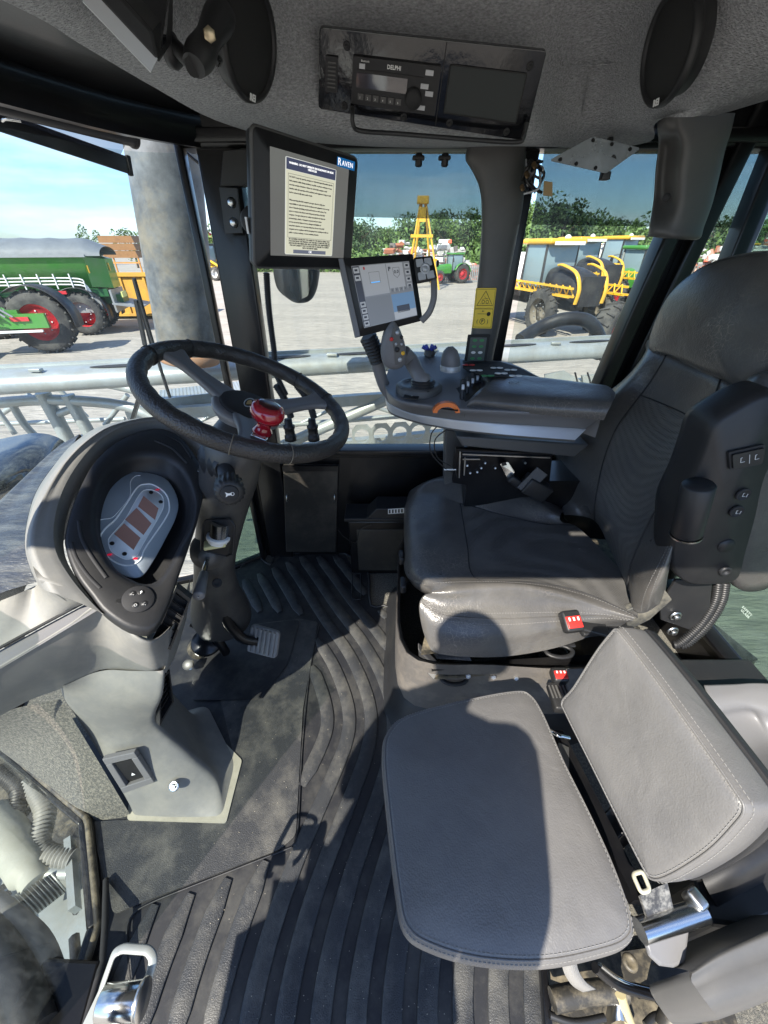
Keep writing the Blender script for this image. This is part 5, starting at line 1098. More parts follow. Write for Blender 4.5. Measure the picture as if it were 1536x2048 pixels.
a, rr_ = wang(522, 872); d = XW * math.cos(a) + YW * math.sin(a); kb = CW + d * min(rr_, .19) + NW * .006
m = MB(); m.lathe(kb, NW, [(.0, 0), (.018, .0), (.018, .006), (.0135, .014), (.0125, .022), (.016, .027), (.026, .032), (.0305, .041), (.031, .048), (.028, .056), (.021, .060), (.012, .0605), (0, .060)], 36); m.build('spinner_knob', m_red, sw)
m = MB(); m.lathe(kb + NW * .0595, NW, [(.019, 0), (.017, .0015), (0, .0018)], 30); m.build('knob_cap', M_('dark_red_inset', (.045, .006, .008), .3), sw)
m = MB(); m.box(kb + NW * -.002, (.03, .045, .01), Matrix((XW, YW, NW)).transposed(), bev=.003); m.build('knob_clamp', m_chrome, sw)

# ------------------------------------------------------------ pedals
pd_ = thing('brake_pedal', 'ribbed rubber brake pedal on a curved black arm right of the steering column', 'pedal', F0(500, 1290))
fc = Face(U(502, 1248, z=.22), U(558, 1264, z=.22), U(551, 1318, z=.14), U(493, 1303, z=.14)); m = MB(); fc.rect(m, 0, 0, 1, 1, -.014, 0, r=.014); m_ped = M_('worn_pedal_rubber', (.20, .20, .20), .6, dirt=(.32, .30, .25), dscale=14, damt=.5); pb = m.build('pad', m_ped, pd_, bevel=.002)
for k in range(6): m = MB(); a = .07 + k * .155; fc.rect(m, a, .06, a + .075, .94, 0, .009); m.build('pad_rib', m_ped, pb, bevel=.001)
m = MB(); m.tube(crom([fc.q(.4, .6, -.016), U(488, 1278, z=.20), U(466, 1258, z=.25), U(452, 1238, z=.30), U(446, 1222, z=.34)], 5), .014, 10, sy=1.3); m.build('arm', m_black, pd_)
p2_ = thing('pedal_lever', 'round black pedal bracket below the dashboard left of the brake pedal', 'pedal', F0(400, 1300)); m = MB(); m.lathe(U(415, 1285, z=.10), (.2, -.3, .9), [(0, 0), (.05, 0), (.055, .01), (.05, .02), (0, .022)], 24); m.build('pivot_housing', m_black, p2_); m = MB(); m.tube([U(385, 1245, z=.2), U(430, 1270, z=.16), U(452, 1305, z=.05)], .016, 10); m.build('link', m_black, p2_)
m = MB(); m.cyl(U(378, 1330, z=.04), (.2, -.5, .8), .018, .02, 16); m.build('bolt', m_screw, p2_)
# ------------------------------------------------------------ screens
t = thing('pillar_bracket', 'black steel plate with two large hex bolts on the front pillar', 'bracket', U(460, 420, y=1.44))
fb = Face(U(438, 374, y=1.45), U(474, 376, y=1.44), U(484, 466, y=1.44), U(450, 468, y=1.45)); m = MB(); fb.rect(m, 0, 0, 1, 1, -.006, 0); m.build('plate', m_plastic, t, bevel=.001)
for v in (.32, .76): m = MB(); c = fb.q(.6, v, 0); m.cyl(c, fb.n, .0135, .002, 20); m.cyl(c + fb.n * .002, fb.n, .0095, .007, 6, .001); m.build('hex_bolt', m_screw, t)
m = MB(); m.prism([U(px, py, y=1.45) for px, py in ((446, 300), (500, 296), (505, 360), (485, 372), (440, 372))], (0, .04, 0)); m.build('upper_plate', m_plastic, t, bevel=.002)

BRP = {'field_computer': (701, 536), 'display_terminal': (846, 641)}
def scr(name, label, tl, tr, br, bl, th, mat_b, r=.012):
    br = plane_hit(*BRP[name], tl, (bl - tl).cross(tr - tl)); t = thing(name, label, 'screen', bl); f = Face(tl, tr, br, bl); m = MB(); o = rounded([f.q(0, 0), f.q(0, 1), f.q(1, 1), f.q(1, 0)], r, 5)
    ringsurf(m, o, [(.93, -th), (.985, -th * .8), (1, -th * .5), (1, -.003), (.99, 0)], nrm=f.n); m.build('housing', mat_b, t); return t, f
t, f = scr('field_computer', 'large black touch screen showing a page of warning text, on the front pillar', U(506, 250, y=1.054), U(716, 318, y=1.28), U(701, 536, y=1.28), U(512, 534, y=1.054), .035, m_plastic)
m = MB(); o = rounded([f.q(0, 0), f.q(0, 1), f.q(1, 1), f.q(1, 0)], .012, 5); m.tube([p - f.n * .006 for p in o], .0045, 8, closed=True); m.build('housing_edge', m_dgrey, t)
def emat(name, c, e=.35, rough=.25): return M_(name, c, rough, emit=c, estr=e)
m = MB(); f.rect(m, .13, .10, .90, .90, .0002, .0008); scn = m.build('display', emat('screen_grey', (.10, .10, .095), .5, .12), t)
m = MB(); f.rect(m, .26, .135, .76, .885, .001, .0013, r=.004); m.build('dialog_frame', emat('dialog_white', (.62, .63, .60), .35), scn)
m = MB(); f.rect(m, .265, .225, .755, .88, .0014, .0017); m.build('dialog_page', emat('dialog_cream', (.50, .49, .38), .45), scn)
m = MB(); f.rect(m, .268, .14, .752, .222, .0014, .0017); m.build('dialog_title_bar', emat('dialog_navy', (.05, .055, .10), .4), scn)
ink = emat('screen_ink', (.03, .03, .035), .1); wink = emat('screen_white', (.8, .8, .8), .5)
f.text('WARNING - DO NOT OPERATE ON ROADWAYS OR NEAR\nOBSTACLES', .51, .182, .0049, wink, scn, d=.0019, bold=.00012)
m = MB(); bx = [f.q(.285, .25, .0019), f.q(.285, .74, .0019), f.q(.735, .74, .0019), f.q(.735, .25, .0019)]; m.tube(bx, .0004, 5, closed=True); m.build('text_frame', ink, scn)
P1 = ['DO NOT in any way operate, program, or otherwise input information into the', 'field computer while driving machinery on public or private roadways or in any', 'area that contains obstacles or allows use of the field computer could', 'interfere with safe operation of the machinery and equipment. Doing so could', 'lead to serious bodily injury and/or death.', '',
      'When operating this field computer you agree that it is solely your', 'responsibility to make sure that the machinery and equipment are in no way', 'clear of obstacles (including people) and located on a safe surface. You', 'agree to remain in the driver\'s seat during any operation of the field', 'computer. You agree that you are solely responsible for all claims for', 'personal injury, death, or damage to property and you release', 'us from any and all claims of errors, damages and liabilities of', 'every kind related to, or in any way arising from, the use of the field', 'computer not in compliance with the foregoing terms, including use while on', 'public or private roadways, or areas containing obstacles.']
for i, l in enumerate(P1):
    if l: f.text(l, .295, .272 + i * .0285, .00395, ink, scn, d=.0019, align='LEFT', bold=.00008)
f.text('BY CLICKING ON BELOW YOU AGREE TO THE ABOVE TERMS, THAT\nYOU HAVE READ THE MANUAL FOR THIS FIELD COMPUTER AND ALL\nASSOCIATED MACHINES AND ARE ACCEPTING FULL RESPONSIBILITY\nFOR ANY LIABILITY THAT OCCURS DUE TO FAILURE TO COMPLY\nWITH THE ABOVE TERMS.', .51, .79, .0042, ink, scn, d=.0019, bold=.0001)
m = MB(); f.rect(m, .34, .842, .68, .874, .0018, .0026); m.build('ok_button', emat('button_slate', (.12, .13, .17), .4), scn); f.text('OK', .51, .858, .007, wink, scn, d=.003)
m = MB(); f.rect(m, .765, .03, .965, .105, .0003, .0009); bd_ = m.build('brand_badge', emat('badge_blue', (.01, .13, .36), .25), t); f.text('R', .79, .068, .019, wink, bd_, d=.0014); f.text('AVEN', .88, .071, .0135, wink, bd_, d=.0014, spacing=1.15)
m = MB(); c = U(510, 440, y=1.12); m.lathe(c + V(-.025, .04, 0), V(.6, -.5, 0), [(0, 0), (.024, 0), (.028, .012), (.024, .024), (.018, .03), (.016, .05), (0, .05)], 24); m.build('swivel_mount', m_matte, t); m = MB(); m.tube([c + V(-.01, .05, 0), c + V(.0, .2, .0), U(520, 440, y=1.46)], .018, 12); m.build('mount_arm', m_black, t)
m = MB(); m.box(U(498, 440, y=1.075) + V(-.004, 0, -.01), (.004, .02, .03)); m.build('paper_tag', m_white, t)

t, f = scr('display_terminal', 'tilted touch terminal with a split grey and blue map display', U(676, 517, y=1.25), U(826, 507, y=1.28), U(846, 641, y=1.25), U(711, 676, y=1.22), .03, m_plastic, .006)
m = MB(); m.prism([f.q(-.0, 0, .001), f.q(.0, 1, .001), f.q(.075, 1, .002), f.q(.07, 0, .002)], -f.n * .032); m.build('side_grip', m_mgrey, t, bevel=.002)
m = MB(); f.rect(m, .15, .10, .93, .90, .0002, .0008); sc2 = m.build('display', emat('screen_pale', (.14, .145, .15), .3, .15), t)
scm = emat('screen_mid', (.14, .145, .15), .25); scd = emat('screen_dark', (.03, .03, .035), .3); scl = emat('screen_light', (.24, .245, .25), .3)
for (a, b, c_, d_, mm, nm) in ((.155, .11, .245, .89, scd, 'side_bar'), (.255, .11, .60, .50, scl, 'map_pane'), (.61, .11, .83, .50, scl, 'speed_pane'), (.255, .52, .60, .89, scm, 'lower_pane'), (.61, .53, .925, .89, emat('camera_blue', (.08, .14, .22), .4), 'camera_pane'), (.61, .78, .925, .89, emat('camera_ground', (.20, .21, .22), .5), 'camera_ground'), (.66, .70, .84, .80, scd, 'camera_machine')):
    m = MB(); f.rect(m, a, b, c_, d_, .001, .0013 + (.0004 if 'camera_' in nm and nm != 'camera_pane' else 0)); m.build(nm, mm, sc2)
for i, v in enumerate((.125, .22, .56, .645, .73, .815)): m = MB(); f.rect(m, .165, v, .24, v + .07, .0014, .0017); k = m.build('icon', scl, sc2); m = MB(); f.rect(m, .18, v + .02, .22, v + .045, .0018, .002); m.build('icon_mark', ink, k)
for i in range(4): m = MB(); f.rect(m, .855, .125 + i * .095, .92, .19 + i * .095, .0014, .0017); k = m.build('icon', scl, sc2); m = MB(); f.rect(m, .87, .14 + i * .095, .905, .17 + i * .095, .0018, .002); m.build('icon_mark', ink, k)
for i in range(5): m = MB(); f.rect(m, .615 + i * .062, .445, .665 + i * .062, .505, .0016, .002); m.build('icon', scm, sc2); f.text('F', .64 + i * .062, .475, .006, ink, sc2, d=.0024)
f.text('P', .645, .185, .014, ink, sc2, d=.0018, bold=.0004); f.text('0.0', .735, .23, .011, ink, sc2, d=.0018, bold=.0002); m = MB(); m.tube([f.q(u, v, .0018) for u, v in ((.69, .17), (.78, .17), (.775, .27), (.735, .31), (.695, .27))], .0005, 5, closed=True); m.tube([f.q(u, v, .0018) for u, v in ((.36, .2), (.5, .2), (.5, .34), (.36, .34))], .0004, 5, closed=True); m.build('dial_outline', ink, sc2)
m = MB(); f.rect(m, .37, .325, .49, .34, .0016, .0022); m.build('blue_line', emat('blue_l', (.1, .3, .6), .5), sc2); m = MB(); f.rect(m, .30, .125, .32, .16, .0016, .0022); m.build('red_mark', m_redp, sc2)
# keypad and handle
fk = Face(U(829, 517, y=1.262), U(864, 513, y=1.265), U(873, 556, y=1.25), U(836, 563, y=1.245)); m = MB(); o = rounded([fk.q(-.05, -.05), fk.q(-.05, 1.05), fk.q(1.05, 1.05), fk.q(1.05, -.05)], .006); ringsurf(m, o, [(.95, -.018), (1, -.012), (1, -.002), (.96, 0)], nrm=fk.n); kp = m.build('keypad', m_plastic, t)
for u, v in ((.25, .22), (.72, .22), (.25, .8), (.72, .8)): m = MB(); fk.rect(m, u - .2, v - .17, u + .2, v + .17, 0, .0018, r=.003); m.build('key', m_silver, kp)
m = MB(); m.lathe(fk.q(.49, .5, 0), fk.n, [(.0135, 0), (.0135, .003), (.0095, .004), (.0085, .002), (.0065, .002), (.0055, .004), (0, .004)], 20); m.build('ring_key', m_silver, kp)
m = MB(); m.tube(crom([fk.q(.9, .9, -.01), U(868, 575, y=1.245), U(867, 600, y=1.235), U(858, 625, y=1.23), U(843, 642, y=1.235)], 5), .009, 12, sy=.7); m.build('handle', m_mgrey, t)
m = MB(); m.cyl(U(873, 527, y=1.26), V(1, 0, 0), .008, .006, 14); m.build('dial', m_plastic, kp)
# bellows and mounting tube
m = MB(); corrugated(m, [U(735, 672, y=1.29), U(746, 695, y=1.30), U(757, 722, y=1.31)], .024, .011, .16, 18); m.build('bellows', m_plastic, t)
m = MB(); m.tube(crom([U(752, 712, y=1.31), U(758, 740, y=1.32), U(770, 775, y=1.33), U(790, 800, y=1.33)], 4), .020, 16); m.build('mount_tube', m_mgrey, t)

# ------------------------------------------------------------ armrest console
con = thing('armrest_console', 'dark grey armrest console with a silver edge, joystick base and rows of keys', 'armrest console', (.4, 1.25, .8))
gl_ = lambda l: [U(px, py, z=z) for px, py, z in l]
far = gl_([(778, 738, .935), (800, 722, .95), (860, 712, .955), (920, 719, .955), (999, 724, .955), (1040, 736, .955), (1100, 764, .935), (1215, 800, .92)])
nt_ = gl_([(768, 762, .92), (776, 787, .905), (802, 805, .90), (868, 815, .90), (925, 821, .90), (1000, 825, .90), (1100, 829, .90), (1205, 832, .90)])
stp = gl_([(769, 788, .855), (778, 806, .845), (818, 825, .84), (870, 834, .84), (918, 840, .84), (1000, 847, .84), (1080, 852, .84), (1170, 858, .84)])
sbt = gl_([(771, 800, .82), (782, 825, .812), (838, 844, .81), (878, 852, .81), (920, 859, .81), (1000, 868, .81), (1070, 874, .81), (1150, 880, .81)])
mid_ = [a.lerp(b, .5) for a, b in zip(far, nt_)]
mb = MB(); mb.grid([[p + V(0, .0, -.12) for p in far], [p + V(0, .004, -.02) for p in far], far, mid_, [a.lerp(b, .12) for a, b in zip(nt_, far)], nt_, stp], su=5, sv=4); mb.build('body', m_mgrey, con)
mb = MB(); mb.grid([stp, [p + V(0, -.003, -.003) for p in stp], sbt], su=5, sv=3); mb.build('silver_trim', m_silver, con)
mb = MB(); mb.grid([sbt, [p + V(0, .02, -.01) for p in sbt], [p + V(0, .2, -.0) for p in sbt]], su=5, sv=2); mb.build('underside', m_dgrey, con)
# pad
pt_ = gl_([(988, 757, .955), (1080, 766, .955), (1230, 785, .955)]); pn = gl_([(950, 800, .925), (1070, 812, .925), (1215, 824, .925)]); pf = [p + V(0, .07, -.0) for p in pt_]
mb = MB(); mb.grid([[p + V(0, .02, -.05) for p in pf], pf, pt_, [a.lerp(b, .7) + V(0, -.006, .012) for a, b in zip(pt_, pn)], pn, [p + V(0, .004, -.025) for p in pn]], su=8, sv=5)
e0 = [pf[0] + V(0, .02, -.05), pf[0], pt_[0], pt_[0].lerp(pn[0], .7) + V(0, -.006, .012), pn[0], pn[0] + V(0, .004, -.025)]
mb.grid([e0, [p + V(-.02, 0, -.012) for p in e0], [p + V(-.025, 0, -.035) for p in e0]], su=5, sv=3); mb.build('arm_pad', m_lea, con)
# keypad shelf behind the pad: dark panel with keys
kp_ = gl_([(925, 724, .958), (1000, 727, .958), (1036, 738, .958), (1080, 760, .945), (990, 756, .957), (945, 750, .955), (925, 738, .957)]); mb = MB(); mb.prism([p + V(0, 0, .003) for p in kp_], (0, 0, .003)); kb_ = mb.build('key_panel', m_matte, con)
def keypair(px, py, z, mat, r=.012):
    for s in (-1, 1):
        c = U(px + s * 6.5, py, z=z + .008) + V(0, 0, .003); m = MB(); m.prism([c + V(s * -r * .45 + r * .95 * math.cos(a) * 1.0 * 1, r * .55 * math.sin(a), 0) if False else c + V(r * .85 * math.cos(a), r * .62 * math.sin(a), 0) for a in [2 * math.pi * k / 18 for k in range(18)]], (0, 0, .002)); m.build('key', mat, kb_)
for px, py, mm in ((993, 738, m_white), (1021, 742, m_white), (1002, 749, m_white), (1031, 754, m_white), (937, 732, m_redp), (952, 743, m_white), (975, 754, m_green_l)): keypair(px, py, .955, mm)
# paddles in their well
wl = gl_([(888, 790, .905), (925, 772, .925), (962, 765, .935), (960, 780, .925), (930, 806, .905)]); mb = MB(); mb.prism([p + V(0, 0, .0015) for p in wl], (0, 0, .001)); mb.build('paddle_well', m_ink, con)
for k in range(4):
    b0 = U(922 + k * 9.5, 795 - k * 6.5, z=.91); m = MB(); m.box(b0 + V(0, 0, .024), (.0105, .024, .062), Matrix.Rotation(-.35, 3, 'X'), bev=.003); pdl = m.build('paddle', m_plastic, con); m = MB(); m.box(b0 + V(-.0, -.013, .036), (.009, .008, .016), Matrix.Rotation(-.35, 3, 'X'), bev=.002); m.build('paddle_tip', m_silver, pdl)
# thumb wheel
c = U(892, 824, z=.892); vs = []; m = MB()
for i in range(25):
    a = math.pi * i / 24; rr_ = .034 + (.0016 if i % 2 else 0); p = c + V(math.cos(a) * rr_, 0, math.sin(a) * rr_ * .75); dd = (p - c).normalized(); vs.append([p + dd * .005 + V(0, -.009, 0), p + dd * .005 + V(0, .009, 0), p - dd * .008 + V(0, .009, 0), p - dd * .008 + V(0, -.009, 0)])
m.grid(vs, raw=True, closed_u=True); m.add(vs[0] + vs[-1], [(0, 1, 2, 3), (7, 6, 5, 4)], False); m.build('thumb_wheel', m_orange, con, autosm=40); m = MB(); m.prism(rounded([U(862, 806, z=.9015), U(918, 812, z=.9015), U(916, 823, z=.9015), U(868, 817, z=.9015)], .006), (0, 0, .0012)); m.build('wheel_recess', m_ink, con)
m = MB(); m.prism([U(px, py, z=.914) for px, py in ((812, 784), (840, 788), (836, 800), (806, 797))], (0, 0, .002)); sp__ = m.build('symbol_plate', m_ink, con); text('+', .012, m_white, sp__, U(824, 792, z=.9175), (1, 0, 0), (0, 1, 0), name='symbol')
m = MB(); m.lathe(U(838, 772, z=.925), (0, 0, 1), [(.075, -.02), (.075, .0), (.068, .008), (.055, .010), (.05, .004), (.0, .004)], 40); jb = m.build('joystick_base', m_dgrey, con)
for k in range(4): a = .6 + k * 1.5; m = MB(); c = U(838, 772, z=.932) + V(.063 * math.cos(a), .063 * math.sin(a), 0); m.cyl(c, (0, 0, 1), .004, .002, 10); m.build('base_screw', m_plastic, jb)
# joystick
js = thing('joystick', 'grey multi button joystick in front of the tilted terminal', 'joystick', U(842, 772, z=.935))
j0, j1, j2, j3 = U(845, 772, z=.935), U(836, 748, z=.97), U(822, 722, z=1.0), U(806, 705, z=1.03)
m = MB(); corrugated(m, [j0 + V(0, 0, -.005), j0 + V(0, 0, .02)], .034, .008, .1, 20); m.build('boot', m_plastic, js)
m = MB(); m.tube(crom([j0 + V(0, 0, .01), j1, j2, j3], 5), [.024] * 4 + [.018] * 4 + [.019] * 8, 16, sy=1.25); m.build('stem', m_mgrey, js)
jt = (j3 - CamP).length; yy = j3.y - .01
ho = [U(px, py, y=yy) for px, py in ((786, 641), (797, 653), (806, 675), (812, 698), (812, 720), (804, 734), (786, 739), (768, 730), (761, 708), (763, 680), (770, 657))]
m = MB(); ringsurf(m, crom(ho, 4, True), [(.6, .035), (.9, .026), (1, .01), (.98, -.006), (.90, -.016), (.6, -.021)], nrm=V(0, 1, 0)); hd2 = m.build('grip_head', m_mgrey, js)
m = MB(); m.prism(rounded([U(px, py, y=yy - .0205) for px, py in ((786, 652), (803, 672), (808, 705), (800, 728), (790, 730), (788, 700), (782, 672))], .006), (0, -.003, 0)); m.build('thumb_face', m_dgrey, hd2)
for px, py, r_, mm in ((783, 678, .0055, m_redp), (795, 665, .006, m_silver), (803, 674, .005, m_plastic), (792, 688, .004, m_silver), (794, 699, .0075, m_plastic), (806, 706, .0058, M_('amber_button', (.75, .42, .03), .3)), (800, 719, .0065, m_silver), (803, 688, .0035, m_silver)):
    m = MB(); m.lathe(U(px, py, y=yy - .022), (0, -1, 0), [(r_, 0), (r_, .004), (r_ * .7, .006), (0, .0065)], 16); m.build('button', mm, hd2)
t = thing('throttle_knob', 'smooth dark grey knob on a silver collar right of the joystick', 'lever', U(900, 745, z=.955)); c = U(900, 741, z=.955)
m = MB(); m.lathe(c, (0, 0, 1), [(.034, 0), (.034, .014), (.032, .018)], 28); m.build('collar', m_silver, t); m = MB(); m.tube([c + V(0, 0, .015), c + V(-.002, 0, .035), c + V(-.006, 0, .055), c + V(-.012, 0, .068), c + V(-.015, 0, .073)], [.032, .031, .026, .017, .004], 28); m.build('knob', m_mgrey, t)
t = thing('blue_fitting', 'small blue and violet fluted fitting behind the grey knob', 'fitting', U(858, 705, z=.97)); m = MB(); c = U(858, 712, z=.955); m.lathe(c, (.2, 0, 1), [(.02, 0), (.022, .02), (.014, .024)], 20); m.build('base', m_dgrey, t)
for k in range(6): a = k * 1.047; m = MB(); m.tube([c + V(.006 * math.cos(a), .006 * math.sin(a), .02), c + V(.026 * math.cos(a), .02 * math.sin(a), .034)], [.005, .008], 8); m.build('petal', M_('blue_violet', (.06, .08, .45), .4), t)
m = MB(); c = U(868, 725, z=.955); m.grid([[c + V(x, y, .02 - abs(x) * .1 + .01 * y / .03) for x in (-.035, -.02, 0, .02, .035)] for y in (-.03, 0, .03)], su=4, sv=4); 
# support below the console
t = thing('console_support', 'black and steel sliding bracket under the armrest console with loose wires', 'bracket', (.35, 1.25, .6)); S_ = lambda px, py, y=1.22: U(px, py, y=y)
m = MB(); m.prism([S_(912, 872), S_(1180, 890), S_(1150, 915), S_(925, 893)], (0, .14, 0)); m.build('slide_box', m_dgrey, t, bevel=.006)
m = MB(); m.prism([S_(912, 898), S_(1105, 908), S_(1095, 1000), S_(905, 965)], (0, .02, 0)); bp = m.build('side_plate', m_black, t)
for a, b in (((925, 908), (1100, 915)), ((925, 918), (960, 918)), ((920, 903), (918, 955)), ((930, 915), (928, 950))): m = MB(); m.bar(S_(*a, 1.212), S_(*b, 1.212), .007, .004); m.build('rail', m_screw, t)
for px, py in ((970, 925), (954, 943), (940, 945), (962, 935), (934, 930), (990, 935), (1050, 925)): m = MB(); m.cyl(S_(px, py, 1.216), (0, -1, 0), .0045, .006, 6); m.build('bolt', m_screw, t)
m = MB(); m.tube(crom([S_(875, 852), S_(862, 870), S_(862, 905), S_(888, 935), S_(905, 945)], 6), .0022, 6); m.build('wire', m_wire, t); m = MB(); m.tube(crom([S_(895, 858), S_(870, 880), S_(875, 915), S_(905, 935), S_(915, 955)], 6), .0022, 6); m.build('wire', m_wire, t)
m = MB(); m.prism([U(890, 860, y=1.33), U(928, 862, y=1.33), U(935, 1000, y=1.33), U(888, 990, y=1.33)], (0, .05, 0)); m.build('post', m_dgrey, t, bevel=.006); m = MB(); m.bar(S_(888, 939), S_(912, 939), .004); m.build('cable_tie', m_white, t)
m = MB(); m.box((.55, 1.30, .30), (.5, .16, .60)); m.build('seat_side_box', m_black, t)
# belt tongue and reel
t = thing('seat_belt_reel', 'seat belt tongue and black reel wedged between the seat cushion and armrest console', 'seat belt', U(1060, 980, y=1.18)); m = MB(); m.prism(rounded([S_(1000, 928, 1.19), S_(1016, 924, 1.19), S_(1030, 945, 1.18), S_(1014, 955, 1.18)], .004), (0, .003, 0)); m.build('tongue', m_chrome, t); m = MB(); m.prism(rounded([S_(1002, 926, 1.186), S_(1012, 924, 1.186), S_(1014, 930, 1.186), S_(1005, 932, 1.186)], .001), (0, .001, 0)); m.build('tongue_slot', m_ink, t)
m = MB(); m.box(U(1030, 962, y=1.17), (.055, .03, .030), Matrix.Rotation(.6, 3, 'Y'), bev=.008); m.build('tongue_grip', m_plastic, t); m = MB(); m.box(U(1070, 975, y=1.17), (.095, .06, .06), Matrix.Rotation(.5, 3, 'Y'), bev=.006); m.build('reel_housing', m_plastic, t); m = MB(); m.prism([U(1035, 975, y=1.15), U(1075, 935, y=1.15), U(1095, 950, y=1.15), U(1055, 990, y=1.15)], (0, .004, 0)); m.build('webbing', M_('belt_webbing', (.10, .10, .10), .8, bump=.5, bscale=900), t)

# ------------------------------------------------------------ pillar cover with the decal
t = thing('pillar_cover', 'tall dark grey moulded cover on the middle pillar between the two far windows', 'pillar cover', (.45, 1.47, .6)); g_ = lambda px, py, y: U(px, py, y=y)
LE = [(938, 286), (932, 318), (945, 342), (960, 378), (964, 430), (960, 520), (950, 610), (936, 725), (925, 880)]; RE = [(1052, 286), (1050, 330), (1046, 400), (1036, 460), (1022, 530), (1012, 590), (1000, 650), (984, 725), (955, 880)]
rws = []
for (a, b), (c, d) in zip(LE, RE): rws.append([g_(a, b, 1.50), g_(a, b, 1.455), g_(a * .85 + c * .15, b, 1.435), g_((a + c) / 2, (b + d) / 2, 1.432), g_(a * .15 + c * .85, d, 1.44), g_(c, d, 1.46), g_(c, d, 1.50)])
m = MB(); m.grid(rws, su=4, sv=4); pc = m.build('cover', m_dgrey, t)
for q in ((994, 481),): m = MB(); m.cyl(g_(*q, 1.436), (0, -1, 0), .0055, .003, 12, .001); m.build('screw', m_chrome, pc)
fd = Face(g_(952, 576, 1.425), g_(993, 576, 1.425), g_(983, 657, 1.425), g_(944, 656, 1.425)); fd.n = -fd.n if fd.n.y > 0 else fd.n
m = MB(); fd.rect(m, 0, 0, 1, 1, 0, .001, r=.003); dc = m.build('warning_decal', m_yellow, pc, label='yellow warning decal with a triangle, a key and a circled P'); m = MB(); m.tube([fd.q(u, v, .0014) for u, v in ((.05, .03), (.95, .03), (.95, .49), (.05, .49))], .0006, 5, closed=True); m.build('decal_border', m_ink, dc)
m = MB(); m.tube([fd.q(u, v, .0014) for u, v in ((.05, .51), (.95, .51), (.95, .97), (.05, .97))], .0006, 5, closed=True); m.build('decal_border', m_ink, dc)
m = MB(); m.tube([fd.q(u, v, .0016) for u, v in ((.5, .07), (.9, .42), (.12, .42))], .0013, 5, closed=True); m.build('warning_triangle', m_ink, dc)
m = MB()
for u, v, r_ in ((.42, .33, .0045), (.62, .33, .0045)): m.tube([fd.q(u, v, .0016) + fd.x * r_ * math.cos(k * .785) + fd.y * r_ * math.sin(k * .785) for k in range(8)], .0007, 5, closed=True)
m.bar(fd.q(.35, .27, .0016), fd.q(.7, .24, .0016), .0015, .0006); m.bar(fd.q(.25, .38, .0016), fd.q(.78, .38, .0016), .0015, .0006); m.bar(fd.q(.45, .2, .0016), fd.q(.6, .27, .0016), .0015, .0006); m.build('machine_pictogram', m_ink, dc)
m = MB(); m.cyl(fd.q(.76, .63, .001), fd.n, .0062, .0008, 16); m.bar(fd.q(.2, .63, .0014), fd.q(.72, .63, .0014), .0028, .0008); m.prism([fd.q(.42, .545, .0014), fd.q(.42, .575, .0014), fd.q(.55, .56, .0014)], fd.n * .0004); m.build('key_pictogram', m_ink, dc)
m = MB(); m.tube([fd.q(.48, .82, .0014) + fd.x * .0085 * math.cos(k * .5236) + fd.y * .0085 * math.sin(k * .5236) for k in range(12)], .0008, 5, closed=True); m.build('circle', m_ink, dc); fd.text('P', .48, .82, .013, m_ink, dc, d=.0016, bold=.0004); fd.text('(', .22, .82, .016, m_ink, dc, d=.0016); fd.text(')', .75, .82, .016, m_ink, dc, d=.0016)
fs_ = Face(g_(937, 672, 1.426), g_(978, 672, 1.426), g_(971, 722, 1.426), g_(930, 722, 1.426)); fs_.n = -fs_.n if fs_.n.y > 0 else fs_.n
m = MB(); fs_.rect(m, -.04, -.06, 1.04, 1.0, 0, .003, r=.003); sp2 = m.build('switch_panel', m_matte, pc); m = MB(); fs_.rect(m, .1, .05, .9, .98, .003, .004, r=.002); m.build('switch_membrane', M_('slate_panel', (.05, .075, .075), .4), sp2)
for v, mm in ((.16, m_green_l), (.4, m_green_l), (.64, m_white), (.88, m_green_l)):
    for s in (-1, 1): m = MB(); c = fs_.q(.5 + s * .17, v, .0045); m.prism([c + fs_.x * .008 * math.cos(k * .5236) + fs_.y * .0045 * math.sin(k * .5236) for k in range(12)], fs_.n * .001); m.build('key', mm, sp2)
# small fittings on the header
for px in (837, 889): 
    t = thing('clip', 'black clip under the far window header, %s of two' % ('left' if px < 850 else 'right'), 'clip', U(px, 322, y=1.48)); m = MB(); m.cyl(U(px, 334, y=1.48), (0, 0, 1), .010, .03, 14, .003); m.build('stem', m_plastic, t); m = MB(); m.box(U(px, 316, y=1.48), (.034, .02, .010), bev=.003); m.build('flange', m_plastic, t)
# conduits by the front pillar
t = thing('conduit', 'thin black corrugated conduit running down the front pillar', 'conduit', U(545, 700, y=1.45)); m = MB(); corrugated(m, [U(533, 545, y=1.47), U(538, 620, y=1.47), U(548, 700, y=1.47), U(552, 745, y=1.47), U(572, 790, y=1.48)], .010, .006, .12, 10); m.build('sleeve', m_plastic, t)
for i, (a, b) in enumerate(((582, 880), (628, 880))):
    t = thing('hose_fitting', 'ribbed black hose with a connector, %s of two at the sill behind the wheel' % ('left' if i == 0 else 'right'), 'hose', U(a, 880, y=1.49), 'hoses at the window sill'); m = MB(); corrugated(m, [U(a - 30 - 5 * i, 770, y=1.47), U(a - 12, 800, y=1.48), U(a, 835, y=1.49)], .013, .007, .1, 12); m.build('hose', m_plastic, t)
    m = MB(); c = U(a, 880, y=1.49); m.lathe(c, (0, 0, 1), [(0, 0), (.024, 0), (.024, .02), (.020, .022), (.020, .05), (.023, .052), (.023, .062), (.016, .066), (.015, .09), (0, .09)], 18); m.build('connector', m_plastic, t)
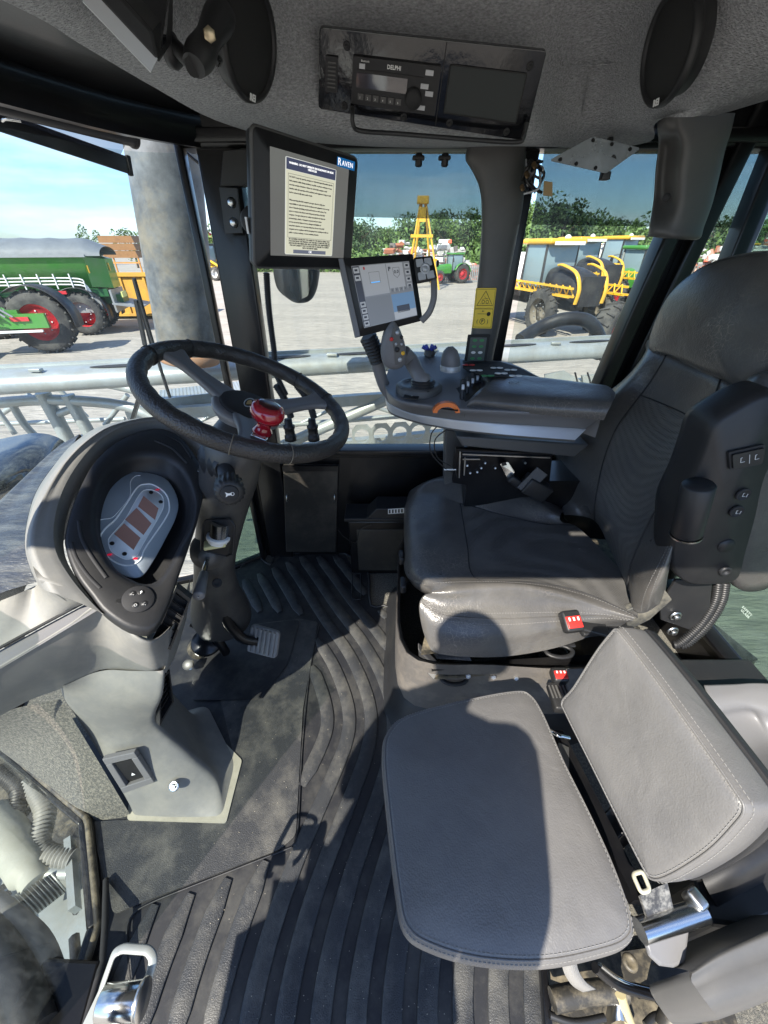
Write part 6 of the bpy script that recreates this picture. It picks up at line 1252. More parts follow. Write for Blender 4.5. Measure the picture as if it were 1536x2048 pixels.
# access panel, control box
t = thing('access_panel', 'worn black access panel on the low wall behind the steering column', 'panel', (-.35, 1.485, .05)); m = MB(); fp = Face(U(566, 930, y=1.487), U(677, 930, y=1.487), U(672, 1104, y=1.487), U(572, 1104, y=1.487)); fp.n = V(0, -1, 0); fp.rect(m, 0, 0, 1, 1, -.012, 0); m.build('plate', M_('scuffed_black', (.022, .021, .019), .35, dirt=(.12, .10, .08), dscale=5, damt=.5), t, bevel=.003)
m = MB(); fp.rect(m, 0, .0, 1, .05, 0, .012); m.build('top_lip', m_black, t)
for u in (.06, .95): m = MB(); m.tube(crom([fp.q(u, .30, .0), fp.q(u, .31, .014), fp.q(u, .36, .014), fp.q(u, .37, 0)], 4), .003, 8); m.build('latch', m_screw, t)
t = thing('control_box', 'black box with a tray on top on the floor against the far wall', 'box', (0, 1.42, 0)); m = MB(); m.prism([V(-.155, 1.37, 0.004), V(.16, 1.37, .004), V(.16, 1.37, .31), V(-.155, 1.37, .31)], (0, .11, 0)); m.build('body', m_black, t, bevel=.004)
m = MB(); m.box((.0, 1.42, .325), (.34, .12, .018), bev=.003); m.build('lid', m_plastic, t); m = MB(); m.prism([V(-.075, 1.36, .335), V(.15, 1.36, .335), V(.15, 1.36, .385), V(-.03, 1.36, .385)], (0, .10, 0)); tr_ = m.build('tray', m_plastic, t, bevel=.003)
m = MB(); fst = Face(U(776, 1018, y=1.358), U(808, 1016, y=1.358), U(808, 1026, y=1.358), U(776, 1028, y=1.358)); fst.n = V(0, -1, 0); fst.rect(m, 0, 0, 1, 1, 0, .0006); stk = m.build('sticker', m_white, tr_); m = MB()
for k in range(5): fst.rect(m, .06 + k * .19, .15, .06 + k * .19 + .1, .85, .0007, .001)
m.build('sticker_print', m_ink, stk, kind='stuff'); m = MB(); m.tube(crom([U(676, 1060, y=1.35), U(690, 1075, y=1.35), U(712, 1085, y=1.362), U(720, 1060, y=1.362), U(742, 1050, y=1.362)], 6), .002, 6); m.build('wire', m_wire, t)
m = MB(); m.prism([V(-.12, 1.366, .03), V(.1, 1.366, .03), V(.1, 1.366, .27), V(-.12, 1.366, .27)], (0, .004, 0)); m.build('door', M_('scuffed_black2', (.03, .028, .025), .4, dirt=(.12, .11, .08), dscale=6, damt=.5), t, bevel=.002)

# ------------------------------------------------------------ roof: radio panel, speakers, screen, blinds
def console_face(y0, y1):
    a, b, c = U(639, 54, y=1.10), U(1094, 102, y=1.10), U(637, 218, y=1.16); return Face(a, b, plane_hit(1050, 282, a, (c - a).cross(b - a)), c)
fr = console_face(0, 0)
t = thing('radio_panel', 'glossy black overhead panel with a car radio and a blank storage pocket', 'panel', fr.q(.5, 1)); m = MB(); fr.rect(m, 0, 0, 1, 1, -.012, 0, r=.006); rpn = m.build('panel', M_('gloss_panel', (.006, .0065, .008), .10, spec=.7, bump=.2, bscale=70, bdist=.001), t, bevel=.0015)
m = MB(); fr.rect(m, .553, .02, .557, .98, 0, .0015); m.build('panel_joint', m_ink, rpn)
m = MB(); fr.rect(m, .15, .26, .545, .84, 0, .006, r=.003); rd = m.build('radio', m_plastic, t); m = MB(); fr.rect(m, .17, .44, .40, .62, .006, .0068); m.build('radio_display', M_('radio_glass', (.05, .045, .05), .05, spec=1), rd)
m = MB(); fr.rect(m, .17, .40, .47, .425, .006, .0075); m.build('cd_slot', m_ink, rd); fr.text('DELPHI', .335, .335, .0085, m_white, rd, d=.0066, bold=.0002)
m = MB(); m.lathe(fr.q(.435, .66, .006), fr.n, [(.017, 0), (.017, .006), (.014, .012), (0, .0125)], 28); m.build('volume_knob', m_matte, rd)
for k in range(6): m = MB(); fr.rect(m, .18 + k * .035, .69, .205 + k * .035, .77, .006, .0078); m.build('preset_key', m_dgrey, rd); fr.text(str(k + 1), .19 + k * .035, .74, .0045, m_white, rd, d=.0082)
for u, v in ((.495, .34), (.48, .50), (.505, .58), (.475, .76)): m = MB(); fr.rect(m, u - .018, v - .03, u + .018, v + .03, .006, .0078); m.build('radio_key', m_silver, rd)
m = MB(); fr.rect(m, .18, .33, .205, .39, .006, .0078); m.build('radio_key', m_silver, rd); fr.text('Bluetooth', .205, .30, .004, m_white, rd, d=.0066)
m = MB(); fr.rect(m, .585, .24, .935, .80, 0, .0008, r=.003); m.build('storage_pocket', M_('pocket_fabric', (.035, .04, .04), .8), rpn); m = MB(); m.tube([p + fr.n * .001 for p in rounded([fr.q(.585, .24), fr.q(.585, .8), fr.q(.935, .8), fr.q(.935, .24)], .004)], .0012, 6, closed=True); m.build('pocket_rim', m_ink, rpn)
m = MB(); fr.rect(m, .03, .30, .085, .74, 0, .004, r=.002); sg = m.build('side_grille', m_plastic, rpn)
for k in range(7): m = MB(); fr.rect(m, .04, .36 + k * .05, .075, .38 + k * .05, .004, .0052); m.build('grille_bar', m_dgrey, sg)
for u, v in ((.12, .17), (.12, .90), (.62, .92), (.90, .92), (.94, .16), (.40, .93)): m = MB(); m.lathe(fr.q(u, v, .0), fr.n, [(.007, 0), (.006, .002), (.003, .0025), (.003, .001), (0, .001)], 14); m.build('panel_screw', m_plastic, rpn)
t = thing('grab_rail', 'thin black rod bent under the radio panel', 'rail', U(870, 262, y=1.14)); m = MB(); m.tube(crom([fr.q(.155, .90, .004), U(705, 222, y=1.12), U(706, 248, y=1.12), U(722, 262, y=1.13), U(800, 268, y=1.13), U(950, 280, y=1.14), U(1035, 284, y=1.14), U(1047, 272, y=1.14), U(1054, 245, y=1.14)], 5), .0042, 10); m.build('rod', m_plastic, t)
def speaker(label, c, n, r, up, group='round roof speakers'):
    t = thing('speaker', label, 'speaker', c, group); c = c + Vector(n).normalized() * (.022 if r < .0765 else .0); m = MB(); m.lathe(c - Vector(n).normalized() * .034, n, [(r * .86, 0), (r * .88, .02), (r * .97, .026), (r, .030), (r * .98, .038), (r * .9, .040), (r * .86, .034)], 48); m.build('ring', m_plastic, t); m = MB(); m.lathe(c, n, [(r * .87, 0), (r * .7, .003), (r * .3, .006), (0, .0065)], 40)
    gm_ = m_matte; m.build('grille', M_('speaker_mesh', (.012, .012, .012), .6, bump=1, bscale=1400, bdist=.001), t); n_ = Vector(n).normalized(); u = Vector(up); u = (u - n_ * u.dot(n_)).normalized(); x = u.cross(n_)
    text('REI', .013, m_white, t, c - u * r * .88 + n_ * .0095, x, u, bold=.0006); return t
sL = U(480, 80, t=.69); sR = U(1336, 98, t=.70)
speaker('black round speaker behind the swivel arm, left of the radio', sL, (.92, -.35, -.30), .076, (0, 0, 1))
speaker('black round speaker on the right end of the felt roof lining', sR, (-.98, -.06, -.22), .077, (0, 0, 1))
# swivel arm and roof screen
t = thing('roof_screen', 'black roof screen with a pale lower edge, cut by the top left of the picture', 'screen', U(300, 60, t=.55)); fs2 = Face(U(150, -120, t=.42), U(345, -170, t=.55), U(350, 85, t=.62), U(330, 134, t=.50)); a_, b_, c_, d_ = U(185, -14, t=.47), U(320, 130, t=.52), U(346, 88, t=.60), U(348, -60, t=.60)
m = MB(); m.prism([a_, b_, c_, d_], (0, .0, .03)); m.build('housing', m_plastic, t, bevel=.004); m = MB(); m.bar(a_ + V(-.008, 0, -.001), b_ + V(-.008, 0, -.001), .005, .018); m.build('light_edge', m_silver, t); m = MB(); m.prism([p + V(0, 0, -.001) + ((a_ + b_ + c_ + d_) / 4 - p) * .12 for p in (a_, b_, c_, d_)], (0, 0, -.001)); m.build('glass', M_('screen_off', (.012, .012, .014), .08), t)
t = thing('swivel_arm', 'black double socket swivel arm with a brass hex bolt in front of the left speaker', 'mount arm', U(400, 110, t=.6)); j0, j1, j2 = U(352, 95, t=.60), U(388, 132, t=.585), U(445, 25, t=.60)
m = MB(); m.tube(crom([j0, j0.lerp(j1, .5), j1], 4), [.010] * 4 + [.010] * 4 + [.013], 12); m.build('ball_post', m_plastic, t)
m = MB(); m.tube(crom([j1, j1.lerp(j2, .2), j1.lerp(j2, .5), j1.lerp(j2, .85), j2], 5), [p.x for p in crom([V(a, 0, 0) for a in (.018, .024, .020, .025, .022)], 5)], 20, sy=.85); m.build('socket_clamp', m_plastic, t)
hc_ = U(419, 69, t=.565); m = MB(); m.cyl(hc_, CamP - hc_, .009, .006, 6, .001); m.build('hex_bolt', M_('brass', (.5, .42, .28), .35, metal=1), t); m = MB(); m.lathe(U(345, 100, t=.605), (1, 0, 0), [(0, -.01), (.02, -.01), (.022, 0), (.018, .008), (0, .01)], 18); m.build('ball_plate', m_plastic, t)
m = MB(); m.cyl(U(436, 126, t=.64), V(.5, -.7, .1), .005, .012, 10); m.build('cable_plug', m_chrome, t)
# blind
t = thing('roller_blind', 'black roller blind with a pull bar across the top of the windscreen', 'blind', U(130, 250, y=1.1)); r0, r1 = U(-60, 190, t=.80), U(262, 275, t=1.10)
m = MB(); m.tube([r0, r1], .020, 18); m.build('roller', m_plastic, t); m = MB(); m.cyl(r1, r1 - r0, .024, .012, 18, .003); m.build('end_cap', m_plastic, t)
b0, b1 = U(-60, 222, t=.85), U(254, 330, t=1.12); m = MB(); m.bar(b0, b1, .008, .040, up=(0, 0, 1), bev=.003); pb_ = m.build('pull_bar', m_plastic, t); m = MB(); m.bar(b1 - (b1 - b0) * .0 + V(0, 0, 0), b1 + (b1 - b0).normalized() * .012, .014, .046, bev=.003); m.build('bar_end', m_matte, pb_)
fm = bpy.data.materials.new('blind_mesh'); fm.use_nodes = True; n = fm.node_tree; n.nodes.clear(); o_ = n.nodes.new('ShaderNodeOutputMaterial'); tr2 = n.nodes.new('ShaderNodeBsdfTransparent'); df = n.nodes.new('ShaderNodeBsdfDiffuse'); df.inputs[0].default_value = (.03, .035, .05, 1); mx2 = n.nodes.new('ShaderNodeMixShader'); mx2.inputs[0].default_value = .62; n.links.new(tr2.outputs[0], mx2.inputs[1]); n.links.new(df.outputs[0], mx2.inputs[2]); n.links.new(mx2.outputs[0], o_.inputs[0])
m = MB(); m.grid([[r0 + V(0, .01, -.01), r1.lerp(r0, .06) + V(0, .01, -.01)], [b0 + V(0, .004, .01), b1.lerp(b0, .06) + V(0, .004, .01)]], raw=True); m.build('mesh_fabric', fm, t)
m = MB(); c = U(30, 244, t=.86); m.tube(crom([c + V(-.02, -.01, 0), c + V(0, -.025, 0), c + V(.02, -.01, 0)], 4), .003, 8); m.build('pull_tab', m_chrome, pb_)
t = thing('cable', 'thin black cable hanging outside between the grey pipe and the front pillar', 'cable', U(400, 310, y=1.6)); m = MB(); m.tube(crom([U(352, 285, y=1.6), U(365, 298, y=1.6), U(392, 322, y=1.6), U(420, 338, y=1.6)], 6), .0045, 8); m.build('sleeve', m_wire, t)
# handle cover on the rear pillar
t = thing('pillar_cover', 'grey moulded cover with a scooped hand hold on the rear pillar by the headrest', 'pillar cover', U(1370, 470, y=1.22)); rws = []
for L_, R_ in (((1312, 226), (1470, 226)), ((1316, 262), (1462, 262)), ((1318, 290), (1450, 300)), ((1312, 340), (1440, 345)), ((1308, 400), (1425, 405)), ((1300, 450), (1408, 452)), ((1295, 472), (1398, 478))):
    a, b = L_, R_; sc_ = 1 if 270 < a[1] < 420 else 0
    rws.append([U(a[0], a[1], y=1.34), U(a[0], a[1], y=1.26 if not sc_ else 1.30), U(a[0] + 16, a[1], y=1.235 if not sc_ else 1.30), U(a[0] + 34, a[1], y=1.225 if not sc_ else 1.26), U(a[0] + 50, (a[1] + b[1]) / 2, y=1.215), U((a[0] + b[0]) / 2 + 20, (a[1] + b[1]) / 2, y=1.215), U(b[0] - 10, b[1], y=1.23), U(b[0], b[1], y=1.26), U(b[0], b[1], y=1.34)])
rws.append([p + V(0, .06, .0) for p in rws[-1]])
m = MB(); m.grid(rws, su=4, sv=4); cv = m.build('cover', m_dgrey, t); m = MB(); m.lathe(U(1333, 395, y=1.235), (-.3, -1, 0), [(.009, 0), (.008, .003), (0, .002)], 14); m.build('screw', m_matte, cv)
# bare metal plate with wiring
t = thing('metal_plate', 'bare metal plate hanging from the lining above the rear side window', 'plate', U(1190, 320, y=1.25)); pl4 = [U(1100, 322, y=1.22), U(1186, 275, y=1.26), U(1280, 298, y=1.28), U(1212, 347, y=1.22)]; m = MB(); m.prism(rounded(pl4, .006), (0, .002, .0025)); m.build('sheet', M_('smudged_aluminium', (.50, .54, .56), .3, metal=.45, noise_rough=.15, var=.2), t)
fpn = Face(pl4[1], pl4[2], pl4[3], pl4[0])
for u, v in ((.08, .1), (.45, .08), (.85, .1), (.1, .9), (.4, .92), (.75, .92)): m = MB(); m.cyl(fpn.q(u, v, -.001), fpn.n, .004, .003, 12); m.cyl(fpn.q(u, v, .003), -fpn.n, .004, .006, 12); m.build('rivet', m_matte, t)
m = MB(); m.box(U(1210, 352, y=1.24), (.02, .02, .016), bev=.002); m.build('connector', m_plastic, t); m = MB(); m.tube([U(1225, 320, y=1.25), U(1218, 300, y=1.3), U(1220, 280, y=1.38)], .008); m.build('hanger', m_matte, t)
t = thing('wiring', 'tangle of black and white wires with a tan tag beside the metal plate', 'wires', U(1075, 350, y=1.38)); rr = random.Random(4)
for k in range(14):
    a = U(1060 + rr.uniform(-8, 25), 322 + rr.uniform(-4, 8), y=1.42); b = U(1050 + rr.uniform(-6, 55), 355 + rr.uniform(-25, 25), y=1.38); c = U(1045 + rr.uniform(-3, 45), 380 + rr.uniform(-25, 10), y=1.40); m = MB(); m.tube(crom([a, b, c], 6), rr.choice((.002, .003, .004)), 6); m.build('wire', rr.choice((m_wire, m_wire, m_dgrey, m_silver, m_redp if k == 3 else m_wire)), t)
m = MB(); m.prism([U(1088, 362, y=1.36), U(1105, 364, y=1.36), U(1105, 393, y=1.36), U(1086, 391, y=1.36)], (0, .001, 0)); m.build('tag', M_('kraft_tag', (.34, .24, .12), .8), t)
for px, py in ((1070, 333), (1055, 352), (1046, 378)): m = MB(); m.cyl(U(px, py, y=1.37), (-.5, -.6, .3), .006, .012, 10); m.build('terminal_end', M_('copper', (.55, .36, .2), .35, metal=1), t)
# ------------------------------------------------------------ operator's seat
seat = thing('operator_seat', 'worn charcoal leather operator seat with bolsters and a large headrest', 'seat', (.42, 1.0, 0))
Z = lambda px, py, z: U(px, py, z=z)
# cushion: rows run from the near underside to the far side, columns from the front (left) to the back (right)
cr = [
 [Z(862, 1300, .365), Z(880, 1308, .36), Z(940, 1314, .36), Z(1020, 1312, .36), Z(1110, 1296, .365), Z(1190, 1270, .38), Z(1235, 1256, .40)],
 [Z(846, 1262, .40), Z(868, 1280, .395), Z(935, 1292, .392), Z(1020, 1290, .39), Z(1110, 1276, .395), Z(1195, 1256, .41), Z(1248, 1248, .425)],
 [Z(838, 1215, .455), Z(872, 1243, .44), Z(940, 1256, .435), Z(1020, 1258, .432), Z(1110, 1250, .435), Z(1200, 1240, .445), Z(1262, 1242, .455)],
 [Z(846, 1192, .475), Z(885, 1205, .472), Z(950, 1206, .475), Z(1030, 1205, .475), Z(1115, 1208, .472), Z(1200, 1220, .47), Z(1268, 1238, .47)],
 [Z(862, 1180, .490), Z(905, 1176, .508), Z(965, 1170, .514), Z(1040, 1169, .514), Z(1120, 1184, .50), Z(1200, 1208, .478), Z(1272, 1234, .474)],
]
c_in = [
 [Z(812, 1150, .40), Z(835, 1148, .465), Z(900, 1152, .482), Z(958, 1155, .484), Z(1060, 1152, .482), Z(1160, 1170, .478), Z(1276, 1228, .470)],
 [Z(808, 1090, .40), Z(822, 1085, .470), Z(880, 1090, .486), Z(945, 1092, .480), Z(1060, 1095, .472), Z(1160, 1108, .470), Z(1262, 1165, .470)],
 [Z(808, 1030, .40), Z(818, 1020, .475), Z(870, 1012, .492), Z(930, 1015, .490), Z(1010, 1035, .482), Z(1090, 1052, .478), Z(1160, 1058, .475)],
]
c_far = [
 [Z(812, 1005, .40), Z(828, 990, .480), Z(868, 985, .496), Z(926, 1000, .500), Z(1000, 1022, .49), Z(1080, 1042, .48), Z(1125, 1045, .478)],
 [Z(822, 980, .40), Z(846, 966, .50), Z(888, 956, .53), Z(950, 960, .545), Z(1020, 978, .54), Z(1075, 1003, .525), Z(1120, 1032, .50)],
 [Z(850, 975, .40), Z(868, 960, .46), Z(900, 952, .49), Z(955, 952, .50), Z(1025, 966, .50), Z(1085, 990, .49), Z(1130, 1022, .48)],
 [Z(870, 985, .37), Z(885, 975, .40), Z(910, 975, .40), Z(960, 975, .40), Z(1030, 985, .40), Z(1090, 1010, .40), Z(1135, 1040, .40)],
]
def dense(rows, su, sv):
    rows = [crom(r, su) for r in rows]; cols = [crom(list(c), sv) for c in zip(*rows)]; return [list(r) for r in zip(*cols)]
DC = dense(cr + c_in + c_far, 8, 5)      # whole cushion as one smooth sheet
nr_, nc_ = len(DC), len(DC[0])
def sub(D, r0, r1, c0, c1, off=0): return [[p for p in r[c0:c1 + 1]] for r in D[r0:r1 + 1]]
r_in0, r_in1 = 5 * 5 - 2, 7 * 5 + 1      # rows that hold the perforated insert
cI = 3 * 8 - 1
m = MB(); m.grid(DC[:r_in0 + 1], raw=True); m.grid([r[:cI + 1] for r in DC[r_in0:r_in1 + 1]], raw=True); m.grid(DC[r_in1:], raw=True)
fr_ = [r[0] for r in DC]; m.grid([fr_, [p + V(.02, 0, -.04) for p in fr_], [p + V(.12, 0, -.05) for p in fr_]], raw=True)
cush = m.build('cushion', m_lea, seat, weld=True)
m = MB(); m.grid([r[cI:] for r in DC[r_in0:r_in1 + 1]], raw=True); m.build('perforated_panel', m_insert, cush)
m = MB(); ed = [r[cI] for r in DC[r_in0:r_in1 + 1]]; m.tube([p + V(0, 0, .0004) for p in ed], .0018, 6); m.tube([p + V(0, 0, .0004) for p in DC[r_in0][cI:]], .0022, 6); m.tube([p + V(0, 0, .0004) for p in DC[r_in1][cI:]], .0022, 6); m.build('seam', m_matte, cush)
m = MB()
for ri, o_ in ((11, 0), (13, 0)): stitches(m, [p + V(0, -.001, .0005) for p in DC[ri][3:]], V(0, -.6, .8), .0075, False)
stitches(m, [p + V(0, 0, .001) for p in DC[r_in0 - 1][6:]], V(0, 0, 1), .0075, False); m.build('stitching', m_thread, cush, kind='stuff')
m = MB(); m.tube([p + V(0, -.001, .001) for p in DC[12][2:]], .0016, 6); m.build('piping', m_lea, cush)
# backrest: rows from the bottom up, columns from the far side to the near side
X = lambda px, py, x: U(px, py, x=x)
bk_ = [
 [X(1150, 1055, .80), Z(1128, 1035, .475), Z(1138, 1030, .49), Z(1190, 1042, .48), Z(1225, 1110, .478), Z(1256, 1178, .476), Z(1264, 1215, .478), Z(1288, 1226, .48), Z(1322, 1205, .50), Z(1330, 1190, .50)],
 [X(1118, 1000, .80), X(1112, 985, .73), X(1130, 975, .695), X(1190, 1010, .715), X(1235, 1060, .72), X(1262, 1130, .70), X(1268, 1165, .675), X(1300, 1180, .665), X(1336, 1140, .69), X(1345, 1100, .77)],
 [X(1110, 940, .80), X(1104, 925, .74), X(1128, 900, .70), X(1205, 930, .735), X(1262, 985, .745), X(1296, 1050, .72), X(1318, 1090, .69), X(1345, 1080, .68), X(1372, 1020, .70), X(1380, 980, .78)],
 [X(1130, 870, .81), X(1128, 862, .76), X(1165, 845, .715), X(1230, 862, .75), X(1300, 905, .765), X(1345, 960, .745), X(1372, 985, .72), X(1396, 960, .71), X(1420, 920, .73), X(1430, 890, .79)],
 [X(1190, 810, .82), X(1190, 804, .77), X(1218, 800, .735), X(1262, 815, .77), X(1335, 850, .79), X(1392, 885, .775), X(1416, 895, .75), X(1436, 870, .745), X(1456, 840, .76), X(1465, 820, .80)],
 [X(1252, 765, .84), X(1248, 758, .79), X(1264, 755, .765), X(1300, 765, .79), X(1370, 790, .805), X(1420, 815, .795), X(1440, 825, .775), X(1462, 808, .77), X(1482, 780, .78), X(1490, 770, .82)],
 [X(1290, 722, .85), X(1286, 712, .81), X(1298, 706, .795), X(1330, 715, .80), X(1392, 742, .81), X(1440, 762, .805), X(1458, 772, .80), X(1478, 772, .80), X(1496, 750, .81), X(1500, 740, .84)],
 [X(1290, 690, .85), X(1296, 680, .84), X(1310, 680, .84), X(1340, 690, .845), X(1400, 710, .85), X(1445, 730, .85), X(1460, 740, .85), X(1480, 740, .85), X(1500, 720, .85), X(1505, 710, .86)],
]
DB = dense(bk_, 5, 6)
c0, c1 = 3 * 5, 5 * 5; r1 = 5 * 6 - 3
m = MB(); m.grid([r[:c0 + 1] for r in DB], raw=True); m.grid([r[c1:] for r in DB], raw=True); m.grid([r[c0:c1 + 1] for r in DB[r1:]], raw=True); bkr = m.build('backrest', m_lea, seat, weld=True)
m = MB(); m.grid([r[c0:c1 + 1] for r in DB[:r1 + 1]], raw=True); m.build('perforated_panel', m_insert, bkr)
m = MB(); n_ = V(-1, -.1, .1).normalized()
for ci in (c0, c1): m.tube([r[ci] + n_ * .0006 for r in DB], .0024, 6)
m.tube([p + n_ * .0005 for p in DB[r1][c0:c1 + 1]], .002, 6); m.build('seam', m_matte, bkr); m = MB()
for ci in (7 * 5 - 1, 7 * 5 + 1): stitches(m, [r[ci] + n_ * .0005 for r in DB[1:40]], n_, .0075, False)
m.build('stitching', m_thread, bkr, kind='stuff')
m = MB(); m.box((.84, 1.03, .76), (.05, .40, .56), bev=.02); m.build('back_shell', m_plastic, seat)
# headrest
ho = [X(1297, 700, .80), X(1304, 655, .80), X(1338, 588, .805), X(1396, 536, .81), X(1466, 510, .82), X(1560, 505, .83), X(1650, 560, .83), X(1660, 640, .82), X(1570, 720, .81), X(1492, 777, .80), X(1452, 765, .80), X(1396, 741, .80), X(1336, 713, .80)]
hn = pnormal(ho); hn = hn if hn.x < 0 else -hn
m = MB(); ringsurf(m, crom(ho, 6, True), [(.6, -.10), (.9, -.085), (.985, -.06), (1.0, -.03), (.99, -.008), (.965, .004), (.90, .012), (.75, .020), (.5, .026), (.25, .028)], nrm=hn); hr = m.build('headrest', m_lea, seat)
m = MB(); q = crom(ho, 6, True); m.tube([p - hn * .012 for p in inset_line(q, 1.0, 0, hn)], .0022, 6, closed=True); m.build('piping', m_lea2, hr)
for px, py in ((1362, 640), (1390, 650), (1440, 588)): m = MB(); a = plane_hit(px, py, ho[0], hn, .0245); m.bar(a, a + V(0, .002, .012), .0012, .0008); m.build('scuff', m_thread, hr)
# folded armrest with switches
ar = thing('folded_armrest', 'black armrest folded upright beside the backrest with seat switches', 'armrest', U(1400, 1180, y=.72)); Yp = .70
bo = [U(px, py, y=Yp) for px, py in ((1432, 850), (1480, 815), (1540, 785), (1570, 800), (1555, 900), (1530, 960), (1512, 1040), (1492, 1110), (1478, 1160), (1448, 1172), (1380, 1172), (1348, 1140), (1350, 1075), (1358, 1020), (1388, 960), (1412, 900))]
m = MB(); ringsurf(m, crom(bo, 4, True), [(.7, -.095), (.95, -.09), (1, -.07), (1, -.02), (.985, -.006), (.95, 0)], nrm=V(0, -1, 0)); hsg = m.build('housing', m_plastic, ar)
a0_, a1_ = U(1398, 968, y=.675), U(1372, 1068, y=.675); m = MB(); ad = a1_ - a0_; m.lathe(a0_, ad, [(0, 0), (.026, 0), (.029, .004), (.029, ad.length - .004), (.026, ad.length), (0, ad.length)], 26); m.build('hinge_barrel', m_plastic, ar); m = MB(); m.lathe(a1_, ad, [(.030, 0), (.030, .004), (0, .004)], 26); m.build('barrel_rim', m_screw, ar)
fw = Face(U(1458, 906, y=Yp - .002), U(1522, 892, y=Yp - .002), U(1518, 922, y=Yp - .002), U(1460, 934, y=Yp - .002)); fw.n = V(0, -1, 0)
m = MB(); fw.rect(m, -.06, -.15, 1.06, 1.15, 0, .005, r=.004); rk = m.build('rocker_frame', m_matte, hsg); m = MB(); fw.rect(m, 0, 0, 1, 1, .005, .010, r=.003); m.build('rocker', m_plastic, rk)
def seatmark(mb, f, u, v, s, d): 
    for a, b in (((-.5, -1), (-.3, .6)), ((-.3, .6), (.8, .5)), ((-.5, -1), (-.1, -1.1))): mb.bar(f.q(u, v, d) + f.x * a[0] * s - f.y * a[1] * s, f.q(u, v, d) + f.x * b[0] * s - f.y * b[1] * s, .0014, .0005)
m = MB(); seatmark(m, fw, .28, .5, .0065, .0108); seatmark(m, fw, .75, .5, .0065, .0108); m.bar(fw.q(.52, .2, .0108), fw.q(.52, .8, .0108), .001, .0005); m.build('symbol', m_white, rk)
for px, py in ((1485, 988), (1472, 1022)):
    c = U(px, py, y=Yp - .002); m = MB(); m.lathe(c, (0, -1, 0), [(.0145, 0), (.0145, .004), (.012, .005), (.0115, .003), (.0, .0035)], 24); b = m.build('push_button', m_matte, hsg); m = MB(); ff = Face(c + V(-.01, -.006, .01), c + V(.01, -.006, .01), c + V(.01, -.006, -.01), c + V(-.01, -.006, -.01)); ff.n = V(0, -1, 0); seatmark(m, ff, .4, .5, .005, 0); m.bar(ff.q(.75, .3), ff.q(.75, .7), .0012, .0005); m.build('symbol', m_white, b)
m = MB(); m.lathe(U(1449, 1141, y=Yp - .001), (0, -1, 0), [(.014, 0), (.013, .006), (.008, .007), (.0075, .002), (0, .002)], 20); m.build('pivot_bolt', m_plastic, hsg)
m = MB(); m.lathe(U(1453, 1092, y=Yp - .001), (0, -1, 0), [(.019, -.001), (.0185, .0015), (0, .0015)], 24); m.build('cover_disc', m_plastic, hsg)
po = [U(px, py, y=.78) for px, py in ((1500, 1180), (1462, 1168), (1450, 1100), (1480, 980), (1500, 850), (1510, 780), (1560, 745), (1640, 760), (1630, 900), (1580, 1060), (1540, 1160))]
m = MB(); ringsurf(m, crom(po, 4, True), [(.8, -.05), (.97, -.04), (1, -.01), (.97, .015), (.85, .02)], nrm=V(0, -1, 0)); m.build('arm_pad', m_lea, ar)
# bracket, bolts and hoses under the armrest
m = MB(); m.prism([U(px, py, y=.74) for px, py in ((1352, 1160), (1425, 1165), (1420, 1215), (1385, 1262), (1322, 1240), (1320, 1212))], (0, .008, 0)); sb_ = m.build('hinge_bracket', m_plastic, seat, bevel=.002)
for px, py in ((1351, 1232), (1345, 1262)): m = MB(); c = U(px, py, y=.735); m.lathe(c, (0, -1, 0), [(.016, 0), (.016, .002), (.011, .003)], 20); m.cyl(c + V(0, -.003, 0), (0, -1, 0), .0095, .008, 6, .001); m.build('hex_bolt', m_screw, sb_)
m = MB(); m.prism([U(px, py, y=.73) for px, py in ((1245, 1225), (1300, 1205), (1330, 1180), (1345, 1200), (1300, 1240), (1258, 1262))], (0, .02, 0)); m.build('recliner_cover', M_('dusty_black', (.05, .05, .046), .5, dirt=(.34, .31, .24), dscale=14, damt=.7), seat, bevel=.003)
for dx in (0, 14): m = MB(); corrugated(m, [U(1436 + dx, 1165, y=.78), U(1428 + dx, 1205, y=.76), U(1400 + dx, 1250, y=.74), U(1362 + dx, 1285, y=.73), U(1345 + dx, 1290, y=.73)], .0115, .0065, .11, 12); m.build('conduit', m_plastic, seat)
# base under the cushion
m = MB(); m.prism([Z(842, 1310, .345), Z(1235, 1268, .345), Z(1240, 1090, .345), Z(900, 1060, .345)], (0, 0, .02)); m.build('seat_pan', m_dirty, seat)
for (a, b, z, mm, w_) in (((862, 1338), (1200, 1318), .30, m_black, .02), ((870, 1352), (1190, 1332), .285, m_dirty, .014), ((1020, 1352), (1170, 1345), .275, m_screw, .006)): m = MB(); m.bar(Z(*a, z), Z(*b, z), w_, w_ * .8); m.build('slide_rail', mm, seat)
for px, py in ((935, 1348), (1030, 1352), (985, 1350), (1110, 1338)): m = MB(); m.cyl(Z(px, py, .29), (0, -1, .4), .007, .012, 6); m.build('rail_bolt', m_screw, seat)
m = MB(); m.prism([Z(836, 1298, .34), Z(880, 1342, .30), Z(868, 1362, .28), Z(838, 1330, .30)], (0, .02, .01)); m.build('rail_end_cover', m_plastic, seat, bevel=.003)
for px, py, z, r_ in ((908, 1356, .265, .032), (1118, 1302, .33, .034)): m = MB(); c = Z(px, py, z); m.tube([c + V(r_ * 1.15 * math.cos(k * .3927), r_ * .62 * math.sin(k * .3927), 0) for k in range(16)], .007, 10, closed=True, sy=.7); m.box(c + V(.03, .02, 0), (.05, .014, .008), bev=.003); l_ = m.build('pull_loop', m_plastic, seat)
m = MB(); c = Z(912, 1354, .275); m.bar(c + V(-.004, 0, 0), c + V(.004, .0, .0), .0015, .012); m.bar(c + V(-.006, -.006, 0), c + V(.002, -.006, 0), .002); m.build('loop_mark', m_white, seat)
